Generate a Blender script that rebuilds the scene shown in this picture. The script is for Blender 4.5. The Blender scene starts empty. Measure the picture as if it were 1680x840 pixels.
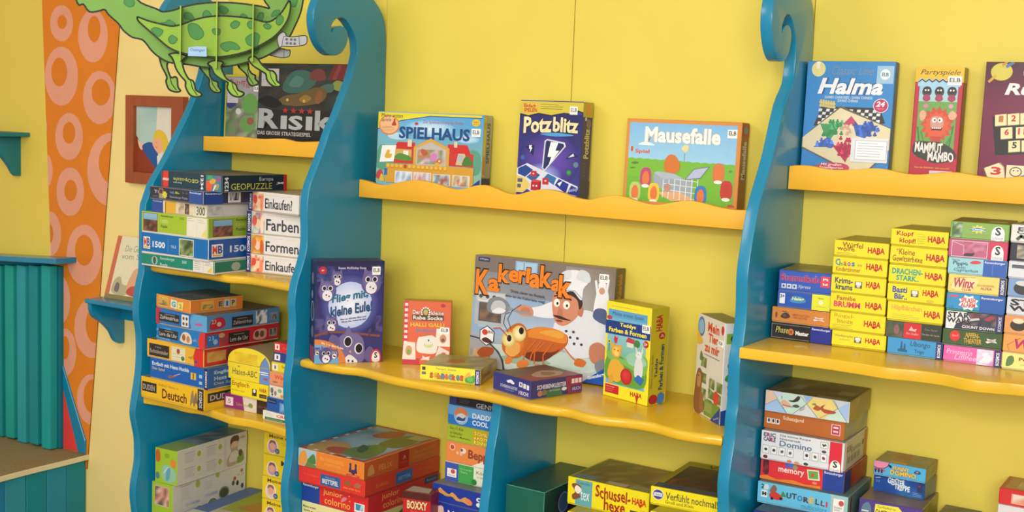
import bpy, bmesh, math, random
from mathutils import Vector, Matrix
scene = bpy.context.scene
COL = scene.collection
PI = math.pi

# ------------------------------------------------------------------ camera
cam_data = bpy.data.cameras.new("camera")
cam_data.sensor_width = 36.0
cam_data.lens = 36.0 * 2026.68 / 1680.0
cam_data.clip_start = 0.05
cam = bpy.data.objects.new("camera", cam_data)
COL.objects.link(cam)
cam.matrix_world = Matrix([[0.842037, -0.09221, 0.531479, 0], [0.537993, 0.071951, -0.839873, -2.7], [0.039204, 0.993137, 0.110194, 1.6], [0, 0, 0, 1]])
scene.camera = cam

# ------------------------------------------------------------------ world, lamps, exposure
scene.view_settings.view_transform = 'Standard'
scene.view_settings.look = 'None'
scene.view_settings.exposure = 0.28
scene.view_settings.gamma = 1.0
scene.view_settings.use_curve_mapping = False
world = bpy.data.worlds.new("room_light")
scene.world = world
world.use_nodes = True
wn = world.node_tree.nodes
wn['Background'].inputs[0].default_value = (1.0, 0.96, 0.88, 1)
wn['Background'].inputs[1].default_value = 0.44

def area(name, loc, target, size, size_y, power, col=(1, 1, 1)):
    d = bpy.data.lights.new(name, 'AREA')
    d.shape = 'RECTANGLE'
    d.size, d.size_y, d.energy, d.color = size, size_y, power, col
    o = bpy.data.objects.new(name, d)
    o.location = loc
    o.rotation_euler = (Vector(target) - Vector(loc)).to_track_quat('-Z', 'Y').to_euler()
    COL.objects.link(o)
    return o
area("shop_window_light", (0.2, -4.3, 2.05), (-1.6, 0, 1.15), 2.6, 1.2, 105, (1.0, 0.97, 0.92))
area("rim_highlight_light", (-0.25, -2.75, 2.05), (-1.4, 0, 1.2), 0.16, 0.1, 7, (1.0, 0.98, 0.94))  # small light added above the camera for glints on panel rims and shelf edges
area("ceiling_lamp_light", (-2.4, -1.9, 2.50), (-2.4, -0.9, 0), 1.2, 0.8, 16, (1.0, 0.96, 0.88))

# ------------------------------------------------------------------ materials
def lin(c):
    return c / 12.92 if c <= 0.04045 else ((c + 0.055) / 1.055) ** 2.4
def rgb(h):
    return tuple(lin(int(h[i:i + 2], 16) / 255.0) for i in (0, 2, 4)) + (1.0,)
def material(name, hexcol, rough=0.5, var=0.06, scale=9.0, bump=0.0, coat=0.0, bscale=120.0, attr=False, spec=0.5):
    m = bpy.data.materials.new(name)
    m.use_nodes = True
    nt = m.node_tree
    b = nt.nodes['Principled BSDF']
    tc = nt.nodes.new('ShaderNodeTexCoord')
    nz = nt.nodes.new('ShaderNodeTexNoise')
    nz.inputs['Scale'].default_value = scale
    nz.inputs['Detail'].default_value = 4
    nt.links.new(tc.outputs['Object'], nz.inputs['Vector'])
    mr = nt.nodes.new('ShaderNodeMapRange')
    mr.inputs['From Min'].default_value = 0.25
    mr.inputs['From Max'].default_value = 0.75
    mr.inputs['To Min'].default_value = 1 - var
    mr.inputs['To Max'].default_value = 1 + var
    nt.links.new(nz.outputs['Fac'], mr.inputs['Value'])
    vm = nt.nodes.new('ShaderNodeVectorMath')
    vm.operation = 'SCALE'
    if attr:
        a = nt.nodes.new('ShaderNodeVertexColor')
        a.layer_name = 'print'
        nt.links.new(a.outputs['Color'], vm.inputs[0])
    else:
        vm.inputs[0].default_value = rgb(hexcol)[:3]
    nt.links.new(mr.outputs['Result'], vm.inputs['Scale'])
    nt.links.new(vm.outputs['Vector'], b.inputs['Base Color'])
    b.inputs['Roughness'].default_value = rough
    b.inputs['Specular IOR Level'].default_value = spec
    if coat:
        b.inputs['Coat Weight'].default_value = coat
        b.inputs['Coat Roughness'].default_value = 0.12
    if bump:
        n2 = nt.nodes.new('ShaderNodeTexNoise')
        n2.inputs['Scale'].default_value = bscale
        n2.inputs['Detail'].default_value = 3
        nt.links.new(tc.outputs['Object'], n2.inputs['Vector'])
        bp = nt.nodes.new('ShaderNodeBump')
        bp.inputs['Strength'].default_value = bump
        bp.inputs['Distance'].default_value = 0.002
        nt.links.new(n2.outputs['Fac'], bp.inputs['Height'])
        nt.links.new(bp.outputs['Normal'], b.inputs['Normal'])
    return m
M_PRINT = material('printed_card', 'ffffff', 0.38, 0.03, 60, attr=True, spec=0.45)
M_BOARD = material('cut_cardboard', 'ffffff', 0.55, 0.03, 40, attr=True, spec=0.3)
M_BLUE = material('blue_lacquered_wood', '077ea6', 0.3, 0.05, 5, 0.08, 0.3, 160)
M_YELLOW = material('yellow_shelf_lacquer', 'd8ae26', 0.3, 0.05, 6, 0.06, 0.25, 90)
M_LEDGE = material('orange_yellow_ledge_paint', 'ecb02c', 0.42, 0.04, 6, 0.1, 0.0, 120)
M_BACK = material('yellow_back_panel_paint', 'dac84e', 0.5, 0.05, 3, 0.12, 0.0, 60)
M_WALL = material('pale_yellow_wall_paint', 'f0d88c', 0.7, 0.05, 2.5, 0.15, 0.0, 40)
M_WALL2 = material('ochre_yellow_wall_paint', 'e6cc55', 0.7, 0.06, 2.5, 0.15, 0.0, 40)
M_FLOOR = material('floor_covering', '9a7f5c', 0.7, 0.1, 8, 0.1)
M_CEIL = material('ceiling_paint', 'f2efe6', 0.9, 0.02, 4)
M_CARPET = material('brown_counter_felt', '8f7a50', 0.95, 0.16, 140, 0.5, 0.0, 400)
M_TRIM = material('pale_edge_strip', 'd9cda4', 0.5, 0.04, 8)
M_TEAL = material('teal_painted_wood', '0c7f8e', 0.5, 0.08, 7, 0.12)
M_RED = material('red_painted_board', 'dd3c36', 0.55, 0.08, 9, 0.1)
M_FRAME = material('red_brown_frame_wood', '9a4a22', 0.55, 0.14, 14, 0.2)
M_THREAD = material('nylon_thread', 'd8d8d0', 0.3, 0.0)

# ------------------------------------------------------------------ object helpers
def link(name, bm, mat, parent=None, smooth=None):
    me = bpy.data.meshes.new(name)
    bm.normal_update()
    bm.to_mesh(me)
    bm.free()
    me.materials.append(mat)
    o = bpy.data.objects.new(name, me)
    COL.objects.link(o)
    if parent is not None:
        o.parent = parent
    if smooth is not None:
        me.shade_smooth()
        try:
            me.set_sharp_from_angle(angle=math.radians(smooth))
        except Exception:
            pass
    return o
def tag(o, label=None, cat=None, group=None, kind=None):
    if label: o['label'] = label
    if cat: o['category'] = cat
    if group: o['group'] = group
    if kind: o['kind'] = kind
    return o
def empty(name, loc=(0, 0, 0), rz=0.0, rx=0.0):
    o = bpy.data.objects.new(name, None)
    o.location = loc
    o.rotation_euler = (rx, 0, rz)
    o.empty_display_size = 0.05
    COL.objects.link(o)
    return o
def add_box(bm, x0, y0, z0, x1, y1, z1, bev=0.0, seg=2):
    r = bmesh.ops.create_cube(bm, size=1.0)
    vs = r['verts']
    for v in vs:
        v.co = Vector((x0 + (v.co.x + .5) * (x1 - x0), y0 + (v.co.y + .5) * (y1 - y0), z0 + (v.co.z + .5) * (z1 - z0)))
    if bev:
        es = list({e for v in vs for e in v.link_edges})
        bmesh.ops.bevel(bm, geom=es, offset=bev, segments=seg, affect='EDGES', profile=0.6)
def smooth_line(pts, n=5, closed=False):
    out = []
    N = len(pts)
    rng = range(N) if closed else range(N - 1)
    for i in rng:
        g = lambda k: Vector(pts[k % N]) if closed else Vector(pts[max(0, min(N - 1, k))])
        p0, p1, p2, p3 = g(i - 1), g(i), g(i + 1), g(i + 2)
        for j in range(n):
            t = j / n
            out.append(tuple(0.5 * ((2 * p1) + (p2 - p0) * t + (2 * p0 - 5 * p1 + 4 * p2 - p3) * t * t + (3 * p1 - p0 - 3 * p2 + p3) * t ** 3)))
    if not closed:
        out.append(tuple(pts[-1]))
    return out
def add_prism(bm, pts, to3, thick_vec, bev=0.0, seg=3):
    """closed outline pts (2D) mapped by to3, extruded along thick_vec; rounded along the rim"""
    vs = [bm.verts.new(to3(*p)) for p in pts]
    f = bm.faces.new(vs)
    r = bmesh.ops.extrude_face_region(bm, geom=[f])
    nv = [g for g in r['geom'] if isinstance(g, bmesh.types.BMVert)]
    nf = [g for g in r['geom'] if isinstance(g, bmesh.types.BMFace)]
    for v in nv:
        v.co += Vector(thick_vec)
    bmesh.ops.recalc_face_normals(bm, faces=bm.faces)
    if bev:
        es = list({e for ff in [f] + nf for e in ff.edges})
        bmesh.ops.bevel(bm, geom=es, offset=bev, segments=seg, affect='EDGES', profile=0.5, clamp_overlap=True)
    big = [ff for ff in bm.faces if len(ff.verts) > 4]
    bmesh.ops.triangulate(bm, faces=big, ngon_method='EAR_CLIP')

# ------------------------------------------------------------------ printed artwork (flat ink on a face)
_glyphs = {}
def glyphs(s, bold=0.0, shear=0.0, space=1.0):
    k = (s, bold, shear, space)
    if k in _glyphs:
        return _glyphs[k]
    cu = bpy.data.curves.new('lettering', 'FONT')
    cu.body = s
    cu.size = 1.0
    cu.resolution_u = 2
    cu.offset = bold
    cu.shear = shear
    cu.space_character = space
    cu.align_x = 'LEFT'
    o = bpy.data.objects.new('lettering', cu)
    COL.objects.link(o)
    dg = bpy.context.evaluated_depsgraph_get()
    me = o.evaluated_get(dg).to_mesh()
    vs = [(v.co.x, v.co.y) for v in me.vertices]
    fs = [tuple(p.vertices) for p in me.polygons]
    o.evaluated_get(dg).to_mesh_clear()
    bpy.data.objects.remove(o)
    bpy.data.curves.remove(cu)
    if not vs:
        vs, fs = [(0, 0), (1, 0), (1, 1)], []
    x0 = min(v[0] for v in vs); x1 = max(v[0] for v in vs)
    y0 = min(v[1] for v in vs); y1 = max(v[1] for v in vs)
    n = [((x - x0) / max(1e-6, x1 - x0), (y - y0) / max(1e-6, y1 - y0)) for x, y in vs]
    _glyphs[k] = (n, fs)
    return _glyphs[k]
class Ink:
    """collects coloured faces: base solids and flat ink layers"""
    def __init__(self):
        self.v, self.f, self.c = [], [], []
    def face(self, pts, col):
        b = len(self.v)
        self.v += [tuple(p) for p in pts]
        self.f.append(tuple(range(b, b + len(pts))))
        self.c.append([rgb(c) for c in col] if isinstance(col, (list, tuple)) else rgb(col))
    def mesh(self, pts, faces, col):
        b = len(self.v)
        self.v += [tuple(p) for p in pts]
        for f in faces:
            self.f.append(tuple(b + i for i in f))
            self.c.append(rgb(col))
    def build(self, name, mat, parent=None):
        me = bpy.data.meshes.new(name)
        me.from_pydata(self.v, [], self.f)
        at = me.color_attributes.new('print', 'FLOAT_COLOR', 'CORNER')
        data = []
        for f, c in zip(self.f, self.c):
            for i in range(len(f)):
                data += list(c[i % len(c)] if isinstance(c, list) else c)
        at.data.foreach_set('color', data)
        me.materials.append(mat)
        o = bpy.data.objects.new(name, me)
        COL.objects.link(o)
        if parent is not None:
            o.parent = parent
        return o
    def solid(self, bm, colfn):
        bm.normal_update()
        for f in bm.faces:
            self.face([v.co for v in f.verts], colfn(f))
        bm.free()

def clip01(pts, lo=0.0, hi=1.0):
    """keep the part of an outline that lies on the face"""
    for ax, lim, sg in ((0, lo, 1), (0, hi, -1), (1, lo, 1), (1, hi, -1)):
        out = []
        for i in range(len(pts)):
            p, q = pts[i], pts[(i + 1) % len(pts)]
            a, b = sg * (p[ax] - lim), sg * (q[ax] - lim)
            if a >= 0: out.append(p)
            if (a >= 0) != (b >= 0):
                t = a / (a - b)
                out.append((p[0] + t * (q[0] - p[0]), p[1] + t * (q[1] - p[1])))
        pts = out
        if len(pts) < 3: return []
    return pts
def outside(pts):
    return any(x < 0 or x > 1 or y < 0 or y > 1 for x, y in pts)
class Face:
    """a flat face: origin o, unit u along width W, unit v along height H, normal n"""
    def __init__(self, ink, o, u, v, W, H):
        self.k, self.o, self.u, self.v, self.W, self.H = ink, Vector(o), Vector(u), Vector(v), W, H
        self.n = self.u.cross(self.v)
        self.lay = 1
        self.clip = True
        self.used = []
    def p(self, x, y, lay=None):
        return self.o + self.u * (x * self.W) + self.v * (y * self.H) + self.n * (0.00014 * (lay or self.lay))
    def poly(self, pts, col):
        if self.clip and outside(pts):
            pts = clip01(pts)
            if not pts: return
        bm = bmesh.new()
        try:
            vs = [bm.verts.new((x * self.W, y * self.H, 0)) for x, y in pts]
            f = bm.faces.new(vs)
            f.normal_update()
            if f.normal.z < 0: f.normal_flip()
            bmesh.ops.triangulate(bm, faces=[f], ngon_method='EAR_CLIP')
            bm.verts.index_update()
            self.k.mesh([self.o + self.u * v.co.x + self.v * v.co.y + self.n * (0.00014 * self.lay) for v in bm.verts],
                        [[v.index for v in g.verts] for g in bm.faces], col)
        finally:
            bm.free()
    def reserve(self, x0, y0, x1, y1):
        """ink layer just above whatever is already printed in this region"""
        l = 1
        for a0, b0, a1, b1, q in self.used:
            if q >= l and a0 < x1 and a1 > x0 and b0 < y1 and b1 > y0:
                l = q + 1
        self.used.append((x0, y0, x1, y1, l))
        self.lay = l
        return l
    def draw(self, prims):
        for pr in prims:
            k = pr[0]
            if k in 'RGM':
                self.reserve(*pr[1:5])
            elif k in 'PSL':
                m = pr[2] if k == 'L' else 0.0
                xs = [p[0] for p in pr[1]]; ys = [p[1] for p in pr[1]]
                e = 0.04 if k == 'S' else 0.0
                mx, my = m / self.W + e * (max(xs) - min(xs)), m / self.H + e * (max(ys) - min(ys))
                self.reserve(min(xs) - mx, min(ys) - my, max(xs) + mx, max(ys) + my)
            elif k in 'ED':
                r = 0 if k == 'D' else max(pr[3] * self.W, pr[4] * self.H) if len(pr) > 6 and pr[6] else 0
                rx, ry = (r / self.W, r / self.H) if r else (pr[3], pr[4])
                self.reserve(pr[1] - rx, pr[2] - ry, pr[1] + rx, pr[2] + ry)
            if k == 'R':
                _, x0, y0, x1, y1, c = pr
                self.k.face([self.p(x0, y0), self.p(x1, y0), self.p(x1, y1), self.p(x0, y1)], c)
            elif k == 'G':
                _, x0, y0, x1, y1, c = pr
                self.k.face([self.p(x0, y0), self.p(x1, y0), self.p(x1, y1), self.p(x0, y1)], c)
            elif k == 'P':
                self.poly(pr[1], pr[2])
            elif k == 'S':                                   # smooth closed blob
                self.poly([(a, b) for a, b in smooth_line([(x, y) for x, y in pr[1]], 4, True)], pr[2])
            elif k == 'E':
                _, cx, cy, rx, ry, c = pr[:6]
                a0 = pr[6] if len(pr) > 6 else 0.0
                n = 20
                # rx as a fraction of width, ry as a fraction of height; turned by a0 in true proportions
                P = []
                for i in range(n):
                    a = 2 * PI * i / n
                    X, Y = rx * self.W * math.cos(a), ry * self.H * math.sin(a)
                    P.append((cx + (X * math.cos(a0) - Y * math.sin(a0)) / self.W, cy + (X * math.sin(a0) + Y * math.cos(a0)) / self.H))
                self.poly(P, c)
            elif k == 'D':                                   # disc blending from one ink to another towards its rim
                _, cx, cy, rx, ry, ci, co = pr[:7]
                ox, oy = pr[7:9] if len(pr) > 8 else (0, 0)
                n = 24
                ring = lambda t: [(cx + ox * rx * (1 - t) + rx * t * math.cos(2 * PI * i / n), cy + oy * ry * (1 - t) + ry * t * math.sin(2 * PI * i / n)) for i in range(n)]
                if self.clip and outside(ring(1.0)):
                    self.poly(ring(1.0), co)
                else:
                    mid = '%02x%02x%02x' % tuple((int(ci[j:j + 2], 16) * 6 + int(co[j:j + 2], 16) * 4) // 10 for j in (0, 2, 4))
                    r1, r2, c0 = ring(.55), ring(1.0), (cx + ox * rx, cy + oy * ry)
                    for i in range(n):
                        j = (i + 1) % n
                        self.k.face([self.p(*c0), self.p(*r1[i]), self.p(*r1[j])], [ci, mid, mid])
                        self.k.face([self.p(*r1[i]), self.p(*r2[i]), self.p(*r2[j]), self.p(*r1[j])], [mid, co, co, mid])
            elif k == 'L':                                   # stroke along points, width w in metres
                _, pts, w, c = pr
                q = [Vector((x * self.W, y * self.H)) for x, y in pts]
                for i in range(len(q) - 1):
                    d = q[i + 1] - q[i]
                    if d.length < 1e-7: continue
                    d.normalize()
                    nn = Vector((-d.y, d.x)) * w / 2
                    e = d * w * 0.25
                    Q = [(a.x / self.W, a.y / self.H) for a in (q[i] - nn - e, q[i + 1] - nn + e, q[i + 1] + nn + e, q[i] + nn - e)]
                    if self.clip and outside(Q): Q = clip01(Q)
                    if Q: self.k.face([self.p(a, b) for a, b in Q], c)
            elif k == 'M':                                   # mottled picture: grid of blended colours
                _, x0, y0, x1, y1, cols, nx, ny, seed = pr
                rnd = random.Random(seed)
                g = [[rnd.choice(cols) for _ in range(nx + 1)] for _ in range(ny + 1)]
                for j in range(ny):
                    for i in range(nx):
                        a0, a1 = x0 + (x1 - x0) * i / nx, x0 + (x1 - x0) * (i + 1) / nx
                        b0, b1 = y0 + (y1 - y0) * j / ny, y0 + (y1 - y0) * (j + 1) / ny
                        self.k.face([self.p(a0, b0), self.p(a1, b0), self.p(a1, b1), self.p(a0, b1)],
                                    [g[j][i], g[j][i + 1], g[j + 1][i + 1], g[j + 1][i]])
            elif k == 'T':                                   # lettering fitted into a rectangle
                _, s, x0, y0, x1, y1, c = pr[:7]
                kw = pr[7] if len(pr) > 7 else {}
                rot = kw.get('rot', 0)
                arc = kw.get('arc', 0.0)
                sl = kw.get('slope', 0.0)
                wob = kw.get('wob', 0.0)
                passes = []
                if 'out' in kw:
                    passes.append((kw['out'], 0.08, kw.get('ow', 0.05)))
                passes.append((c, min(0.036, kw.get('b', 0.0)), 0.0))
                for col, bo, gr in passes:
                    gx, gy = .1 * abs(x1 - x0), .12 * abs(y1 - y0) + abs(sl) + abs(arc)
                    self.reserve(x0 - gx, y0 - gy, x1 + gx, y1 + gy)
                    vs, fs = glyphs(s, bo, kw.get('sh', 0.0), kw.get('sp', 1.0))
                    P = []
                    ex = gr * 0.55 * abs(y1 - y0) * self.H / self.W if rot in (0, 180) else gr * .55 * abs(x1 - x0)
                    ey = gr * 0.9 * abs(y1 - y0) if rot in (0, 180) else gr * .3 * abs(y1 - y0)
                    X0, X1, Y0, Y1 = x0 - ex, x1 + ex, y0 - ey, y1 + ey
                    for a, b in vs:
                        if wob:
                            b = b + wob * math.sin(a * len(s) * 2.1)
                        if rot == 90: a, b = 1 - b, a
                        elif rot == -90: a, b = b, 1 - a
                        elif rot == 180: a, b = 1 - a, 1 - b
                        P.append((X0 + a * (X1 - X0), Y0 + b * (Y1 - Y0) + arc * 4 * a * (1 - a) + sl * a))
                    if self.clip and outside(P):
                        for f in fs:
                            Q = clip01([P[i] for i in f])
                            if Q: self.k.face([self.p(a, b) for a, b in Q], col)
                    else:
                        self.k.mesh([self.p(a, b) for a, b in P], fs, col)
        return self

def box_faces(ink, w, d, h):
    return {
        'F': Face(ink, (0, 0, 0), (1, 0, 0), (0, 0, 1), w, h),
        'R': Face(ink, (w, 0, 0), (0, 1, 0), (0, 0, 1), d, h),
        'L': Face(ink, (0, d, 0), (0, -1, 0), (0, 0, 1), d, h),
        'T': Face(ink, (0, 0, h), (1, 0, 0), (0, 1, 0), w, d),
    }
def carton(ink, w, d, h, cols, z0=0.0, inset=0.0, edge=None, bev=0.0012):
    """a card box with softly worn edges; cols by face"""
    bm = bmesh.new()
    add_box(bm, inset, inset, z0, w - inset, d - inset, h, bev, 1)
    bm.normal_update()
    dflt = cols.get('F')
    def cf(f):
        n = f.normal
        if n.y < -.9: return cols.get('F', dflt)
        if n.x > .9: return cols.get('R', dflt)
        if n.x < -.9: return cols.get('L', dflt)
        if n.z > .9: return cols.get('T', dflt)
        if n.y > .9: return cols.get('K', dflt)
        if n.z < -.9: return cols.get('B', 'b8b09a')
        return edge or (cols.get('F', dflt) if n.y < -.3 else cols.get('R', dflt) if n.x > .3 else cols.get('T', dflt))
    ink.solid(bm, cf)
POSE = {
    'A1': (-2.72, -0.347, 1.1525, -0.0043, 0.2885, 0.19, 0.0352, 0.0),
    'A2': (-2.72, -0.347, 1.1877, -0.0378, 0.2753, 0.19, 0.0595, 0.0),
    'A3': (-2.72, -0.3469, 1.2472, -0.0444, 0.2748, 0.19, 0.0574, 0.0),
    'A4': (-2.6794, -0.3469, 1.3046, -0.0582, 0.2303, 0.19, 0.0368, 0.0),
    'A5': (-2.6871, -0.3469, 1.3414, -0.1407, 0.2485, 0.19, 0.0355, 0.0),
    'A6': (-2.6396, -0.3469, 1.3769, -0.0666, 0.2499, 0.2303, 0.0448, 0.0),
    'B4': (-2.4318, -0.2301, 1.1525, 0.0825, 0.2, 0.2, 0.0504, 0.0),
    'B3': (-2.4316, -0.23, 1.2029, 0.0763, 0.2, 0.2, 0.056, 0.0),
    'B2': (-2.4309, -0.23, 1.2589, 0.0796, 0.2, 0.2, 0.0629, 0.0),
    'B1': (-2.4252, -0.23, 1.3218, -0.0896, 0.2, 0.2, 0.0549, 0.0),
    'C1': (-2.72, -0.3449, 0.774, -0.0299, 0.2603, 0.22, 0.0608, 0.0),
    'C2': (-2.6838, -0.3444, 0.8348, -0.0349, 0.2392, 0.22, 0.059, 0.0),
    'C3': (-2.6965, -0.3447, 0.8938, -0.0362, 0.2352, 0.22, 0.0524, 0.0),
    'C4': (-2.6585, -0.3448, 0.9462, -0.0829, 0.2084, 0.2667, 0.0469, 0.0),
    'C5': (-2.6602, -0.3448, 0.9931, -0.0671, 0.2158, 0.2629, 0.0465, 0.0),
    'C6': (-2.6604, -0.3444, 1.0396, -0.1429, 0.1612, 0.1753, 0.0373, 0.0),
    'D1': (-2.4577, -0.2801, 0.774, 0.0566, 0.168, 0.13, 0.0406, 0.0),
    'D2': (-2.4336, -0.2798, 0.8146, -0.0177, 0.1434, 0.13, 0.0453, 0.0),
    'D3': (-2.4458, -0.2799, 0.8598, -0.0022, 0.1605, 0.13, 0.0461, 0.0),
    'E1': (-2.2826, -0.3101, 0.774, 0.0028, 0.1026, 0.14, 0.0263, 0.0),
    'E2': (-2.2691, -0.3099, 0.8003, -0.0709, 0.0891, 0.14, 0.0388, 0.0),
    'E3': (-2.2611, -0.3099, 0.8391, -0.0642, 0.0811, 0.14, 0.0327, 0.0),
    'E4': (-2.2606, -0.31, 0.8718, 0.0173, 0.0806, 0.14, 0.0372, 0.0),
    'E5': (-2.2548, -0.31, 0.909, -0.0391, 0.0748, 0.14, 0.0273, 0.0),
    'E6': (-2.2476, -0.31, 0.9363, 0.0576, 0.0676, 0.14, 0.0267, 0.0),
    'E7': (-2.2472, -0.31, 0.963, -0.0099, 0.0672, 0.14, 0.0266, 0.0),
    'F2': (-2.6991, -0.3098, 0.5218, 0.0638, 0.0842, 0.297, 0.1023, 0.0),
    'F1': (-2.7121, -0.3098, 0.36, 0.02, 0.0842, 0.297, 0.1618, 0.0),
    'G1': (-2.3816, -0.1997, 0.6393, 0.05, 0.16, 0.1859, 0.0636, 0.0),
    'G2': (-2.3819, -0.2, 0.5751, 0.05, 0.16, 0.1863, 0.0641, 0.0),
    'G3': (-2.3853, -0.2, 0.5093, 0.05, 0.16, 0.1863, 0.0658, 0.0),
    'H1': (-2.139, -0.3251, 0.6792, -0.0148, 0.2226, 0.3171, 0.0476, 0.0),
    'H2': (-2.139, -0.3232, 0.6339, -0.0107, 0.2251, 0.3152, 0.0453, 0.0),
    'H3': (-2.139, -0.3077, 0.5799, -0.0178, 0.2259, 0.2998, 0.054, 0.0),
    'X': (-1.7929, -0.3265, 0.5, 0.2417, 0.0745, 0.0541, 0.1784, 0.0),
    'I1': (-1.7371, -0.2199, 0.8874, 0.0, 0.135, 0.17, 0.0235, 0.0),
    'I2': (-1.7405, -0.22, 0.8367, 0.0, 0.135, 0.17, 0.0507, 0.0),
    'I3': (-1.7406, -0.22, 0.7934, 0.0, 0.135, 0.17, 0.0433, 0.0),
    'I4': (-1.7422, -0.22, 0.7407, 0.0, 0.135, 0.17, 0.0527, 0.0),
    'I5': (-1.7432, -0.22, 0.6924, 0.0, 0.135, 0.17, 0.0483, 0.0),
    'I6': (-1.7521, -0.2599, 0.6463, 0.0, 0.168, 0.2, 0.0462, 0.0),
    'I7': (-1.7532, -0.26, 0.5, 0.0, 0.168, 0.2, 0.1463, 0.0),
    'J1': (-1.5335, -0.2616, 0.6, 0.0007, 0.1069, 0.2539, 0.1312, 0.0),
    'J2': (-1.3943, -0.2097, 0.6992, -0.0087, 0.2145, 0.2018, 0.0668, 0.0),
    'J3': (-1.3649, -0.2586, 0.6, 0.05, 0.22, 0.24, 0.0992, 0.0),
    'J4': (-1.1523, -0.2648, 0.761, 0.0693, 0.1823, 0.2425, 0.0419, 0.0),
    'J5': (-1.1302, -0.308, 0.6, 0.0, 0.1602, 0.3, 0.161, 0.0),
    'K1': (-0.9279, -0.1901, 0.9964, 0.0407, 0.182, 0.175, 0.0454, 0.0),
    'K1b': (-0.9341, -0.1737, 0.9548, 0.0052, 0.1777, 0.1648, 0.0416, 0.0),
    'K2': (-0.9293, -0.1959, 0.8913, 0.031, 0.1807, 0.1824, 0.0635, 0.0),
    'K3': (-0.9314, -0.1837, 0.8437, 0.0212, 0.184, 0.1718, 0.0476, 0.0),
    'K4': (-0.9278, -0.2031, 0.7963, 0.0381, 0.1959, 0.1878, 0.0474, 0.0),
    'K5': (-0.9132, -0.258, 0.752, 0.0, 0.188, 0.25, 0.0443, 0.0),
    'L1': (-0.7082, -0.1092, 0.8783, 0.0078, 0.1087, 0.1006, 0.0312, 0.0),
    'L2': (-0.7129, -0.0842, 0.8374, -0.0731, 0.1097, 0.0764, 0.0409, 0.0),
    'L3': (-0.7184, -0.1625, 0.752, 0.0353, 0.1302, 0.15, 0.0854, 0.0),
    'M1': (-0.4529, -0.1137, 0.867, 0.0103, 0.15, 0.1044, 0.0341, 0.0),
    'spiel': (-2.1039, -0.0795, 1.3903, 0.0636, 0.329, 0.0438, 0.2167, 0.03),
    'potz': (-1.6532, -0.0817, 1.3907, 0.0598, 0.1747, 0.0553, 0.2579, 0.03),
    'maus': (-1.3641, -0.0606, 1.3904, -0.0, 0.2917, 0.0458, 0.2224, 0.03),
    'halma': (-0.934, -0.0473, 1.4876, 0.02, 0.192, 0.03, 0.2648, 0.02),
    'mambo': (-0.6967, -0.0522, 1.4877, 0.0225, 0.0971, 0.0367, 0.2542, 0.02),
    'rummi': (-0.5597, -0.0435, 1.4876, 0.0, 0.2, 0.03, 0.2662, 0.02),
    'risiko': (-2.5688, -0.0561, 1.4882, 0.0, 0.395, 0.04, 0.2441, 0.03),
    'green': (-2.716, -0.0435, 1.4879, 0.0, 0.138, 0.03, 0.2104, 0.03),
    'owl': (-2.0725, -0.3482, 0.961, 0.9194, 0.178, 0.07, 0.2633, 0.0),
    'rabe': (-1.9062, -0.1969, 0.961, 0.5848, 0.1229, 0.04, 0.1658, 0.0),
    'schneck': (-1.7564, -0.3211, 0.961, 0.3185, 0.1524, 0.1519, 0.0384, 0.0),
    'scheib': (-1.5686, -0.2834, 0.961, -0.2959, 0.1348, 0.1646, 0.0434, 0.0),
    'kaker': (-1.7681, -0.094, 0.9642, 0.0469, 0.3991, 0.0531, 0.2863, 0.05),
    'teddy': (-1.3421, -0.1546, 0.961, -0.278, 0.1407, 0.0633, 0.2257, 0.0),
    'tier': (-1.1094, -0.1531, 0.961, -0.7436, 0.1428, 0.06, 0.2229, 0.0),
    'N4': (-0.9306, -0.175, 1.1535, 0.0266, 0.1324, 0.165, 0.0357, 0.0),
    'N3': (-0.9307, -0.175, 1.1892, 0.0259, 0.1258, 0.165, 0.0332, 0.0),
    'N2': (-0.9202, -0.175, 1.2224, 0.09, 0.1145, 0.1594, 0.0353, 0.0),
    'N1': (-0.9202, -0.1752, 1.2578, 0.09, 0.1152, 0.1595, 0.045, 0.0),
    'O6': (-0.7969, -0.175, 1.1535, 0.0555, 0.1119, 0.155, 0.034, 0.0),
    'O5': (-0.8035, -0.175, 1.1875, 0.0278, 0.1154, 0.155, 0.0398, 0.0),
    'O4': (-0.8054, -0.175, 1.2273, 0.0295, 0.115, 0.155, 0.0389, 0.0),
    'O3': (-0.8061, -0.175, 1.2661, 0.0387, 0.1131, 0.155, 0.0387, 0.0),
    'O2': (-0.8055, -0.175, 1.3048, 0.0251, 0.1129, 0.155, 0.0372, 0.0),
    'O1': (-0.8047, -0.175, 1.342, 0.025, 0.1128, 0.155, 0.0352, 0.0),
    'P7': (-0.6807, -0.175, 1.1535, 0.0283, 0.1089, 0.155, 0.0348, 0.0),
    'P6': (-0.6864, -0.175, 1.1883, 0.0504, 0.11, 0.155, 0.0333, 0.0),
    'P5': (-0.6858, -0.175, 1.2217, 0.062, 0.1101, 0.155, 0.0395, 0.0),
    'P4': (-0.6886, -0.175, 1.2612, 0.0321, 0.1126, 0.155, 0.0372, 0.0),
    'P3': (-0.6885, -0.175, 1.2984, 0.0346, 0.1121, 0.155, 0.0383, 0.0),
    'P2': (-0.6886, -0.175, 1.3368, 0.0173, 0.1126, 0.155, 0.0381, 0.0),
    'P1': (-0.6893, -0.175, 1.3748, 0.0031, 0.1132, 0.155, 0.0354, 0.0),
    'Q8': (-0.5691, -0.175, 1.1535, 0.0405, 0.1097, 0.155, 0.033, 0.0),
    'Q7': (-0.5732, -0.175, 1.1865, 0.09, 0.1122, 0.155, 0.0334, 0.0),
    'Q6': (-0.5707, -0.175, 1.2198, 0.09, 0.1088, 0.155, 0.0368, 0.0),
    'Q5': (-0.5709, -0.175, 1.2566, 0.09, 0.1095, 0.155, 0.0357, 0.0),
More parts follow.
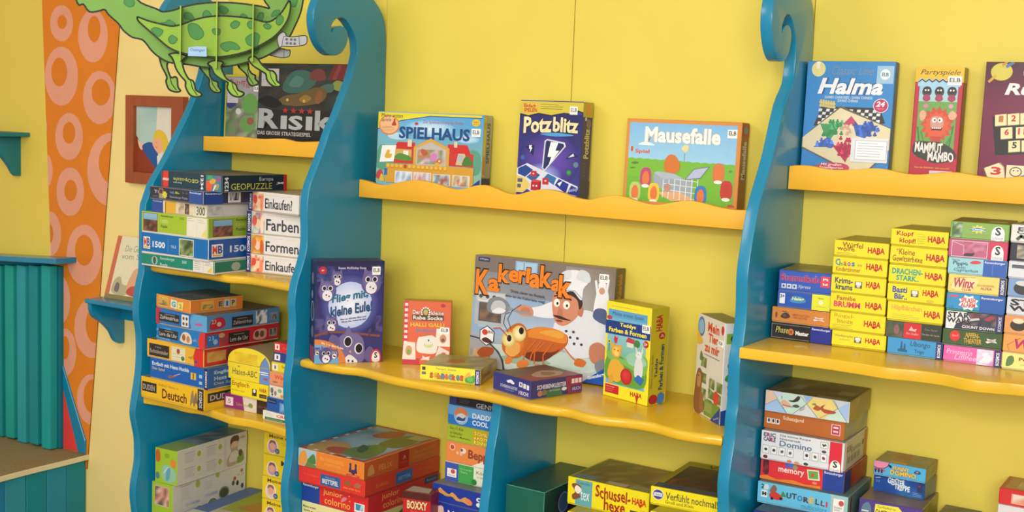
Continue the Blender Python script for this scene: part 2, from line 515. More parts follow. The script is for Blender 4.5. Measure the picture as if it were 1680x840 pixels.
    'Q4': (-0.5702, -0.175, 1.2923, 0.09, 0.1085, 0.155, 0.0367, 0.0),
    'Q3': (-0.5729, -0.175, 1.329, 0.09, 0.1093, 0.155, 0.0337, 0.0),
    'Q2': (-0.5745, -0.175, 1.3627, 0.09, 0.1101, 0.155, 0.0368, 0.0),
    'Q1': (-0.5739, -0.175, 1.3995, 0.09, 0.1096, 0.155, 0.0345, 0.0),
    'S8': (-0.4583, -0.175, 1.1535, 0.0, 0.105, 0.155, 0.0333, 0.0),
    'S7': (-0.4585, -0.175, 1.1868, 0.0, 0.105, 0.155, 0.0362, 0.0),
    'S6': (-0.4588, -0.175, 1.223, 0.0, 0.105, 0.155, 0.0366, 0.0),
    'S5': (-0.4574, -0.175, 1.2596, 0.0, 0.105, 0.155, 0.0359, 0.0),
    'S4': (-0.4579, -0.175, 1.2955, 0.0, 0.105, 0.155, 0.0363, 0.0),
    'S3': (-0.4599, -0.175, 1.3318, 0.0, 0.105, 0.155, 0.0338, 0.0),
    'S2': (-0.4594, -0.175, 1.3656, 0.0, 0.105, 0.155, 0.0355, 0.0),
    'S1': (-0.4606, -0.175, 1.4011, 0.0, 0.105, 0.155, 0.0354, 0.0),
    'G4': (-2.3853, -0.2, 0.445, 0.05, 0.16, 0.1863, 0.0643, 0.0),
    'G5': (-2.3853, -0.2, 0.36, 0.05, 0.16, 0.1863, 0.085, 0.0),
    'H4': (-2.139, -0.3077, 0.5, -0.0178, 0.2259, 0.2998, 0.0799, 0.0),
    'M2': (-0.4529, -0.1137, 0.752, 0.0103, 0.15, 0.1044, 0.115, 0.0),
}
def carton_part(ink, x0, y0, z0, x1, y1, z1, cols, edge=None, bev=0.0012):
    bm = bmesh.new()
    add_box(bm, x0, y0, z0, x1, y1, z1, bev, 1)
    dflt = cols.get('F')
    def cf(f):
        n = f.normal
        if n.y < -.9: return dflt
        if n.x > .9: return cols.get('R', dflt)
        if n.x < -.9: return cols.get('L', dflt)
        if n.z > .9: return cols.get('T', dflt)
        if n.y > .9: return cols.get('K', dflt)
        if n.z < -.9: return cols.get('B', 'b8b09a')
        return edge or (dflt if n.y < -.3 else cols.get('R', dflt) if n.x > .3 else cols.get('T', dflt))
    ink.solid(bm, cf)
TRAY_BELOW = set('A1 A2 A3 A4 A5 A6 B1 B2 B3 B4 C1 C2 C3 C4 C5 C6 D1 D2 E1 E2 E3 E4 E5 E6 E7 F3 H1 H2 H3 H4 I1 I2 I3 I4 I5 I6 I7 J2 J3 J4 J5 K2 K3 K4 K5 L1 L2 L3 M1 M2 N1 N2 N3 O1 O2 O3 O4 O5 O6 P1 P2 P3 P4 P5 P6 P7 Q1 Q2 Q3 Q4 Q5 Q6 Q7 Q8 S1 S2 S3 S4 S5 S6 S7 S8 G1 G2 G3 G4 G5 schneck scheib'.split())
TRAY_BEHIND = set('spiel potz maus halma rummi risiko green kaker owl teddy tier'.split())
def gbox(key, label, cols, art=(), name='game_box', cat='game box', group=None, edge=None, tray=None, sticker=None, mat=None, traycol=None, lift=0.0):
    """a printed card box; lift-lid boxes get a lid and the tray it slips over"""
    x, y, z, yaw, w, d, h, tilt = POSE[key]
    ink = Ink()
    mat = mat or M_PRINT
    if isinstance(cols, str): cols = {'F': cols}
    h2 = h - 0.0002
    place = Matrix.Translation((x, y, z)) @ Matrix.Rotation(yaw, 4, 'Z') @ Matrix.Rotation(-tilt, 4, 'X')
    below, behind = key in TRAY_BELOW, key in TRAY_BEHIND
    t = tray or 0.0022
    carton_part(ink, 0, 0, t if below else 0, w, d - (0.003 if behind else 0), h2, cols, edge)
    fs = box_faces(ink, w, d, h2)
    for f, prims in dict(art).items():
        if lift and f in 'FR':                               # the foot of the picture is covered by the ledge lip
            g = fs[f]
            g.o, g.H = g.o + g.v * (g.H * lift), g.H * (1 - lift)
        fs[f].draw(prims)
    if below or behind:
        root = empty(name)
        root.matrix_world = place
        tag(root, label, cat, group)
        body = ink.build('lid', mat, root)
        k2 = Ink()
        tc = traycol or '%02x%02x%02x' % tuple(int(int(cols.get('F')[j:j + 2], 16) * .55 + 70) for j in (0, 2, 4))
        if below: carton_part(k2, 0.0011, 0.0011, 0, w - 0.0011, d - 0.0011, t - 0.0001, {'F': tc}, None, 0.0003)
        else: carton_part(k2, 0.0011, d - 0.0029, 0.0011, w - 0.0011, d, h2 - 0.0011, {'F': tc}, None, 0.0003)
        k2.build('tray', mat, root)
    else:
        body = root = ink.build(name, mat)
        root.matrix_world = place
        tag(root, label, cat, group)
    for st in (sticker if isinstance(sticker, list) else [sticker] if sticker else []):
        f, x0, y0, x1, y1, col, prims = st
        k3 = Ink()
        g = fs[f]
        W, H = (x1 - x0) * g.W, (y1 - y0) * g.H
        th = 0.00014 * (g.reserve(x0, y0, x1, y1) + 2)
        p0 = g.o + g.u * (x0 * g.W) + g.v * (y0 * g.H)
        q = [p0, p0 + g.u * W, p0 + g.u * W + g.v * H, p0 + g.v * H]
        t_ = [p + g.n * th for p in q]
        k3.face(t_, col)
        for i in range(4):
            k3.face([q[i], q[(i + 1) % 4], t_[(i + 1) % 4], t_[i]], col)
        Face(k3, t_[0], g.u, g.v, W, H).draw(prims)
        k3.build('price_sticker', M_PRINT, body)
    return root

# ------------------------------------------------------------------ room
bm = bmesh.new(); add_box(bm, -2.7485, 0.0205, 0, 1.2, 0.12, 2.62); add_box(bm, -3.585, 0.004, 0, -2.7486, 0.12, 2.62)
tag(link('wall_back', bm, M_WALL), kind='structure')
bm = bmesh.new(); add_box(bm, -5.6, 0.004, 0, -3.5855, 0.12, 2.62)
tag(link('wall_left', bm, M_WALL2), kind='structure')
bm = bmesh.new(); add_box(bm, -5.6, -4.6, -0.1, 2.4, 0.12, 0.0)
tag(link('floor', bm, M_FLOOR), kind='structure')
bm = bmesh.new(); add_box(bm, -5.6, -4.6, 2.62, 2.4, 0.12, 2.7)
tag(link('ceiling', bm, M_CEIL), kind='structure')

# ------------------------------------------------------------------ shelving unit
unit = empty('shelving_unit', (-1.5, 0, 0))
tag(unit, 'wall-wide yellow shelving unit with blue wave-edged uprights ending in scrolls', 'shelving unit')
def upart(name, bm, mat, label=None, smooth=40):
    o = link(name, bm, mat, unit, smooth)
    o.location = (1.5, 0, 0)
    if label: o['label'] = label
    return o
X1, X2, XD, X3, TH = -2.722, -2.141, -1.552, -0.937, 0.026
P1 = [(-0.35, 0.1), (-0.358, 0.25), (-0.346, 0.36), (-0.3571, 0.4474), (-0.3616, 0.4882), (-0.3585, 0.5288), (-0.3475, 0.5803), (-0.3466, 0.6231), (-0.3491, 0.6576), (-0.3626, 0.7172), (-0.3615, 0.7507), (-0.3512, 0.8056), (-0.3439, 0.854), (-0.342, 0.9031), (-0.3446, 0.9598), (-0.3536, 1.006), (-0.3524, 1.052), (-0.3426, 1.105), (-0.3339, 1.146), (-0.3318, 1.301), (-0.3236, 1.334), (-0.3006, 1.385), (-0.2546, 1.447), (-0.2024, 1.53), (-0.1534, 1.613), (-0.118, 1.7), (-0.115, 1.74)]
P2 = [(-0.35, 0.1), (-0.36, 0.3), (-0.347, 0.44), (-0.3536, 0.5532), (-0.3585, 0.5807), (-0.3607, 0.6189), (-0.3563, 0.6539), (-0.3489, 0.6866), (-0.3438, 0.7237), (-0.3449, 0.7672), (-0.3506, 0.7992), (-0.3572, 0.8569), (-0.3587, 0.9118), (-0.3503, 0.9609), (-0.3454, 1.016), (-0.343, 1.06), (-0.3478, 1.102), (-0.3452, 1.138), (-0.3369, 1.167), (-0.3261, 1.19), (-0.312, 1.227), (-0.3059, 1.257), (-0.305, 1.289), (-0.3077, 1.332), (-0.3064, 1.373), (-0.298, 1.409), (-0.276, 1.45), (-0.2471, 1.506), (-0.226, 1.552), (-0.2008, 1.589), (-0.1735, 1.639), (-0.1467, 1.69), (-0.1332, 1.728), (-0.1247, 1.756)]
P3 = [(-0.31, 0.1), (-0.325, 0.3), (-0.31, 0.5), (-0.326, 0.66), (-0.3357, 0.8037), (-0.3459, 0.8638), (-0.3385, 0.9116), (-0.3262, 0.9589), (-0.3249, 1.005), (-0.3191, 1.031), (-0.323, 1.083), (-0.3244, 1.121), (-0.3134, 1.155), (-0.3058, 1.192), (-0.3038, 1.228), (-0.3072, 1.265), (-0.3095, 1.301), (-0.3039, 1.337), (-0.2906, 1.387), (-0.2717, 1.441), (-0.2398, 1.494), (-0.2072, 1.549), (-0.1608, 1.652), (-0.1179, 1.7), (-0.1099, 1.752)]
SCROLL = [(-.13, 1.79), (-.142, 1.811), (-.159, 1.829), (-.178, 1.842), (-.2, 1.8445), (-.219, 1.835), (-.231, 1.818), (-.229, 1.804), (-.221, 1.8135), (-.207, 1.8205), (-.19, 1.823), (-.173, 1.817), (-.164, 1.803), (-.166, 1.784), (-.179, 1.762), (-.199, 1.749), (-.225, 1.745), (-.248, 1.75), (-.273, 1.768), (-.291, 1.796), (-.299, 1.825), (-.297, 1.853), (-.283, 1.884), (-.252, 1.922), (-.205, 1.95), (-.155, 1.957), (-.105, 1.935), (-.062, 1.905), (-.027, 1.875), (-.009, 1.838), (-.002, 1.79)]
def upright(X, prof, sy, dz):
    low = smooth_line([(prof[0][0], 0.0)] + prof, 3)
    top = smooth_line([prof[-1]] + [(a * sy, b + dz) for a, b in SCROLL], 3)[1:]
    pts = low + top + [(-0.0005, 1.6), (-0.0005, 0.0)]
    bm = bmesh.new()
    add_prism(bm, pts, lambda y, z: (X - TH, y, z), (TH, 0, 0), 0.007, 3)
    return upart('side_panel', bm, M_BLUE, None, 35)
upright(X1, P1, 0.95, -0.02)
upright(X2, P2, 1.0, 0.0)
upright(X3, P3, 0.879, -0.004)
DV = [(-0.318, 0.0), (-0.314, 0.3), (-0.322, 0.5), (-0.31, 0.677), (-0.3, 0.733), (-0.291, 0.816), (-0.277, 0.867), (-0.269, 0.918), (-0.269, 0.9365)]
bm = bmesh.new()
add_prism(bm, smooth_line(DV, 4) + [(-0.0005, 0.9365), (-0.0005, 0.0)], lambda y, z: (XD - TH, y, z), (TH, 0, 0), 0.007, 3)
upart('divider', bm, M_BLUE, 'short blue divider under the middle shelf', 35)
# back panels, butted with fine seams
for a, b in ((X1 - TH, X2 - .004), (X2 - .0025, -1.5535), (-1.5515, X3 - 0.004), (X3 - 0.0025, 0.35)):
    bm = bmesh.new(); add_box(bm, a, 0, 0.0, b, 0.02, 2.55, 0.0006, 1)
    upart('back_panel', bm, M_BACK, None, None)
# shelves with wavy rounded fronts
def shelf(front, ztop, xa, xb, yback=-0.0005):
    pts = smooth_line(front, 4)
    pts = [(xa, pts[0][1])] + [p for p in pts if xa + .004 < p[0] < xb - .004] + [(xb, pts[-1][1])]
    bm = bmesh.new()
    add_prism(bm, pts + [(xb, yback), (xa, yback)], lambda x, y: (x, y, ztop - 0.023), (0, 0, 0.023), 0.009, 4)
    return upart('shelf', bm, M_YELLOW, None, 30)
SH_A1 = [(-2.746, -0.3106), (-2.646, -0.3174), (-2.515, -0.3108), (-2.415, -0.3212), (-2.35, -0.3006), (-2.255, -0.3109), (-2.192, -0.3217)]
SH_A2 = [(-2.736, -0.3345), (-2.635, -0.3232), (-2.558, -0.3283), (-2.5, -0.3189), (-2.42, -0.3313), (-2.365, -0.3418), (-2.31, -0.3326), (-2.244, -0.3353), (-2.173, -0.3446)]
SH_M = [(-2.151, -0.3238), (-2.088, -0.3282), (-2.012, -0.3259), (-1.948, -0.3107), (-1.837, -0.3344), (-1.747, -0.3355), (-1.66, -0.3368), (-1.59, -0.3245), (-1.515, -0.331), (-1.435, -0.3495), (-1.372, -0.3444), (-1.333, -0.3358), (-1.26, -0.3526), (-1.188, -0.3323), (-1.13, -0.327), (-1.063, -0.3457), (-1.007, -0.3419), (-0.9631, -0.3309)]
SH_R = [(-0.935, -0.3336), (-0.846, -0.3274), (-0.7706, -0.32), (-0.6936, -0.3239), (-0.6368, -0.3301), (-0.5865, -0.3166), (-0.5338, -0.3161), (-0.4794, -0.332), (-0.4312, -0.3205), (-0.3909, -0.3082), (-0.2409, -0.2882), (-0.0409, -0.3082), (0.2091, -0.2882), (0.36, -0.3082)]
G_ = 0.0008
shelf(SH_A1, 1.152, X1 + G_, X2 - TH - G_)
shelf(SH_A2, 0.7735, X1 + G_, X2 - TH - G_)
shelf(SH_M, 0.9605, X2 + G_, X3 - TH - G_)
shelf(SH_R, 1.153, X3 + G_, 0.34)
shelf([(a, b) for a, b in SH_A2], 0.3595, X1 + G_, X2 - TH - G_)
shelf([(X2, -.34), (-2.0, -.335), (-1.85, -.345), (-1.7, -.33), (XD, -.32)], 0.4995, X2 + G_, XD - TH - G_)
shelf([(XD, -.32), (-1.4, -.335), (-1.25, -.34), (-1.1, -.325), (X3, -.32)], 0.5995, XD + G_, X3 - TH - G_)
shelf([(a, b) for a, b in SH_R], 0.7515, X3 + G_, 0.34)
# display ledges: a floor board and a wavy front lip
def ledge(top, zb, y, xa, xb):
    pts = smooth_line(top, 4)
    pts = [(xa, pts[0][1])] + [p for p in pts if xa + .003 < p[0] < xb - .003] + [(xb, pts[-1][1])]
    bm = bmesh.new()
    add_prism(bm, pts + [(xb, zb), (xa, zb)], lambda x, z: (x, y, z), (0, 0.016, 0), 0.0025, 2)
    lip = upart('display_ledge', bm, M_LEDGE, None, 30)
    bm = bmesh.new(); add_box(bm, xa, y + 0.0165, zb + 0.001, xb, -0.0005, zb + 0.0145, 0.001, 1)
    f = link('ledge_floor', bm, M_LEDGE, lip)
ledge([(-2.724, 1.515), (-2.657, 1.516), (-2.579, 1.519), (-2.493, 1.516), (-2.409, 1.52), (-2.355, 1.514), (-2.276, 1.518)], 1.472, -0.119, X1 + G_, X2 - TH - G_)
ledge([(-2.14, 1.422), (-2.113, 1.419), (-2.081, 1.413), (-2.054, 1.412), (-2.022, 1.418), (-1.987, 1.426), (-1.95, 1.431), (-1.919, 1.43), (-1.88, 1.425), (-1.852, 1.419), (-1.824, 1.415), (-1.793, 1.419), (-1.758, 1.429), (-1.728, 1.431), (-1.695, 1.424), (-1.663, 1.415), (-1.631, 1.415), (-1.596, 1.425), (-1.556, 1.432), (-1.509, 1.428), (-1.469, 1.418), (-1.431, 1.415), (-1.399, 1.423), (-1.37, 1.429), (-1.341, 1.429), (-1.298, 1.42), (-1.256, 1.415), (-1.219, 1.422), (-1.177, 1.43), (-1.14, 1.428), (-1.097, 1.421), (-1.063, 1.418), (-1.031, 1.419)], 1.374, -0.1055, X2 + G_, X3 - TH - G_)
ledge([(-0.9479, 1.522), (-0.9152, 1.525), (-0.888, 1.525), (-0.8476, 1.52), (-0.8081, 1.521), (-0.7568, 1.527), (-0.7249, 1.526), (-0.687, 1.52), (-0.6561, 1.52), (-0.611, 1.526), (-0.5812, 1.528), (-0.5367, 1.523), (-0.5076, 1.521), (-0.4791, 1.524), (-0.4568, 1.527), (-0.3568, 1.521), (-0.2568, 1.527), (-0.1368, 1.521), (-0.006794, 1.527), (0.31, 1.527)], 1.472, -0.112, X3 + G_, 0.3)

# ------------------------------------------------------------------ left part of the room
W0 = 0.0038
ink = Ink()
STRIP = [(-3.385, .36), (-3.222, 1.935), (-3.205, 2.2), (-3.63, 2.2), (-3.618, 1.935), (-3.573, 1.061), (-3.535, .36)]
bm = bmesh.new()
add_prism(bm, STRIP, lambda x, z: (x, 0.0, z), (0, W0, 0), 0.0, 1)
ink.solid(bm, lambda f: 'de7f1c' if f.normal.y < -.9 else '8a5a1e')
fc = Face(ink, (0, 0, 0), (1, 0, 0), (0, 0, 1), 1, 1); fc.clip = False
for pts, c in [([(-3.459, 1.874), (-3.466, 1.889), (-3.477, 1.902), (-3.491, 1.911), (-3.507, 1.916), (-3.524, 1.916), (-3.54, 1.912), (-3.555, 1.903), (-3.566, 1.89), (-3.573, 1.875), (-3.576, 1.858), (-3.573, 1.841), (-3.566, 1.825), (-3.555, 1.813), (-3.54, 1.803), (-3.524, 1.798), (-3.507, 1.798), (-3.491, 1.803), (-3.477, 1.812), (-3.466, 1.825), (-3.459, 1.84), (-3.456, 1.857)], 'e29c80'),
    ([(-3.49, 1.867), (-3.493, 1.873), (-3.498, 1.878), (-3.503, 1.882), (-3.51, 1.884), (-3.516, 1.884), (-3.523, 1.882), (-3.529, 1.879), (-3.533, 1.874), (-3.536, 1.868), (-3.537, 1.861), (-3.536, 1.855), (-3.533, 1.849), (-3.529, 1.844), (-3.523, 1.84), (-3.517, 1.839), (-3.51, 1.839), (-3.503, 1.84), (-3.498, 1.844), (-3.493, 1.849), (-3.49, 1.855), (-3.489, 1.861)], 'd97a18'),
    ([(-3.288, 1.839), (-3.297, 1.861), (-3.31, 1.879), (-3.328, 1.893), (-3.348, 1.9), (-3.369, 1.9), (-3.389, 1.894), (-3.406, 1.88), (-3.42, 1.862), (-3.429, 1.84), (-3.432, 1.815), (-3.429, 1.791), (-3.42, 1.768), (-3.406, 1.75), (-3.388, 1.736), (-3.368, 1.73), (-3.347, 1.73), (-3.327, 1.737), (-3.31, 1.75), (-3.297, 1.769), (-3.288, 1.791), (-3.285, 1.815)], 'e29c80'),
    ([(-3.323, 1.849), (-3.326, 1.86), (-3.332, 1.869), (-3.34, 1.876), (-3.348, 1.879), (-3.357, 1.88), (-3.365, 1.876), (-3.373, 1.87), (-3.378, 1.861), (-3.382, 1.85), (-3.383, 1.838), (-3.382, 1.826), (-3.378, 1.814), (-3.372, 1.805), (-3.365, 1.799), (-3.356, 1.795), (-3.348, 1.795), (-3.339, 1.799), (-3.332, 1.805), (-3.326, 1.814), (-3.323, 1.825), (-3.321, 1.837)], 'd97a18'),
    ([(-3.435, 1.712), (-3.445, 1.737), (-3.461, 1.757), (-3.481, 1.772), (-3.505, 1.78), (-3.529, 1.78), (-3.553, 1.772), (-3.574, 1.757), (-3.59, 1.735), (-3.6, 1.71), (-3.604, 1.682), (-3.601, 1.654), (-3.59, 1.628), (-3.574, 1.607), (-3.553, 1.592), (-3.529, 1.585), (-3.505, 1.586), (-3.481, 1.594), (-3.461, 1.61), (-3.445, 1.631), (-3.435, 1.657), (-3.432, 1.684)], 'e29c80'),
    ([(-3.489, 1.71), (-3.494, 1.723), (-3.501, 1.733), (-3.511, 1.74), (-3.522, 1.744), (-3.533, 1.744), (-3.545, 1.74), (-3.554, 1.732), (-3.562, 1.722), (-3.567, 1.71), (-3.569, 1.696), (-3.567, 1.683), (-3.562, 1.67), (-3.555, 1.66), (-3.545, 1.653), (-3.534, 1.649), (-3.522, 1.649), (-3.511, 1.653), (-3.501, 1.661), (-3.494, 1.671), (-3.489, 1.684), (-3.487, 1.697)], 'd97a18'),
    ([(-3.251, 1.654), (-3.256, 1.665), (-3.271, 1.683), (-3.29, 1.696), (-3.313, 1.702), (-3.336, 1.702), (-3.359, 1.695), (-3.378, 1.681), (-3.394, 1.662), (-3.404, 1.639), (-3.407, 1.615), (-3.404, 1.59), (-3.394, 1.568), (-3.378, 1.549), (-3.358, 1.537), (-3.336, 1.53), (-3.312, 1.531), (-3.29, 1.539), (-3.27, 1.553), (-3.26, 1.566)], 'e29c80'),
    ([(-3.275, 1.647), (-3.28, 1.658), (-3.289, 1.667), (-3.3, 1.673), (-3.312, 1.676), (-3.325, 1.676), (-3.338, 1.673), (-3.348, 1.666), (-3.357, 1.656), (-3.362, 1.645), (-3.364, 1.633), (-3.362, 1.621), (-3.357, 1.61), (-3.348, 1.601), (-3.337, 1.595), (-3.325, 1.591), (-3.312, 1.592), (-3.299, 1.596), (-3.289, 1.602), (-3.28, 1.612), (-3.275, 1.623), (-3.273, 1.635)], 'd97a18'),
    ([(-3.41, 1.508), (-3.418, 1.528), (-3.431, 1.545), (-3.448, 1.556), (-3.468, 1.562), (-3.488, 1.561), (-3.507, 1.554), (-3.525, 1.541), (-3.538, 1.524), (-3.547, 1.503), (-3.55, 1.481), (-3.547, 1.458), (-3.538, 1.438), (-3.525, 1.422), (-3.508, 1.41), (-3.488, 1.405), (-3.468, 1.406), (-3.448, 1.413), (-3.431, 1.426), (-3.418, 1.444), (-3.41, 1.464), (-3.407, 1.486)], 'e29c80'),
    ([(-3.447, 1.507), (-3.451, 1.516), (-3.457, 1.524), (-3.464, 1.529), (-3.473, 1.532), (-3.482, 1.532), (-3.491, 1.528), (-3.499, 1.523), (-3.505, 1.514), (-3.509, 1.505), (-3.51, 1.495), (-3.509, 1.484), (-3.505, 1.475), (-3.499, 1.467), (-3.491, 1.462), (-3.482, 1.46), (-3.473, 1.46), (-3.464, 1.463), (-3.457, 1.469), (-3.451, 1.477), (-3.447, 1.487), (-3.446, 1.497)], 'd97a18'),
    ([(-3.267, 1.503), (-3.288, 1.502), (-3.319, 1.491), (-3.346, 1.472), (-3.367, 1.445), (-3.381, 1.413), (-3.386, 1.378), (-3.381, 1.344), (-3.367, 1.314), (-3.345, 1.289), (-3.318, 1.272), (-3.291, 1.266)], 'e29c80'),
    ([(-3.269, 1.478), (-3.282, 1.474), (-3.301, 1.462), (-3.315, 1.445), (-3.325, 1.426), (-3.328, 1.404), (-3.325, 1.384), (-3.315, 1.365), (-3.3, 1.35), (-3.284, 1.341)], 'd97a18'),
    ([(-3.592, 1.522), (-3.595, 1.53), (-3.597, 1.535), (-3.595, 1.494), (-3.595, 1.495), (-3.592, 1.503), (-3.591, 1.513)], 'e29c80'),
    ([(-3.564, 1.381), (-3.569, 1.396), (-3.576, 1.409), (-3.585, 1.417), (-3.591, 1.42), (-3.586, 1.309), (-3.585, 1.31), (-3.576, 1.319), (-3.569, 1.332), (-3.564, 1.348), (-3.562, 1.365)], 'e29c80'),
    ([(-3.404, 1.327), (-3.412, 1.347), (-3.425, 1.364), (-3.442, 1.375), (-3.462, 1.381), (-3.482, 1.38), (-3.502, 1.372), (-3.519, 1.359), (-3.533, 1.34), (-3.541, 1.318), (-3.544, 1.295), (-3.541, 1.272), (-3.533, 1.251), (-3.519, 1.234), (-3.502, 1.222), (-3.482, 1.217), (-3.462, 1.219), (-3.442, 1.227), (-3.425, 1.241), (-3.412, 1.259), (-3.404, 1.281), (-3.401, 1.304)], 'e29c80'),
    ([(-3.439, 1.315), (-3.442, 1.324), (-3.448, 1.332), (-3.456, 1.337), (-3.465, 1.339), (-3.474, 1.339), (-3.483, 1.335), (-3.491, 1.329), (-3.497, 1.321), (-3.501, 1.312), (-3.502, 1.301), (-3.501, 1.291), (-3.497, 1.282), (-3.491, 1.275), (-3.483, 1.27), (-3.474, 1.268), (-3.465, 1.268), (-3.456, 1.272), (-3.448, 1.278), (-3.442, 1.286), (-3.439, 1.295), (-3.437, 1.306)], 'd97a18'),
    ([(-3.52, 1.175), (-3.528, 1.194), (-3.54, 1.21), (-3.555, 1.221), (-3.572, 1.226), (-3.581, 1.225), (-3.574, 1.071), (-3.573, 1.071), (-3.555, 1.079), (-3.54, 1.092), (-3.528, 1.11), (-3.52, 1.131), (-3.518, 1.153)], 'e29c80'),
    ([(-3.561, 1.16), (-3.564, 1.17), (-3.57, 1.178), (-3.577, 1.183), (-3.579, 1.183), (-3.576, 1.115), (-3.57, 1.12), (-3.564, 1.129), (-3.561, 1.139), (-3.559, 1.15)], 'd97a18'),
    ([(-3.315, 1.129), (-3.326, 1.155), (-3.342, 1.175), (-3.364, 1.189), (-3.388, 1.195), (-3.413, 1.193), (-3.438, 1.183), (-3.46, 1.166), (-3.477, 1.142), (-3.487, 1.114), (-3.491, 1.084), (-3.488, 1.055), (-3.477, 1.029), (-3.46, 1.008), (-3.438, 0.9945), (-3.413, 0.9888), (-3.388, 0.9915), (-3.363, 1.002), (-3.342, 1.02), (-3.326, 1.044), (-3.315, 1.072), (-3.312, 1.101)], 'e29c80'),
    ([(-3.356, 1.127), (-3.361, 1.14), (-3.37, 1.15), (-3.381, 1.157), (-3.394, 1.16), (-3.407, 1.159), (-3.42, 1.154), (-3.432, 1.145), (-3.44, 1.133), (-3.446, 1.119), (-3.448, 1.104), (-3.446, 1.089), (-3.44, 1.076), (-3.431, 1.066), (-3.42, 1.059), (-3.407, 1.056), (-3.394, 1.057), (-3.381, 1.062), (-3.37, 1.072), (-3.361, 1.084), (-3.355, 1.098), (-3.354, 1.112)], 'd97a18'),
    ([(-3.473, 0.9548), (-3.48, 0.9757), (-3.49, 0.9926), (-3.503, 1.004), (-3.519, 1.009), (-3.535, 1.008), (-3.55, 0.9993), (-3.564, 0.9849), (-3.568, 0.9762), (-3.562, 0.8554), (-3.55, 0.8457), (-3.535, 0.8408), (-3.519, 0.8428), (-3.503, 0.8514), (-3.49, 0.866), (-3.48, 0.8853), (-3.473, 0.9077), (-3.471, 0.9316)], 'e29c80'),
    ([(-3.505, 0.9492), (-3.508, 0.9575), (-3.514, 0.9641), (-3.521, 0.9685), (-3.529, 0.9704), (-3.537, 0.9695), (-3.545, 0.9659), (-3.552, 0.96), (-3.558, 0.9521), (-3.561, 0.943), (-3.562, 0.9333), (-3.561, 0.9239), (-3.558, 0.9156), (-3.552, 0.9089), (-3.545, 0.9046), (-3.537, 0.9028), (-3.529, 0.9037), (-3.521, 0.9074), (-3.514, 0.9133), (-3.508, 0.9212), (-3.505, 0.9303), (-3.503, 0.9399)], 'd97a18'),
    ([(-3.324, 0.9477), (-3.346, 0.9524), (-3.372, 0.9495), (-3.397, 0.9385), (-3.419, 0.9201), (-3.437, 0.896), (-3.448, 0.8679), (-3.451, 0.8383), (-3.448, 0.8095), (-3.437, 0.7841), (-3.419, 0.7641), (-3.397, 0.7512), (-3.372, 0.7464), (-3.345, 0.75), (-3.345, 0.7504)], 'e29c80'),
    ([(-3.327, 0.9231), (-3.338, 0.9263), (-3.352, 0.9247), (-3.364, 0.9182), (-3.376, 0.9072), (-3.384, 0.8926), (-3.39, 0.8756), (-3.392, 0.8576), (-3.39, 0.84), (-3.384, 0.8243), (-3.375, 0.8118), (-3.364, 0.8036), (-3.351, 0.8002), (-3.339, 0.8018)], 'd97a18'),
    ([(-3.442, 0.7788), (-3.449, 0.7992), (-3.46, 0.8155), (-3.475, 0.8263), (-3.491, 0.8308), (-3.509, 0.8287), (-3.525, 0.8199), (-3.54, 0.8053), (-3.552, 0.7859), (-3.557, 0.769), (-3.553, 0.6999), (-3.552, 0.6955), (-3.54, 0.6791), (-3.526, 0.6683), (-3.509, 0.6641), (-3.491, 0.6666), (-3.475, 0.6757), (-3.46, 0.6906), (-3.449, 0.71), (-3.442, 0.7324), (-3.439, 0.756)], 'e29c80'),
    ([(-3.477, 0.7783), (-3.48, 0.7883), (-3.484, 0.7963), (-3.49, 0.8018), (-3.496, 0.8041), (-3.503, 0.8032), (-3.51, 0.7992), (-3.516, 0.7922), (-3.521, 0.7829), (-3.523, 0.7721), (-3.525, 0.7606), (-3.524, 0.7493), (-3.521, 0.7393), (-3.516, 0.7312), (-3.51, 0.7258), (-3.504, 0.7235), (-3.497, 0.7244), (-3.49, 0.7286), (-3.484, 0.7356), (-3.48, 0.7449), (-3.477, 0.7557), (-3.476, 0.7671)], 'd97a18'),
    ([(-3.351, 0.6908), (-3.356, 0.6918), (-3.376, 0.6889), (-3.396, 0.6791), (-3.413, 0.6633), (-3.426, 0.6428), (-3.435, 0.6191), (-3.438, 0.5942), (-3.435, 0.5702), (-3.426, 0.5491), (-3.413, 0.5326), (-3.395, 0.5222), (-3.376, 0.5185), (-3.368, 0.5197)], 'e29c80'),
    ([(-3.352, 0.6759), (-3.363, 0.6743), (-3.376, 0.6678), (-3.387, 0.6571), (-3.396, 0.6431), (-3.401, 0.627), (-3.403, 0.6101), (-3.401, 0.5938), (-3.396, 0.5794), (-3.387, 0.5682), (-3.376, 0.5609), (-3.364, 0.5586)], 'd97a18')]:
    fc.draw([('P', pts, c)])
M_MURAL = material('painted_mural_board', 'ffffff', 0.6, 0.07, 6, 0.15, 0.0, 50, attr=True, spec=0.3)
tag(ink.build('painted_wall_strip', M_MURAL), 'tapering orange wall board painted with pink rings', 'wall decoration')

def bracket(name, root, x, y0, ztop, yw, zlow, mat):
    pts = [(yw, ztop), (y0, ztop), (y0, ztop - .018)] + smooth_line([(y0, ztop - .018), (y0 + .012, ztop - .045), (y0 + (yw - y0) * .35, ztop - .07), (y0 + (yw - y0) * .58, ztop - .10), (y0 + (yw - y0) * .72, zlow + .012), (yw - .02, zlow)], 4)[1:] + [(yw, zlow)]
    bm = bmesh.new()
    add_prism(bm, pts, lambda y, z: (x, y, z), (0.02, 0, 0), 0.002, 2)
    return link(name, bm, mat, root, 35)
def wall_shelf(x0, x1, ztop, depth, xbr, zlow, label, mat):
    r = empty('wall_shelf', (x0, W0, ztop))
    tag(r, label, 'wall shelf')
    bm = bmesh.new(); add_box(bm, 0, -depth, -0.014, x1 - x0, 0, 0, 0.004, 3)
    link('shelf_board', bm, mat, r, 35)
    for i, xb in enumerate(xbr):
        b = bracket('bracket', r, xb - x0, -depth + 0.012, -0.0145, -0.0005, zlow - ztop, mat)
    return r
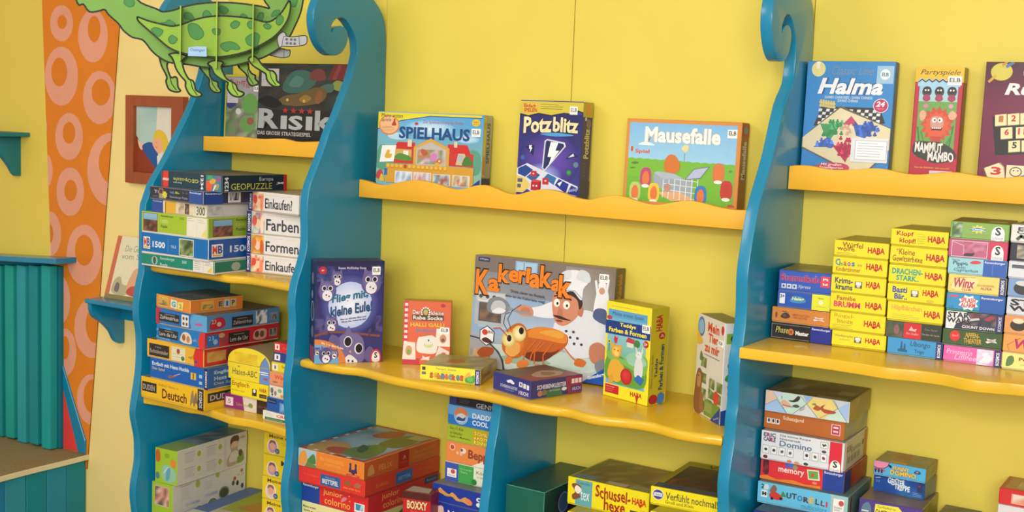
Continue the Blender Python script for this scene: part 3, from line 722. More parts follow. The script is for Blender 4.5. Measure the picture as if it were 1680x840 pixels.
M_TEAL2 = material('dark_teal_painted_wood', '0e7480', 0.5, 0.06, 7, 0.12)
r = wall_shelf(-3.222, -2.80, 0.979, 0.145, (-3.222, -2.84), 0.820, 'small blue wall shelf on curved bracket holding a picture book', M_BLUE)
bm = bmesh.new(); add_box(bm, 0.018, -0.018, -0.078, 0.36, -0.0008, -0.016, 0.002, 1)
link('rail', bm, M_BLUE, r)
wall_shelf(-4.3, -3.687, 1.488, 0.125, (-3.758, -4.2), 1.337, 'empty teal wall shelf on curved bracket left of the orange ringed board', M_TEAL2)

# framed painting
r = empty('framed_picture', (-3.046, W0, 1.349))
tag(r, 'red-brown framed painting of a blond person leaning out of a window', 'picture')
fx0, fx1, fz1 = -0.131, 0.131, 0.279
bm = bmesh.new()
for a in ((fx0, 0, fx0 + .037, fz1), (fx1 - .052, 0, fx1, fz1), (fx0 + .0371, fz1 - .034, fx1 - .0521, fz1), (fx0 + .0371, 0, fx1 - .0521, .036)):
    add_box(bm, a[0], -0.024, a[1], a[2], 0, a[3], 0.002, 2)
link('frame', bm, M_FRAME, r)
ink = Ink()
bm = bmesh.new(); add_box(bm, fx0 + .0372, -0.010, .0362, fx1 - .0522, -0.001, fz1 - .0342)
ink.solid(bm, lambda f: '84391c')
g = Face(ink, (fx0 + .0372, -0.010, .0362), (1, 0, 0), (0, 0, 1), .1726, .2086)
g.draw([('R', 0, 0, 1, 1, '8a3a1e'), ('P', [(.0, .56), (.0, 1), (.56, 1), (.54, .4), (.3, .34), (.16, .4)], 'a9c6bc'), ('G', .0, .78, .555, 1, ['a9c6bc', 'a2c2ba', '9dbfb8', 'b4ccc2']), ('P', [(.555, 1), (1, 1), (1, .2), (.6, .2), (.52, .44)], 'd9d3c2'),
        ('S', [(.04, .5), (.1, .46), (.2, .42), (.16, .34), (.08, .38)], 'e6b79a'), ('S', [(.16, .38), (.26, .45), (.42, .46), (.54, .38), (.6, .22), (.56, .06), (.46, .12), (.3, .24)], '2a5596'), ('P', [(.56, .26), (.68, .32), (.66, .14), (.58, .06)], 'd9d8cf'), ('S', [(.45, .42), (.46, .52), (.54, .6), (.7, .52), (.72, .38), (.6, .3)], 'e7a884'), ('S', [(.47, .5), (.5, .62), (.62, .66), (.78, .6), (.86, .46), (.82, .34), (.72, .32), (.7, .44), (.6, .54)], 'dcb838'), ('L', [(.53, .47), (.56, .46)], .0016, '8a5a40'), ('L', [(.52, .4), (.57, .39)], .0016, 'b8604c')])
ink.build('painting', M_MURAL, r)

# picture book on the wall shelf
x, y, z, w, d, h = -3.2, -0.083, 0.9795, .19, .012, .205
ink = Ink()
carton(ink, w, d, h, {'F': 'ded2ac', 'L': 'c96a4e', 'T': 'efe7d2', 'R': 'f1ead8'}, bev=0.0008)
g = box_faces(ink, w, d, h)['F']
g.draw([('R', 0, 0, .1, 1, 'c8694c'), ('R', .1, 0, 1, 1, 'e0d6b4'), ('R', .02, 0, 1, .07, '8a7a48'), ('T', 'Die Geschichte', .25, .76, .95, .86, '7f9c8a', {'slope': .02}), ('T', 'vom Schaf', .2, .64, .9, .73, '7f9c8a', {'slope': .02}), ('R', .72, .6, .95, .68, 'd98d74'),
        ('S', [(.15, .1), (.16, .3), (.28, .36), (.36, .25), (.5, .22), (.48, .08)], 'b5a983'), ('S', [(.2, .14), (.22, .26), (.3, .24), (.3, .12)], '6f6a66'), ('R', .66, .66, .8, .7, 'd98d74'), ('S', [(.5, .15), (.52, .4), (.62, .52), (.8, .5), (.95, .38), (.92, .12)], 'd9a27a'), ('S', [(.52, .1), (.56, .22), (.85, .24), (.9, .08)], 'b8503c'), ('S', [(.68, .4), (.72, .5), (.82, .46), (.8, .36)], 'e9b9a0')])
o = ink.build('picture_book', M_PRINT)
o.matrix_world = Matrix.Translation((x, y, z)) @ Matrix.Rotation(0.03, 4, 'Z') @ Matrix.Rotation(-0.29, 4, 'X')
tag(o, 'children picture book with red spine leaning on the small blue wall shelf', 'book')

# play house front with counter, lower left
r = empty('play_counter', (-3.384, W0, 0))
tag(r, 'teal boarded play counter with brown top and pale edge strip', 'counter')
edge = [(0, 0), (0.001, -.1), (-.002, -.2), (-.001, -.3), (.004, -.42), (.004, -.6), (-.02, -.8)]
eg = smooth_line(edge, 4)
bm = bmesh.new(); add_prism(bm, eg + [(-.9, -.8), (-.9, 0)], lambda x, y: (x, y, .394), (0, 0, .016), 0.001, 1)
link('countertop', bm, M_CARPET, r)
bm = bmesh.new(); add_prism(bm, [(x + .0005, y) for x, y in eg] + [(x + .006, y) for x, y in reversed(eg)], lambda x, y: (x, y, .3935), (0, 0, .0175), 0.0012, 1)
link('edge_strip', bm, M_TRIM, r)
ink = Ink()
teal = ['15808c', '1f86a0', '0f7f8a', '28899c', '12759c', '1c8a94', '2a86a6', '0d7a8c', '2a8c9c', '147aa4']
for i in range(10):
    bm = bmesh.new(); add_box(bm, -.03 + .002 * (i % 2), -.005 - .078 * i - .0765, 0, -.006 + .001 * (i % 3), -.005 - .078 * i, .3932, .002, 1)
    ink.solid(bm, lambda f: teal[i])
ink.build('base_boards', M_MURAL, r)

r = empty('play_house_front', (-3.6, W0, .412))
tag(r, 'teal slatted play house front with blue cap board and red gable', 'play house')
ink = Ink()
slat = ['1d9a96', '15888e', '2b98a0', '1d9a8e', '108a86', '2a9aa0', '1c948c', '34a39c']
for i in range(8):
    xa = .089 - .066 * i
    bm = bmesh.new(); add_box(bm, xa - .052, -.052, .0005 + .005 * (i % 2), xa - .006, -.02, .634 - .006 * i, .004, 2)
    ink.solid(bm, lambda f: slat[i])
bm = bmesh.new(); add_box(bm, -.45, -.0195, .001, .094, 0, .632, .001, 1)
ink.solid(bm, lambda f: '0c6f80')
ink.build('slat_panel', M_MURAL, r)
bm = bmesh.new(); add_prism(bm, [(-.5, .612), (.16, .651), (.16, .669), (-.5, .629)], lambda x, z: (x, -.085, z), (0, .084, 0), 0.002, 2)
link('cap_board', bm, M_BLUE, r)
bm = bmesh.new(); add_prism(bm, [(.0945, 0.001), (.1745, .001), (.0945, .215)], lambda x, z: (x, -.007, z), (0, .0065, 0), 0.001, 1)
link('gable', bm, M_RED, r)
bm = bmesh.new(); add_prism(bm, [(.175, .001), (.212, .001), (.212, .048), (.0945, .29), (.0945, .216)], lambda x, z: (x, -.010, z), (0, .0095, 0), 0.0015, 1)
link('gable_strut', bm, M_BLUE, r)

# ------------------------------------------------------------------ hanging cardboard dragon
dragon = empty('cardboard_dragon', (-1.9908, -0.75, 1.753), 0.7958)
tag(dragon, 'green spotted cardboard dragon display hanging above the upper left shelf', 'hanging display')
G1, G2, G3, GL = '7a9e28', '66923a', '3a7a36', '1c240a'
def cutout(name, pts, y, col, prims=(), th=0.004, outline=0.0038, parent=dragon, edgecol='cfe08a', close=True, sm=3):
    pts = smooth_line(pts, sm, True)
    ink = Ink()
    bm = bmesh.new()
    add_prism(bm, pts, lambda x, z: (x, y, z), (0, th, 0))
    ink.solid(bm, lambda f: col if abs(f.normal.y) > .7 else edgecol)
    f = Face(ink, (0, y, 0), (1, 0, 0), (0, 0, 1), 1, 1); f.clip = False
    if outline:
        f.draw([('L', pts + [pts[0]], outline, GL)])
    f.draw(prims)
    return ink.build(name, M_BOARD, parent)
def spots(*blobs):
    out = []
    for b in blobs:
        q = smooth_line(b, 4, True)
        out += [('P', q, G3), ('L', q + [q[0]], 0.0016, '2f6a2c')]
    return out
cutout('body', [(-0.3021, 0.04987), (-0.2927, 0.0517), (-0.281, 0.03698), (-0.2624, 0.03933), (-0.25, 0.04314), (-0.2424, 0.03326), (-0.2224, 0.01579), (-0.2123, 0.002101), (-0.1946, -0.01123), (-0.1756, -0.01492), (-0.1667, -0.02149), (-0.1539, -0.03781), (-0.1385, -0.05065), (-0.118, -0.06093), (-0.0949, -0.06245), (-0.06911, -0.06464), (-0.04319, -0.06789), (-0.006791, -0.06537), (0.02453, -0.05936), (0.0507, -0.05144), (0.07696, -0.04269), (0.09796, -0.03097), (0.1163, -0.01748), (0.1346, 0.003505), (0.1474, 0.02957), (0.1589, 0.05822), (0.1637, 0.08247), (0.1641, 0.1038), (0.1457, 0.1186), (0.1139, 0.1166), (0.08778, 0.09914), (0.08013, 0.08415), (0.09257, 0.0661), (0.07512, 0.06879), (0.04357, 0.07169), (0.01221, 0.07301), (-0.02412, 0.07139), (-0.06018, 0.06613), (-0.0909, 0.05754), (-0.1087, 0.05025), (-0.1316, 0.04555), (-0.1444, 0.0508), (-0.1773, 0.06235), (-0.1976, 0.0818), (-0.2426, 0.0996), (-0.2873, 0.0917), (-0.307, 0.06749)], 0.0, G2,
       spots([(-0.21, 0.06558), (-0.2095, 0.05658), (-0.1999, 0.05197), (-0.1911, 0.05507), (-0.1904, 0.06416), (-0.1975, 0.0702)], [(-0.08691, 0.04289), (-0.08054, 0.04717), (-0.07152, 0.04377), (-0.06706, 0.03486), (-0.07139, 0.03147), (-0.08554, 0.03382)], [(-0.04711, 0.04909), (-0.03942, 0.05346), (-0.03211, 0.04732), (-0.0328, 0.04072), (-0.04699, 0.03861)],
             [(-0.01413, 0.06017), (-0.007963, 0.06499), (0.00328, 0.05987), (0.005171, 0.05471), (-0.00307, 0.04845), (-0.0109, 0.05116)], [(0.03087, 0.04564), (0.03603, 0.05068), (0.04447, 0.04641), (0.04401, 0.04242), (0.03223, 0.04176)], [(0.0663, 0.045), (0.0714, 0.05455), (0.0793, 0.055), (0.07945, 0.04574), (0.07563, 0.03757), (0.0677, 0.03978)],
             [(0.09711, 0.04806), (0.1017, 0.06026), (0.1148, 0.06314), (0.1097, 0.05329)], [(0.1303, 0.08581), (0.1385, 0.07435), (0.1466, 0.07216), (0.1512, 0.08173), (0.1502, 0.09231), (0.1329, 0.0926)], [(-0.1365, 0.02106), (-0.1264, 0.02371), (-0.1175, 0.02942), (-0.1059, 0.02223), (-0.1084, 0.01817), (-0.1263, 0.01719)], [(0.05827, -0.02976), (0.06025, -0.02167), (0.07131, -0.02058), (0.06886, -0.03189), (0.06228, -0.03355)])
       + [('G', 0, 0, 0, 0, G2)])
cutout('side_plate', [(-0.1815, 0.02637), (-0.179, 0.02908), (-0.1602, 0.02294), (-0.1376, 0.01802), (-0.1148, 0.01436), (-0.09969, 0.01623), (-0.08452, 0.02146), (-0.06427, 0.03036), (-0.03883, 0.0375), (-0.01325, 0.04102), (0.01764, 0.04147), (0.05394, 0.03907), (0.0853, 0.03348), (0.1035, 0.04185), (0.1189, 0.05849), (0.1296, 0.0775), (0.1337, 0.0809), (0.136, 0.07315), (0.1352, 0.05995), (0.1298, 0.0399), (0.117, 0.01944), (0.1015, 0.002793), (0.07824, -0.01344), (0.04979, -0.02885), (0.02395, -0.03803), (-0.009571, -0.0452), (-0.03785, -0.0466), (-0.06859, -0.0442), (-0.0941, -0.04001), (-0.117, -0.03078), (-0.1399, -0.01256), (-0.1626, 0.006341), (-0.1777, 0.01939)], -0.034, G1,
       spots([(-0.1528, 0.004569), (-0.1448, 0.009636), (-0.131, 0.005753), (-0.1302, -0.0006497), (-0.1372, -0.00876), (-0.1473, -0.002854)], [(-0.1175, -0.01159), (-0.1107, -0.004774), (-0.1006, -0.0107), (-0.1018, -0.01724), (-0.1081, -0.02274), (-0.1157, -0.02055)], [(-0.078, 0.0151), (-0.07172, 0.02243), (-0.05898, 0.02003), (-0.04868, 0.01021), (-0.0455, -3.322e-06), (-0.05229, -0.009459), (-0.06375, -0.01084), (-0.07401, -0.00282)],
             [(-0.02822, 0.01002), (-0.02315, 0.01368), (-0.01159, 0.01275), (-0.01273, 0.001744), (-0.023, 0.001717)], [(0.009613, 0.0238), (0.01903, 0.03267), (0.02941, 0.02881), (0.02438, 0.0194), (0.01539, 0.0163)], [(0.04497, 0.02706), (0.05005, 0.03387), (0.05864, 0.03226), (0.05805, 0.01993), (0.05029, 0.0182)],
             [(-0.009897, -0.01898), (0.002899, -0.01309), (0.01839, -0.01359), (0.03017, -0.02346), (0.02636, -0.02811), (0.01085, -0.02837), (0.003172, -0.03347), (-0.007207, -0.02798)], [(0.04207, -0.004499), (0.0505, 0.00433), (0.06211, 0.009668), (0.07132, 0.003602), (0.06896, -0.01097), (0.06518, -0.01905), (0.04824, -0.01729)], [(0.07955, 0.02635), (0.08652, 0.03066), (0.09522, 0.02589), (0.09194, 0.01915), (0.08331, 0.01999)], [(0.106, 0.03699), (0.111, 0.0483), (0.1189, 0.04822), (0.1212, 0.03915), (0.114, 0.02877), (0.1074, 0.03051)]))
for x0, z1, z0 in [(-0.0930, 0.0570, -0.0589), (-0.0184, 0.0726, -0.0711), (0.0569, 0.0707, -0.0529)]:
    ink = Ink()
    bm = bmesh.new(); add_box(bm, x0 - .0014, -.05, z0, x0 + .0014, .03, z1, .0005, 1)
    ink.solid(bm, lambda f: '7c9c30' if abs(f.normal.x) > .8 else '8aa83c')
    ink.build('cross_rib', M_BOARD, dragon)
near = [[(-0.1168, -0.04463), (-0.1117, -0.05011), (-0.107, -0.0598), (-0.1018, -0.07523), (-0.09141, -0.09045), (-0.08236, -0.1005), (-0.08226, -0.111), (-0.0757, -0.1252), (-0.06793, -0.1315), (-0.05763, -0.1324), (-0.04864, -0.1293), (-0.04999, -0.1241), (-0.06036, -0.118), (-0.06304, -0.1076), (-0.06699, -0.09853), (-0.0755, -0.09498), (-0.08331, -0.08222), (-0.08778, -0.06933), (-0.08918, -0.05632), (-0.08161, -0.0468), (-0.09952, -0.04116)],
        [(-0.03654, -0.06032), (-0.02871, -0.06783), (-0.02207, -0.082), (-0.00639, -0.09316), (0.006159, -0.0992), (0.004742, -0.1099), (0.01221, -0.1228), (0.02272, -0.1284), (0.03317, -0.128), (0.04042, -0.1229), (0.03826, -0.1185), (0.02774, -0.1141), (0.02367, -0.1037), (0.01577, -0.09745), (0.003973, -0.09137), (-0.003986, -0.07853), (-0.008044, -0.06553), (-0.004279, -0.05613), (-0.02243, -0.05307)],
        [(0.04895, -0.04694), (0.05831, -0.05972), (0.07421, -0.06958), (0.08617, -0.07699), (0.0882, -0.08754), (0.09576, -0.09786), (0.1064, -0.1033), (0.1165, -0.1023), (0.1182, -0.09686), (0.1102, -0.09055), (0.1086, -0.07862), (0.1011, -0.06965), (0.09262, -0.06871), (0.07929, -0.05872), (0.06803, -0.04469), (0.058, -0.03989)]]
far = [[(-0.1388, -0.04631), (-0.1347, -0.06732), (-0.1269, -0.08289), (-0.1229, -0.09335), (-0.1249, -0.1014), (-0.1201, -0.1159), (-0.1123, -0.1217), (-0.1006, -0.1231), (-0.09408, -0.1201), (-0.09936, -0.1123), (-0.1013, -0.09504), (-0.1061, -0.09045), (-0.1138, -0.09294), (-0.1191, -0.08253), (-0.1231, -0.06677), (-0.1193, -0.05331), (-0.1272, -0.04573)],
       [(-0.05416, -0.0648), (-0.04349, -0.08169), (-0.03337, -0.09329), (-0.03402, -0.1054), (-0.0273, -0.1172), (-0.0167, -0.1213), (-0.008799, -0.1191), (-0.008851, -0.1151), (-0.01423, -0.1072), (-0.01567, -0.09787), (-0.02494, -0.09425), (-0.03243, -0.08386), (-0.03528, -0.06524)],
       [(0.02746, -0.05956), (0.04231, -0.07502), (0.04775, -0.08287), (0.04787, -0.09096), (0.05335, -0.1002), (0.06006, -0.1026), (0.07203, -0.098), (0.0706, -0.09264), (0.06517, -0.08748), (0.06505, -0.07991), (0.05697, -0.07569), (0.05096, -0.06653), (0.04728, -0.05188)]]
def toes(p):
    zs = min(b for a, b in p); xs = [a for a, b in p if b < zs + .02]
    xm = sum(xs) / len(xs)
    return [('L', [(xm - .012, zs + .035), (xm - .008, zs + .018), (xm + .002, zs + .004)], 0.002, GL)]
for p in near: cutout('leg', p, -0.022, '80a632', toes(p))
for p in far: cutout('leg', p, 0.028, '749a36', toes(p))
cutout('exhaust_pipe', [(0.1084, -0.005533), (0.1101, 0.005049), (0.1191, 0.0134), (0.1256, 0.01113), (0.1276, 0.005454), (0.1402, 0.00402), (0.1678, 0.00864), (0.1719, 0.0004196), (0.1695, -0.009735), (0.1564, -0.0141), (0.138, -0.01663), (0.1183, -0.01684), (0.1132, -0.02105)], -0.048, '9c9fa4', [('L', p, 0.0014, '55585c') for p in ([(0.1181, -0.01704), (0.1212, 0.003318), (0.1274, 0.005223)], [(0.1544, 0.004553), (0.1566, -0.01428)])] + [('E', a, b, .003, .003, '55585c') for a, b in [(0.1283, -0.001551), (0.138, -0.001568), (0.1459, -0.001681), (0.1293, -0.009905), (0.1371, -0.01002), (0.1455, -0.01011)]], outline=.002, edgecol='c9cbcc', sm=2)
cutout('exhaust_pipe', [(0.09202, -0.03258), (0.1092, -0.0223), (0.1212, -0.01846), (0.132, -0.02114), (0.1392, -0.02105), (0.1394, -0.03021), (0.135, -0.03637), (0.1202, -0.03872), (0.1041, -0.03601)], 0.018, '94979c', [('L', [(0.1264, -0.0208), (0.1259, -0.03779)], 0.0014, '55585c')], outline=.002, edgecol='c9cbcc', sm=2)
ink = Ink()
lab = [(-0.07693, -0.04776), (-0.03809, -0.04714), (-0.03909, -0.02644), (-0.05815, -0.02664), (-0.07585, -0.02961)]
bm = bmesh.new(); add_prism(bm, lab, lambda x, z: (x, -.058, z), (0, .002, 0)); ink.solid(bm, lambda f: '8eb0d4')
f = Face(ink, (lab[0][0], -.058, lab[0][1]), (1, 0, 0), (0, 0, 1), lab[1][0] - lab[0][0], lab[3][1] - lab[0][1])
f.draw([('T', 'Oetinger', .12, .42, .9, .80, '3a4a5a', {'sh': .2})])
ink.build('name_label', M_BOARD, dragon)['label'] = 'light blue name label'
for x, z in [(-0.01907, 0.08217), (-0.1975, 0.07665)]:
    bm = bmesh.new()
    add_box(bm, x - .0006, -.0006, z, x + .0006, .0006, 2.619 - dragon.location.z)
    link('hanging_thread', bm, M_THREAD, dragon)

# ------------------------------------------------------------------ small pieces of artwork
def T(s, x0, y0, x1, y1, c, **k): return ('T', s, x0, y0, x1, y1, c, k)
def R(x0, y0, x1, y1, c): return ('R', x0, y0, x1, y1, c)
def E(cx, cy, rx, ry, c, a=0.0): return ('E', cx, cy, rx, ry, c, a)
def D(cx, cy, rx, ry, ci, co, ox=0.0, oy=0.0): return ('D', cx, cy, rx, ry, ci, co, ox, oy)
def P(pts, c): return ('P', pts, c)
def S(pts, c): return ('S', pts, c)
def L(pts, w, c): return ('L', pts, w, c)
def Mo(x0, y0, x1, y1, cols, nx, ny, seed): return ('M', x0, y0, x1, y1, cols, nx, ny, seed)
def G(x0, y0, x1, y1, cols): return ('G', x0, y0, x1, y1, cols)
def haba(x0=.62, y0=.34, x1=.94, y1=.72, c='b4202c'):
    xm, w = (x0 + x1) / 2, (x1 - x0)
    return [T('HABA', x0, y0, x1, y1, c, b=.035), P([(xm - .02 * w / .3, y0 + .02), (xm + .22 * w, y0 + .02), (xm + .1 * w, y0 - .08)], c)]
def lines(x0, y0, x1, y1, n, c, w=0.0008, seed=1):
    rnd = random.Random(seed); out = []
    for i in range(n):
        y = y1 - (y1 - y0) * (i + .5) / n
        out.append(L([(x0, y), (x0 + (x1 - x0) * rnd.uniform(.7, 1), y)], w, c))
    return out
def spine(x0, x1, word='KOSMOS', col='2a2f6c', tc='e8e8ee', rot=90):
    m = (x1 - x0) * .24
    return [R(x0, 0.01, x1, .99, col), T(word, x0 + m, .12, x1 - m, .88, tc, rot=rot, b=.02)]
def rav(x0, x1, y0=0.01, y1=.99, col='1f449c'):
    return [R(x0, y0, x1, y1, col), T('Ravensburger', x0 + (x1 - x0) * .06, y1 - .24, x1 - (x1 - x0) * .06, y1 - .08, 'e6e8f0', b=.01)]
def schmidt(cx, cy, rx, ry):
    return [E(cx, cy - .1 * ry, rx, ry, 'f2f0ec'), R(cx - rx, cy - ry, cx + rx, cy - .1 * ry, 'f2f0ec'), T('S', cx - rx * .45, cy - ry * .35, cx + rx * .45, cy + ry * .8, '3a3a36', b=.06), T('Schmidt', cx - rx * .85, cy - ry * .92, cx + rx * .85, cy - ry * .5, '5a5a80')]
def tile(x0, y0, x1, y1, bg='f2f0ea', fg='3a3438'):
    return [R(x0, y0, x1, y1, bg), E((x0 + x1) / 2, (y0 + y1) / 2, (x1 - x0) * .22, (y1 - y0) * .3, fg)]
def elb(f, x0, y0, x1, y1, col='f3f2ee'):
    return (f, x0, y0, x1, y1, col, [T('ELB', .12, .32, .9, .82, '3a3c42', b=.02), L([(.35, .15), (.65, .15)], .0006, 'a8a8a8')])
GA = 'puzzle boxes stacked on the upper left shelf'
GB = 'white picture game boxes on the upper left shelf'
GC = 'learning game boxes stacked on the lower left shelf'
GD = 'small game boxes on the lower left shelf'
GN = 'game boxes in the first stack on the right shelf'
GO = 'yellow game boxes in the second stack on the right shelf'
GP = 'game boxes in the third stack on the right shelf'
GQ = 'game boxes in the fourth stack on the right shelf'
GS = 'game boxes in the fifth stack on the right shelf'

# ------------------------------------------------------------------ upper left shelf: puzzle boxes
PC = ['8fb4cc', '6a5a44', '7a4a34', '5a6a3a', 'a08a6a', '4a3a30']
gbox('A1', 'dark green puzzle box with white label, at the foot of the puzzle stack', {'F': '148068', 'R': '136a56', 'T': '2a6a58'},
     {'F': [E(.19, .5, .045, .34, '9aa8a0'), E(.19, .5, .02, .3, '2e5a4c'), T('Ravensburger', .27, .58, .47, .86, 'c8dcd0'), T('Puzzle', .27, .12, .37, .36, 'e4ece4'), T('500', .57, .55, .63, .78, 'cfe0d4'), R(.72, .05, .985, .97, 'd8d4cc')] + lines(.74, .2, .83, .9, 5, '6a6a6a') + [L([(.855, .05), (.855, .97)], .0008, 'a8a49c')] + lines(.88, .6, .97, .9, 3, '7a7a7a') + [P([(.9, .12), (.97, .12), (.97, .6)], 'e0b84a')],
      'R': [E(.42, .5, .09, .34, '8a9890'), T('Ravens', .62, .58, .95, .82, 'b8ccc0'), T('Puzzle', .62, .14, .85, .36, 'd0dcd0')]}, 'puzzle_box', 'puzzle box', GA, edge='b8c4b8', tray=.004, traycol='cfc4b4')
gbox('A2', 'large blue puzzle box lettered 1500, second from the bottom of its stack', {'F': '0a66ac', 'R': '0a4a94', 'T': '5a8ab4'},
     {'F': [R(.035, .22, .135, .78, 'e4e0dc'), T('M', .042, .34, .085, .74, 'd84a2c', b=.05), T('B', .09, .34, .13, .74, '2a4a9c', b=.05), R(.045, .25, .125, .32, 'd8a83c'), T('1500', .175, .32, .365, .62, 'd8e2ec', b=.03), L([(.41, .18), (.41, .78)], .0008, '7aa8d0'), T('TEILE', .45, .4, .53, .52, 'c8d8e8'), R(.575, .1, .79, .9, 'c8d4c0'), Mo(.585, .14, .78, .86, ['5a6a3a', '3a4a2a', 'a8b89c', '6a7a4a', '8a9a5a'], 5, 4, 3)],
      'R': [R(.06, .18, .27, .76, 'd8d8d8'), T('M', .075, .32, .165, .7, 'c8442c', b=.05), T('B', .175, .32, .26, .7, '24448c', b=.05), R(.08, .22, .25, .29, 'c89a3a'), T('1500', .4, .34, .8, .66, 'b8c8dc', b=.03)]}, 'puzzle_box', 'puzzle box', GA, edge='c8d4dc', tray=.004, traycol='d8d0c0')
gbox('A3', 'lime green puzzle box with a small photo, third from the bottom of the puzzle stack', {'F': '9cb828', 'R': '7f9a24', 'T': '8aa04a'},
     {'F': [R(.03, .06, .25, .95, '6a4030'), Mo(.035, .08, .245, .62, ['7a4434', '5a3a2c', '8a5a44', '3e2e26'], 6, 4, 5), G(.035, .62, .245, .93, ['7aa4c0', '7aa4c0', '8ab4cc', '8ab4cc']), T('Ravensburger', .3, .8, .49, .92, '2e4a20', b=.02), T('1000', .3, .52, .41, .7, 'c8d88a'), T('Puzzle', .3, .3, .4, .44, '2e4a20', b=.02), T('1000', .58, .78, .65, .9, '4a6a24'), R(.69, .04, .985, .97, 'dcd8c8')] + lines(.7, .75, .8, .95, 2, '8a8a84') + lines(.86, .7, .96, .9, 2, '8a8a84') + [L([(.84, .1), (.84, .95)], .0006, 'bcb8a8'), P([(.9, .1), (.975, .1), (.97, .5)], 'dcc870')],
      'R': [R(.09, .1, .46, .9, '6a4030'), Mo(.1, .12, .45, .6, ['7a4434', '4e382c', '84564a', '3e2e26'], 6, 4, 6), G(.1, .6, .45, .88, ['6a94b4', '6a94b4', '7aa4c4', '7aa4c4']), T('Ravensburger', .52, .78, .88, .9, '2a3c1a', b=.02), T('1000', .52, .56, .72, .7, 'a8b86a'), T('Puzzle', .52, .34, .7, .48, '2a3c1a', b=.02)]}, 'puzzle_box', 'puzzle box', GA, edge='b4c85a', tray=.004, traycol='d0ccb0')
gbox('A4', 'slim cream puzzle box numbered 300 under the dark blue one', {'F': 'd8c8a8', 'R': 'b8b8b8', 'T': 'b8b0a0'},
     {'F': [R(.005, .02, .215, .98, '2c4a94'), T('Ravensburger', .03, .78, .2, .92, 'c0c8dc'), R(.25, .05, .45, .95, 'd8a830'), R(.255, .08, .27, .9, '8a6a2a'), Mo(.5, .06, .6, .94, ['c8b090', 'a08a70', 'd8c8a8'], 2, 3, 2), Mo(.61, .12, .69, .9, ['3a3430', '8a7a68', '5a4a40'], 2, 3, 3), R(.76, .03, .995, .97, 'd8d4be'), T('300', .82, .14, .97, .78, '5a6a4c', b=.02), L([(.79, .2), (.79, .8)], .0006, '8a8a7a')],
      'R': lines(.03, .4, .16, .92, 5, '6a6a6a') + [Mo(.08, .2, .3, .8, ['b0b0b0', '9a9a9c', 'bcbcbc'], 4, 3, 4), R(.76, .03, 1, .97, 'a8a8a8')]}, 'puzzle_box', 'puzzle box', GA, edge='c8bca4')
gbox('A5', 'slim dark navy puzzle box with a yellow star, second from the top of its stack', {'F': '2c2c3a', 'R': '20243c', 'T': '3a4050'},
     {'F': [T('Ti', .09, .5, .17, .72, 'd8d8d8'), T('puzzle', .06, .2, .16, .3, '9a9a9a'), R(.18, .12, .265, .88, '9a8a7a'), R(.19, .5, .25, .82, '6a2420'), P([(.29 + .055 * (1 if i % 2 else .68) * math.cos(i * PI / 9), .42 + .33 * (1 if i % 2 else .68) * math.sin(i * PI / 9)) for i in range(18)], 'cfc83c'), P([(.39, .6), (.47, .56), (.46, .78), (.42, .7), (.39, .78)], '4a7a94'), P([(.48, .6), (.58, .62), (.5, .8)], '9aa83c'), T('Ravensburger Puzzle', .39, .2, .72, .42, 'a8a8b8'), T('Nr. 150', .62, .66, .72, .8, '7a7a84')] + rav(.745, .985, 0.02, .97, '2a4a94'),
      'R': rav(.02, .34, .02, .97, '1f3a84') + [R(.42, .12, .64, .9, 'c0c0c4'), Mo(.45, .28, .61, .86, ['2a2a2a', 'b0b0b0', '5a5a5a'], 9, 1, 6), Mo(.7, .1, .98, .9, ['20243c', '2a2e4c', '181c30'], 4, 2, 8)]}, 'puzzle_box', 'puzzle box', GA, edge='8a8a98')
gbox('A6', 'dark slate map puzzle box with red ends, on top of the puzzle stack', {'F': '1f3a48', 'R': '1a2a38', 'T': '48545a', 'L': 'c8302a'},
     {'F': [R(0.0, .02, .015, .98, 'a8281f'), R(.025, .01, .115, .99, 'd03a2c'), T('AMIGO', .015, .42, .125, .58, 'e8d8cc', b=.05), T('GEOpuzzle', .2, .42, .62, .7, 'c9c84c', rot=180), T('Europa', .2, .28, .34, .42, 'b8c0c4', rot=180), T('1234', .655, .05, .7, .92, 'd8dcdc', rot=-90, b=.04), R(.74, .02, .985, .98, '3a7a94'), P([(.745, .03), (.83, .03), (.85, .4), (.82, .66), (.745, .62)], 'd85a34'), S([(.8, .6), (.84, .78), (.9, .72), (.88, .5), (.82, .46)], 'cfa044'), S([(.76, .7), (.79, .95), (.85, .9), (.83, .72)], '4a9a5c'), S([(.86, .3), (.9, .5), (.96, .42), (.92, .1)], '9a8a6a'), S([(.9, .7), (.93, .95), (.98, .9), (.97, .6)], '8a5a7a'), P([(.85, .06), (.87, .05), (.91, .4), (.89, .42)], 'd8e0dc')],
      'R': [T('1234', .035, .08, .095, .9, 'c8ccd0', rot=90, b=.04), T('GEOPUZZLE', .13, .14, .76, .52, 'bcb848'), T('Europa', .56, .58, .78, .88, 'b8bcc4'), P([(.82, .4), (.86, .48), (.84, .56), (.9, .52), (.96, .58), (.94, .48), (.97, .4), (.9, .44)], 'c8c4c4'), R(.945, 0, 1, 1, 'b42a28')]}, 'puzzle_box', 'puzzle box', GA)
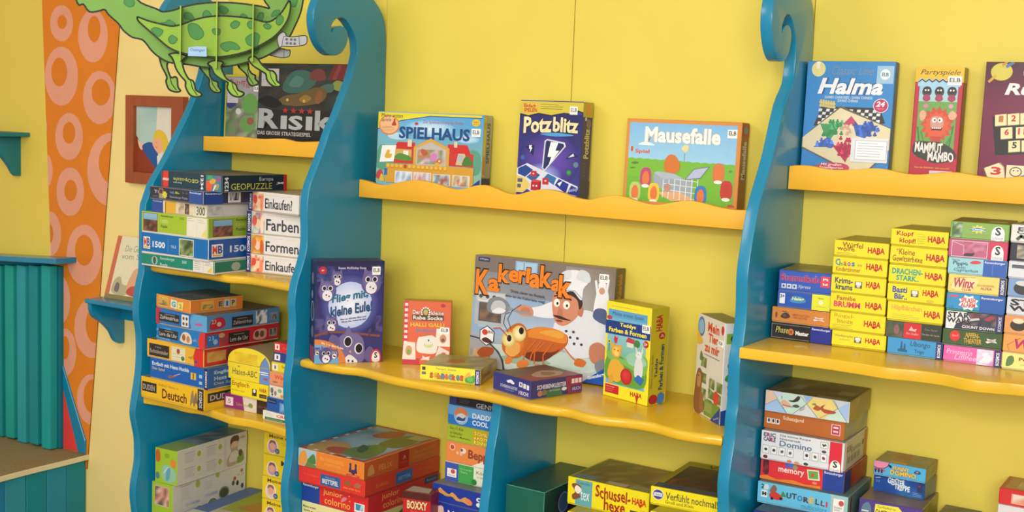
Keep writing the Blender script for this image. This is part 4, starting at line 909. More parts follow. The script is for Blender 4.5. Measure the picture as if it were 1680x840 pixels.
# white picture games
for key, word, lab, cols, sd in (('B4', 'Einkaufen?', 'white game box lettered Einkaufen at the foot of its stack', ['d8503c', 'e8c8a0', 'c8d0a0', 'e88a6a', 'f0e0c0'], 1), ('B3', 'Formen?', 'white game box lettered Formen with an orange flower picture', ['d8783c', 'e8a83c', '8aa84a', 'd85a30', 'e8c060'], 2),
                             ('B2', 'Farben?', 'white game box lettered Farben with a pink and teal picture', ['d85a4c', '8ac0b8', 'c06a9a', 'f0d8c0', 'b0b8c0'], 3), ('B1', 'Einkaufen?', 'topmost white game box lettered Einkaufen, touching the dark map puzzle box', ['d8503c', 'e8c8a0', 'c8d0a0', 'e88a6a', 'f0e0c0'], 4)):
    wr = .97 if key != 'B1' else .88
    gbox(key, lab, {'F': 'dedad6', 'T': 'a89a84', 'L': '2a2f6c', 'R': 'dedad6'}, {'F': spine(0.0, .085) + [Mo(.09, .05, .31, .96, cols, 5, 4, sd * 7), E(.2, .45, .05, .22, 'ecc8a8'), E(.14, .6, .04, .22, cols[0]), E(.27, .4, .03, .35, cols[3]), T(word, .34, .2, wr, .72, '39404e', b=.015), T('Was ist das? Mein erstes Spiel', .36, .82, .85, .89, 'c0bcc0')]}, 'game_box', 'game box', GB, tray=.003, traycol='b0a89c')
# ------------------------------------------------------------------ lower left shelf: learning games
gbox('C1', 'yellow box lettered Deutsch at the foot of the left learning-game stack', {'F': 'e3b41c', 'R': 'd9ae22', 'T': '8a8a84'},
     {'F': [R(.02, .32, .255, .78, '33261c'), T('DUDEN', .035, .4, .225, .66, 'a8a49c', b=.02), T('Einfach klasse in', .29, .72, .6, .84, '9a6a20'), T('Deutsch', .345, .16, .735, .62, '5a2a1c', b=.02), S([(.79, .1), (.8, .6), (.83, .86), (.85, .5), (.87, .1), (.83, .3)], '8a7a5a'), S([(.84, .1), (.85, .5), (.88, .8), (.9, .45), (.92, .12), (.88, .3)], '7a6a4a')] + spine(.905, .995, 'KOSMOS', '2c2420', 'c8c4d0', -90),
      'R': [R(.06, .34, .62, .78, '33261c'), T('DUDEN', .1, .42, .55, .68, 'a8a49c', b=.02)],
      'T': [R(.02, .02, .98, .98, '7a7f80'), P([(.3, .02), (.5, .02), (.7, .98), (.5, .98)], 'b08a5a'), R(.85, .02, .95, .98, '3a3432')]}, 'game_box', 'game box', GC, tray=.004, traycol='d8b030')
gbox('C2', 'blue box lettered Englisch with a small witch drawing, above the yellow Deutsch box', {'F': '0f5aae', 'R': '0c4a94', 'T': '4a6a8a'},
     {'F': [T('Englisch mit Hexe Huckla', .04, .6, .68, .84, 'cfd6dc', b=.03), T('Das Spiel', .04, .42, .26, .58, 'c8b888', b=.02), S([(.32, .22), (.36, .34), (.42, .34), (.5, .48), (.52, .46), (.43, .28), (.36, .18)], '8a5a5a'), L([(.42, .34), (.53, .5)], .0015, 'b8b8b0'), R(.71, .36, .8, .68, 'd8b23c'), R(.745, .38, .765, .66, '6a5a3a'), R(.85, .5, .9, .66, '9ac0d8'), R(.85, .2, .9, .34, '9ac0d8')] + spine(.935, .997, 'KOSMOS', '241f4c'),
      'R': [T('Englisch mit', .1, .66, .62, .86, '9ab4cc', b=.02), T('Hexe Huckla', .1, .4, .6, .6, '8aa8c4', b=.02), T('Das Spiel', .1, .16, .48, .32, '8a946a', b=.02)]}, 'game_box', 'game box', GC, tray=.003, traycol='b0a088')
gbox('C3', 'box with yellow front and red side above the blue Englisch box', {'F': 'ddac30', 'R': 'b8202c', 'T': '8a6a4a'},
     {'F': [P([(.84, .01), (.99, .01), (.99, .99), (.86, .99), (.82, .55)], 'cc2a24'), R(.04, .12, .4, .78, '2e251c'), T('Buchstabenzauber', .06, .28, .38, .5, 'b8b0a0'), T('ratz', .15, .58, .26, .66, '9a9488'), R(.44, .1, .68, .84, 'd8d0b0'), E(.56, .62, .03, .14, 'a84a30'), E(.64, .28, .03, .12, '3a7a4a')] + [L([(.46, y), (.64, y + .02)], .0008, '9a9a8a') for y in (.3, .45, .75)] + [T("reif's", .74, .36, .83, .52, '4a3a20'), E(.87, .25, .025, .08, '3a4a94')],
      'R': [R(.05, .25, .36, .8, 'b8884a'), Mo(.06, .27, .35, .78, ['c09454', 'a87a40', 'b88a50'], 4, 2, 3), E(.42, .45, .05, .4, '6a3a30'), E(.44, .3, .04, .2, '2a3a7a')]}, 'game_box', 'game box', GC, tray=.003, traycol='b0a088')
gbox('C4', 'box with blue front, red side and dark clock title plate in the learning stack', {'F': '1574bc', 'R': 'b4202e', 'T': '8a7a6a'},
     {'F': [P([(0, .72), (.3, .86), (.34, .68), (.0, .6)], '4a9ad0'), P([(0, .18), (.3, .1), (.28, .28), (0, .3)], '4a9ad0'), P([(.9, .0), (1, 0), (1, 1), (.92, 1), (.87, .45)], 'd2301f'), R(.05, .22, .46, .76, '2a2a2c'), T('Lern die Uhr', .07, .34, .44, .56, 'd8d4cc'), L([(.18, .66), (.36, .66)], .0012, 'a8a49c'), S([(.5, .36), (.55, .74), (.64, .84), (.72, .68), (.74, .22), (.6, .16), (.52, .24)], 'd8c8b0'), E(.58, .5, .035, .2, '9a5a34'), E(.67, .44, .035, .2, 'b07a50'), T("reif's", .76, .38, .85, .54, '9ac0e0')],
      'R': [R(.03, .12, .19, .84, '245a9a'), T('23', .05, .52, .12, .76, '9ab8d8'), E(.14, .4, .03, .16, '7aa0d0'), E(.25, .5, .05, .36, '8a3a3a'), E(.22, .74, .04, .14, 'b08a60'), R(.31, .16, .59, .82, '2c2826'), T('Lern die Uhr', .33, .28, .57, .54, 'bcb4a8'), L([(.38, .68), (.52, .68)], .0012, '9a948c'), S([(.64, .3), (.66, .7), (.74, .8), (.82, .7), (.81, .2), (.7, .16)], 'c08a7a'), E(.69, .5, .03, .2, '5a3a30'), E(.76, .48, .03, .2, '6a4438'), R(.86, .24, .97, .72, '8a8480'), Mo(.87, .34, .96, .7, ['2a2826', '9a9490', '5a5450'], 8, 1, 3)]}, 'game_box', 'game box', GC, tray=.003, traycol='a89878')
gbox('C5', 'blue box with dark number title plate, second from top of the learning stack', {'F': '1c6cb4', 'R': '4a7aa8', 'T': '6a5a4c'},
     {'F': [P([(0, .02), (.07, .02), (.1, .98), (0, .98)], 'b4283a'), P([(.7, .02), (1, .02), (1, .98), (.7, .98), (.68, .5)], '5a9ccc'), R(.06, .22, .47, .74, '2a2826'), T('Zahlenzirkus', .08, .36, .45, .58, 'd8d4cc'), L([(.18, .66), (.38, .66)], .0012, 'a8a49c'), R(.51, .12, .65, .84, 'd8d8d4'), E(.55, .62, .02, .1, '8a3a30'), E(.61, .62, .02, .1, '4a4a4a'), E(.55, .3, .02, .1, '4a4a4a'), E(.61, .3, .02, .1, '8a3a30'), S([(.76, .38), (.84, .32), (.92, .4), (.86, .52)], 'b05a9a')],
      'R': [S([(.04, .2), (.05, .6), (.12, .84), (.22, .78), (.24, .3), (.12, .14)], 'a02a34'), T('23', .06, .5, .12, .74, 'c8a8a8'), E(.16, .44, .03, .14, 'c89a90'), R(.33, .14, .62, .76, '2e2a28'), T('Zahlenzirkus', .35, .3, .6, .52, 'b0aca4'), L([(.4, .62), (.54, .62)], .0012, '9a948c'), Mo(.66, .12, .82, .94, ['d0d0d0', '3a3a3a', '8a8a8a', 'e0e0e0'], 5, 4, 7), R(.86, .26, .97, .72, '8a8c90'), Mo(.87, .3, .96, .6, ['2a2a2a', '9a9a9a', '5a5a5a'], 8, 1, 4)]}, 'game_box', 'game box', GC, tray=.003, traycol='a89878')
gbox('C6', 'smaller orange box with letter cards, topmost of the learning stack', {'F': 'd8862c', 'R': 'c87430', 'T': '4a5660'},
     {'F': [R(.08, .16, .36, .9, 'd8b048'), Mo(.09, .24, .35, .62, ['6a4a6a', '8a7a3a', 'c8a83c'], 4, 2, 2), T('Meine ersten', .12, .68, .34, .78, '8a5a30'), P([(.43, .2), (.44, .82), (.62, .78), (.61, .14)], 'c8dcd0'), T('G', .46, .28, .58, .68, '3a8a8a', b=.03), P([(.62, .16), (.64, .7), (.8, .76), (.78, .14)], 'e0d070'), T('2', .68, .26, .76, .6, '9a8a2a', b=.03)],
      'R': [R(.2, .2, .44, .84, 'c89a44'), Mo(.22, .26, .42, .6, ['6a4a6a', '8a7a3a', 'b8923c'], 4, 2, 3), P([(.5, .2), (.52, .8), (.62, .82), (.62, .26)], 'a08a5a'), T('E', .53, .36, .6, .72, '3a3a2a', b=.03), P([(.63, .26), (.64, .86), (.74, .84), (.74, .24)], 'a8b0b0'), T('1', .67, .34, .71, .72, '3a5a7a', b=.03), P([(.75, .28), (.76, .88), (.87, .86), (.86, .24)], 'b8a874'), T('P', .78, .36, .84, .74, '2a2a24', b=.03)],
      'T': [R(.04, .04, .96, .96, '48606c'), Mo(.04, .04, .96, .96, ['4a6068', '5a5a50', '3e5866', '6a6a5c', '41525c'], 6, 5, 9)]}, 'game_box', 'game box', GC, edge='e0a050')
# arched box and neighbours
gbox('D1', 'purple and white game box under the yellow Englisch box', {'F': '86286a', 'L': '7a2460', 'T': '8a7a6a'},
     {'F': [P([(.44, .01), (.7, .01), (.7, .99), (.4, .99)], 'd0c4b4'), R(.7, .01, 1, .99, '3a241c'), R(.04, .22, .2, .8, 'dccfd8'), T('5', .09, .36, .15, .66, '8a3a5a'), T('Sahnetorte', .26, .3, .62, .52, '9a8a5a'), S([(.52, .4), (.56, .62), (.62, .5), (.6, .3)], '7a8a4a'), T('Das Spiel', .74, .42, .96, .56, '8a6a54')]}, 'game_box', 'game box', GD)
gbox('D2', 'yellow game box lettered Englisch beneath the arched yellow box', {'F': 'e6d41f', 'L': 'c8b41c', 'T': 'b0a03a', 'R': 'c8b41c'},
     {'F': [T('Englisch', .04, .52, .5, .9, 'a8501c', b=.015), T('Das Memo-Spiel', .04, .26, .38, .38, '8a6a1c'), R(.58, .2, .7, .62, '3a3430'), E(.64, .5, .035, .12, 'e8e0c8'), T('HABA', .77, .52, .96, .76, 'b84a1c', b=.05), R(.77, .16, .96, .4, '3a2a14'), T('DUDEN', .8, .22, .93, .34, 'a89a5a')]}, 'game_box', 'game box', GD)
# the arched box
x, y, z, yaw, w, d, h, tilt = POSE['D3']
ink = Ink()
hh = h
arch = [(0, 0), (w, 0), (w, h)] + [(w * (.5 + .5 * math.cos(a)), h + .046 * math.sin(a) ** .8 if 0 < math.sin(a) else h) for a in [PI * i / 18 for i in range(1, 18)]] + [(0, h)]
bm = bmesh.new()
add_prism(bm, arch, lambda a, b: (a, 0, b), (0, d, 0), 0.0008, 1)
ink.solid(bm, lambda f: 'e6d034' if f.normal.y < -.9 else '8a8058')
f = Face(ink, (0, 0, 0), (1, 0, 0), (0, 0, 1), w, h)
fa = Face(ink, (0, 0, h), (1, 0, 0), (0, 0, 1), w, .046); fa.clip = False
fa.draw([Mo(.16, .06, .7, .66, ['d8b82c', 'e6cc34', 'd0b028', 'dcc030'], 4, 2, 4), P([(.76, .02), (.985, .02), (.95, .34), (.9, .55), (.88, .6), (.8, .3)], '6a8ac0'), L([(.005, .0), (.995, .0)], .0012, '6a6a3a'), L([(.76, .02), (.8, .3), (.88, .62)], .0014, '3a4a4a')])
f.draw([T('Hasen-ABC', .12, .3, .7, .68, '4a4a38'), T('w', .24, .74, .3, .86, '5a5a40'), R(.76, .01, .99, .97, '6a8ac4'), L([(.75, .0), (.77, .99)], .0012, '3a4a5a'), R(.74, .68, .95, .74, 'dce0e4'), R(.78, .56, .95, .62, 'd0d4dc'), T('HABA', .84, .28, .94, .4, '9a2a4a', b=.06)])
o = ink.build('game_box', M_PRINT)
o.matrix_world = Matrix.Translation((x, y, z)) @ Matrix.Rotation(yaw, 4, 'Z')
tag(o, 'yellow arched-top game box with blue corner on the lower left shelf', 'game box', GD)
GE = 'small game boxes against the second blue upright'
ic = lambda c: [R(.06, .2, .34, .82, 'e4dcd8'), T('1', .16, .34, .24, .68, c, b=.04)]
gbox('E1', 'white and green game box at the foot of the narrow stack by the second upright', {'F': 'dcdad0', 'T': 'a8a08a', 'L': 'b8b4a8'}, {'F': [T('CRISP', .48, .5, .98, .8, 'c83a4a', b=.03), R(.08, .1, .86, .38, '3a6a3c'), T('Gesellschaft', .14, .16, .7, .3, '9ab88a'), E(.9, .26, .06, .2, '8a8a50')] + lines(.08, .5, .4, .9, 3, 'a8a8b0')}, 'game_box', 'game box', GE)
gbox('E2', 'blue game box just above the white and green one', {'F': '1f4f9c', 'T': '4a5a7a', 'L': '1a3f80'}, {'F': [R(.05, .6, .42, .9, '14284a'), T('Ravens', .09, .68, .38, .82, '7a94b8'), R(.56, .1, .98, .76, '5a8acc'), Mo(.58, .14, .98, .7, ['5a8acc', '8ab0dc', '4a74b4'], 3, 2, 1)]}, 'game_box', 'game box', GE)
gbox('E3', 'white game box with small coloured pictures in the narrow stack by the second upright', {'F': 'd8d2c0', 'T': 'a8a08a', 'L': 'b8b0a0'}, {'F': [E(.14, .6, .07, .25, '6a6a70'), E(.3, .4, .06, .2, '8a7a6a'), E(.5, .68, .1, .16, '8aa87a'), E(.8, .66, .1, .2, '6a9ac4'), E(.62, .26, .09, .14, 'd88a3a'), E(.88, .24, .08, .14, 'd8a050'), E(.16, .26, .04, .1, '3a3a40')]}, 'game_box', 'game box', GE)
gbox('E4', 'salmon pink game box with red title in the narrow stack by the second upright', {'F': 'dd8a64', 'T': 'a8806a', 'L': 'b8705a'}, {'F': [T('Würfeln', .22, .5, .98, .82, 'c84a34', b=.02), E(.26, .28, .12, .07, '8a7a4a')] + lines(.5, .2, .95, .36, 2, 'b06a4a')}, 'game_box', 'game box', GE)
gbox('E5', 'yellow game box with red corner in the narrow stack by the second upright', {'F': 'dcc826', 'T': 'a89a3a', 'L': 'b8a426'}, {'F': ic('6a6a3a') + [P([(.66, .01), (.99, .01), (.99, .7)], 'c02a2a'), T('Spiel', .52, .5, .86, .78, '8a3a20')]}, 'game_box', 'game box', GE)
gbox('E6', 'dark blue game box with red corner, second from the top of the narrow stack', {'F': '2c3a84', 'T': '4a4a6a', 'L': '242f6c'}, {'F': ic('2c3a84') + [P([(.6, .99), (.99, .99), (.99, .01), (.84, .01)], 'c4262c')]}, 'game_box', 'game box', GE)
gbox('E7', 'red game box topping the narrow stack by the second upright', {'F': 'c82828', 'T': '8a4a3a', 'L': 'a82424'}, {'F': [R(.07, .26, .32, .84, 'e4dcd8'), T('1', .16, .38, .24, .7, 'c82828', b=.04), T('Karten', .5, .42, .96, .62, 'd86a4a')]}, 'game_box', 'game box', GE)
# ------------------------------------------------------------------ bottom left shelf
GFX = {'F': '94b82a', 'R': 'cfccc2', 'T': '8a9a9c', 'L': '7a9a24'}
fp = [S([(.06, .6), (.04, .9), (.2, .94), (.24, .66)], 'b85a24'), E(.55, .82, .12, .07, '7aa020'), S([(.72, .56), (.74, .74), (.94, .7), (.92, .52)], 'd08030'), S([(.3, .2), (.36, .5), (.6, .56), (.95, .38), (.9, .12), (.6, .06)], '8ab89a'), S([(.5, .12), (.55, .42), (.7, .46), (.66, .16)], '5a9ab0'), L([(.4, .3), (.6, .5)], .0016, 'd8e4d8'), E(.12, .2, .09, .1, '4a7a8a')]
rp = []
for ix in (.1, .4):
    for iy in (.56, .12):
        rp += [L([(ix, iy + .3), (ix + .14, iy + .31)], .0012, '6a6a78')] + lines(ix + .01, iy + .02, ix + .15, iy + .27, 7, 'b4b2b0', .0016, int(ix * 10 + iy * 9)) + [E(ix + .2, iy + .2, .034, .11, 'dcdcba'), E(ix + .2, iy + .2, .027, .088, 'a4b04a')]
rp += [S([(.72, .08), (.7, .3), (.76, .5), (.74, .72), (.79, .93), (.86, .93), (.87, .7), (.86, .52), (.95, .4), (.94, .2), (.88, .1)], 'b0a090'), S([(.75, .74), (.77, .94), (.86, .95), (.87, .78)], '5a4438'), S([(.76, .62), (.78, .78), (.85, .78), (.86, .64)], 'd8b49c'), S([(.74, .2), (.76, .46), (.86, .48), (.9, .22)], 'd0cac0'), S([(.86, .1), (.86, .3), (.94, .34), (.95, .14)], '7a9440'), E(.9, .4, .03, .1, '5a5040'), R(.66, .1, .69, .94, 'c4c0c0'), T('HABA', .89, .82, .97, .9, 'a85a2a')]
gbox('F2', 'upper of two big white toy boxes with green end on the bottom left shelf', GFX, {'F': fp, 'R': rp, 'T': [R(.04, .0, .96, .3, '7f9a4a'), Mo(.05, .3, .95, .98, ['7a8a90', '6a7a80', '8a9494', '55646c'], 3, 7, 2)]}, 'toy_box', 'toy box', 'white toy boxes with green ends')
rp2 = [L([(.1, .93), (.24, .94)], .0012, '6a6a78')] + lines(.11, .66, .25, .9, 7, 'b4b2b0', .0016, 4) + [E(.33, .9, .03, .07, 'a4b04a'), E(.6, .95, .028, .05, 'a4b04a')] + lines(.42, .74, .54, .9, 5, 'b4b2b0', .0016, 5) + [Mo(.17, .55, .36, .6, ['b8bcc8', 'a8acbc'], 3, 1, 3), Mo(.42, .6, .6, .66, ['b8bcc8', 'a8acbc'], 3, 1, 3), E(.16, .32, .075, .12, 'e6e2d8'), E(.16, .32, .066, .105, 'a08070'), E(.35, .38, .075, .12, 'e6e2d8'), E(.35, .38, .066, .105, '6a7a68'), E(.53, .44, .075, .12, 'e6e2d8'), E(.53, .44, .066, .105, '7a8468'), E(.69, .58, .075, .12, '8a9070'), E(.69, .58, .06, .09, '4e5c40'), E(.82, .7, .02, .05, '4a6a30'), E(.88, .68, .02, .05, '3a3a4a'), E(.95, .6, .02, .05, '3a3a7a'), E(.84, .78, .02, .04, 'b05a30'), E(.94, .9, .02, .035, 'b86a50'), T('1+ 2+', .88, .8, .97, .86, '7a7a80')]
gbox('F1', 'lower of two big white toy boxes with green end on the bottom left shelf', GFX, {'F': [R(.14, .58, .84, .95, 'c8a890'), Mo(.16, .6, .82, .93, ['7a5a44', 'c89a8a', '4a5a50', 'a86a5a', 'd8b8a0'], 4, 4, 5), E(.8, .3, .1, .1, '4a7a30'), S([(.1, .1), (.2, .4), (.6, .4), (.7, .1)], '6a9a3a')], 'R': rp2}, 'toy_box', 'toy box', 'white toy boxes with green ends')
# flat blue-green box lying in front of them
POSE['F3'] = (-2.575, -0.325, 0.36, 0.09, .195, .30, .098, 0)
gbox('F3', 'blue and green box lying in front of the big white toy boxes', {'F': '4aa03c', 'L': '2a5aa0', 'T': '3f5f94', 'R': '3a8034'}, {'T': [R(.3, .02, .98, .98, '8a9a44'), R(.3, .02, .98, .42, 'b0a890'), P([(.34, .3), (.98, .3), (.98, .9), (.5, .98), (.34, .8)], '8f9c30'), P([(.5, .4), (.98, .36), (.98, .62), (.6, .66)], 'a87a34'), R(.02, .02, .28, .16, 'b0b4b0')], 'F': [R(.02, .1, .3, .9, '2a5aa0'), T('S', .08, .3, .2, .7, 'e8e8e8', b=.05), R(.3, .05, .98, .95, '4aa03c')]}, 'game_box', 'game box')
for key, i in (('G1', 0), ('G2', 1), ('G3', 2), ('G4', 3), ('G5', 4)):
    dk = '6a4420' if i != 1 else '2a2f34'
    labs = ['topmost yellow box with a baby picture on the bottom left shelf', 'second yellow baby-picture box from the top, with dark title', 'third yellow baby-picture box from the top, with brown title', 'fourth yellow baby-picture box from the top', 'lowest yellow baby-picture box of its stack']
    face = [E(.2, .4, .125, .34, 'e8d0c8'), E(.2, .38, .1, .28, 'b8909c' if i in (0, 1) else 'd8c0b0'), E(.2, .44, .062, .2, 'd8a08c'), S([(.13, .5), (.15, .66), (.25, .66), (.27, .5), (.2, .58)], '7a5a54' if i != 2 else '8a6a40'), E(.31, .22, .05, .12, '2f5a8c'), T('2+', .285, .17, .335, .27, 'c0d0e0')]
    ti = [T('Meine ersten', .12, .78, .8, .94, dk, b=.02)] if i != 1 else [T('Meine', .4, .62, .9, .84, dk, b=.02), T('Spiele', .5, .34, .95, .54, dk, b=.02)]
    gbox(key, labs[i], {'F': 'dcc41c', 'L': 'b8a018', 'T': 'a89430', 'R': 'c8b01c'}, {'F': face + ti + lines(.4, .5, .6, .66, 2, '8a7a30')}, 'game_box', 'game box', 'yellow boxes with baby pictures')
# ------------------------------------------------------------------ bottom middle shelf, left of the divider
GH = 'large game boxes stacked under the left end of the middle shelf'
fig = lambda x, c, b: [E(x, .72, .016, .1, c), P([(x - .024, .3), (x + .024, .3), (x + .01, .66), (x - .01, .66)], c)]
gbox('H1', 'large orange game box with a painted lid under the middle shelf', {'F': 'd87c2c', 'R': 'b4552c', 'T': 'a84a34', 'L': 'b86a2c'},
     {'F': [R(.0, .02, .28, .98, '9ab8cc'), S([(.01, .1), (.03, .7), (.1, .9), (.14, .5), (.1, .1)], 'd8923c'), S([(.14, .3), (.18, .6), (.24, .8), (.27, .5), (.26, .25)], '4a7a3c'), P([(.1, .02), (.28, .02), (.28, .2), (.14, .3)], '6a7a44'), T('EIN TURBULENTES', .34, .56, .7, .76, 'e0a04a', b=.01), T('WÜRFELSPIEL', .4, .34, .66, .5, 'dc9a44', b=.01)] + fig(.8, '3a2f5c', 0) + fig(.88, '3a2f5c', 0) + [E(.845, .34, .03, .14, '3a2f5c'), R(.74, .06, .94, .2, 'c83c2c'), T('2-4 Spieler', .77, .09, .91, .17, 'e8a87a')],
      'R': [S([(.05, .2), (.06, .6), (.1, .76), (.13, .4), (.12, .2)], 'b88a4a'), T('FELIX', .19, .3, .36, .6, 'c88a44', b=.01), R(.44, .02, .58, .98, '9c2422'), L([(.5, .5), (.52, .68), (.53, .5)], .002, 'd8a09a'), T('Coppenrath', .46, .28, .56, .36, 'c86a5a'), T('EIN TURBULENTES', .66, .56, .94, .74, 'c07a40'), T('WÜRFELSPIEL', .64, .3, .94, .48, 'bc763c')],
      'T': [Mo(.06, .05, .94, .95, ['7a94a4', '8aa4b4', '6a8090', '94a8b0', '7e98a8'], 5, 6, 3), S([(.1, .02), (.06, .3), (.3, .36), (.5, .25), (.6, .06)], 'b08a4a'), S([(.3, .1), (.28, .2), (.5, .24), (.62, .14), (.5, .06)], 'a84a2c'), S([(.55, .1), (.5, .3), (.66, .5), (.85, .4), (.92, .1)], '6a7a3c'), S([(.5, .4), (.64, .36), (.72, .2), (.6, .24)], '4a5a34'), S([(.3, .7), (.34, .9), (.55, .94), (.6, .76), (.44, .66)], 'a03c3a'), S([(.62, .5), (.6, .8), (.8, .94), (.92, .7), (.88, .5)], '6a6a34'), R(.72, .8, .93, .93, 'a8a070')] + [P([(.02 + .05 * 0, y), (.06, y), (.06, y + .05), (.02, y + .05)], 'd8c8b0') for y in (.1, .25, .4, .55, .7, .85)] + [R(x, .015, x + .06, .05, 'd8c8b0') for x in (.2, .45, .7)]}, 'game_box', 'game box', GH, edge='d08a4a', tray=.003, traycol='b06030')
gbox('H2', 'large red game box with a blue title plate, under the orange one', {'F': 'd2322c', 'R': 'b83a2c', 'T': '8a3a2c', 'L': 'a82a24'},
     {'F': [R(.34, .16, .64, .8, '2a5a94'), T('Das große', .42, .6, .56, .7, 'a8bcd0'), T('BRETTSPIEL', .37, .28, .61, .56, 'd8dce0', b=.02), T('Mit vielen Figuren', .08, .52, .3, .6, 'dc7a5a'), S([(.7, .56), (.74, .8), (.8, .64), (.78, .5)], '8a5a3a'), S([(.84, .52), (.88, .76), (.94, .7), (.92, .5)], '9a6a4a'), T('Das wilde Spiel', .69, .26, .93, .4, 'e09a3a', b=.01)],
      'R': [R(.4, .14, .62, .84, '2a5a94'), T('BRETTSPIEL', .43, .34, .6, .56, '6a94bc', b=.02), T('Das wilde Spiel', .14, .3, .3, .6, 'c8743a'), T('Mit Figuren', .72, .4, .88, .6, 'c0583a')]}, 'game_box', 'game box', GH, tray=.003, traycol='a83428')
gbox('H3', 'large red game box with yellow rounded title, third from the top under the middle shelf', {'F': 'd0262a', 'R': 'b42830', 'T': '7a3430', 'L': 'a02428'},
     {'F': rav(.0, .275, .02, .98, '1f3f94') + [T('junior', .33, .52, .62, .86, 'e0a850', b=.01), T('colorino', .35, .14, .74, .5, 'e0a850', b=.01), S([(.6, .5), (.64, .7), (.69, .66), (.64, .48)], 'c87a94'), E(.72, .8, .012, .03, 'e09a8a'), E(.73, .56, .012, .03, 'e8a03a'), R(.8, .14, .95, .58, 'd8e0e4'), Mo(.82, .24, .93, .54, ['4a9ab8', 'c8d8e0', '2a7a9a'], 6, 1, 3)],
      'R': [T('junior', .18, .56, .42, .9, 'd08a48', b=.01), T('colorino', .2, .18, .5, .52, 'd08a48', b=.01), R(.78, .62, .98, .96, '24386c'), T('Ravens', .81, .72, .95, .86, '7a8ab4')]}, 'game_box', 'game box', GH, edge='8a2a2c')
gbox('H4', 'pale yellow and green game box at the foot of the large stack', {'F': 'dcd898', 'R': 'b8b478', 'T': '8a9a5a', 'L': 'b0ac74'},
     {'F': [T('Meine ersten', .02, .8, .22, .88, '4a4a3a', b=.02), T('Spiele', .03, .66, .13, .75, '4a4a3a', b=.02), E(.16, .66, .02, .06, 'b84a24'), S([(.2, .7), (.5, .82), (.9, .76), (1.0, .5), (.6, .3), (.3, .4)], '3a7a30'), R(.2, .05, .98, .5, '3a7a30')], 'R': [S([(.1, .3), (.3, .6), (.55, .95), (.6, .4), (.3, .1)], '2f6a2c')]}, 'game_box', 'game box', GH)
gbox('X', 'upright small red card game box in front of the large stack', {'F': 'b41c22', 'R': '8a1a1e', 'L': '9a1c20', 'T': '5a2a28'},
     {'F': [R(0, .9, 1, 1, '4a1a1a'), T('BOXXY', .16, .76, .88, .88, 'e0c890', b=.04, out='3a1414', ow=.05), S([(.3, .46), (.34, .66), (.5, .72), (.66, .64), (.6, .46), (.45, .4)], '8a4a44'), E(.38, .6, .06, .04, '3a2020'), E(.52, .56, .06, .04, 'c8a8a0'), T('Das Kartenspiel', .3, .7, .9, .74, 'd87a6a')], 'T': [P([(.05, .1), (.9, .1), (.8, .8), (.1, .9)], '9a8a84')]}, 'card_game_box', 'card game box')
GI = 'game boxes stacked left of the short divider'
gbox('I7', 'royal blue fairy-tale game box at the foot of the stack by the short divider', {'F': '1a3494', 'L': '142878', 'T': '4a5a8a'}, {'F': [S([(.06, .72), (.1, .9), (.2, .95), (.24, .8), (.16, .72)], 'd89a8a')] + [L([(.1 + .03 * i, .74), (.12 + .03 * i, .93)], .003, 'e8d8d8') for i in range(4)] + [T('Märchen', .3, .74, .86, .9, 'e4e4ec', b=.03)]}, 'game_box', 'game box', GI)
gbox('I6', 'royal blue game box with a chain of orange figures, near the short divider', {'F': '1a3696', 'L': '142a78', 'T': '6a6a70'}, {'F': [S([(.1, .6), (.14, .82), (.2, .7), (.3, .56), (.36, .7), (.42, .6), (.5, .42), (.6, .6), (.7, .34), (.66, .2), (.56, .3), (.44, .3), (.36, .46), (.26, .42), (.18, .5)], 'c8924a'), S([(.62, .3), (.64, .56), (.72, .4), (.7, .22)], 'd87a4a'), E(.84, .62, .05, .12, 'dce0ec'), E(.84, .34, .05, .12, 'dce0ec'), E(.84, .62, .02, .06, '1a3696'), T('2-4', .93, .56, .98, .66, 'c8d0e4')]}, 'game_box', 'game box', GI)
gbox('I5', 'box with blue, green and white panels, above the royal blue ones', {'F': 'd4dcc4', 'L': '3a4a9c', 'T': '8a8a8a'}, {'F': [R(0, .02, .3, .98, '3a50a8'), R(.05, .22, .26, .66, 'e4e0dc'), E(.18, .52, .05, .12, 'b8504c'), T('Spiel', .08, .26, .22, .36, '4a4a4a'), R(.3, .02, .64, .98, '3f9a4a'), T('Mein erstes Spiel', .34, .7, .6, .8, 'a8d0a0'), T('Tiere', .34, .54, .5, .64, 'a8d0a0'), T('König', .7, .6, .98, .82, '8a3a4a'), T('in die Box', .72, .46, .98, .56, '8a4a54'), E(.66, .2, .06, .16, '2a7a3a'), E(.93, .2, .07, .18, '2a4a9a')]}, 'game_box', 'game box', GI)
gbox('I4', 'orange and white game box with a curly brown title, mid stack by the short divider', {'F': 'd98244', 'L': 'b86a3a', 'T': '8a6a5a'}, {'F': [P([(.58, .02), (1, .02), (1, .5), (.8, .3)], 'e4dcd0'), E(.14, .74, .06, .16, 'e0c8b8'), E(.14, .74, .045, .12, 'b84434'), E(.38, .66, .07, .14, 'd8d0c0'), E(.35, .68, .03, .08, '8a4a3a'), E(.26, .5, .03, .08, 'e0b090'), E(.34, .48, .03, .08, 'e0b090'), T('Beppo', .5, .22, 1.06, .78, '8a3a2c', b=.03)]}, 'game_box', 'game box', GI)
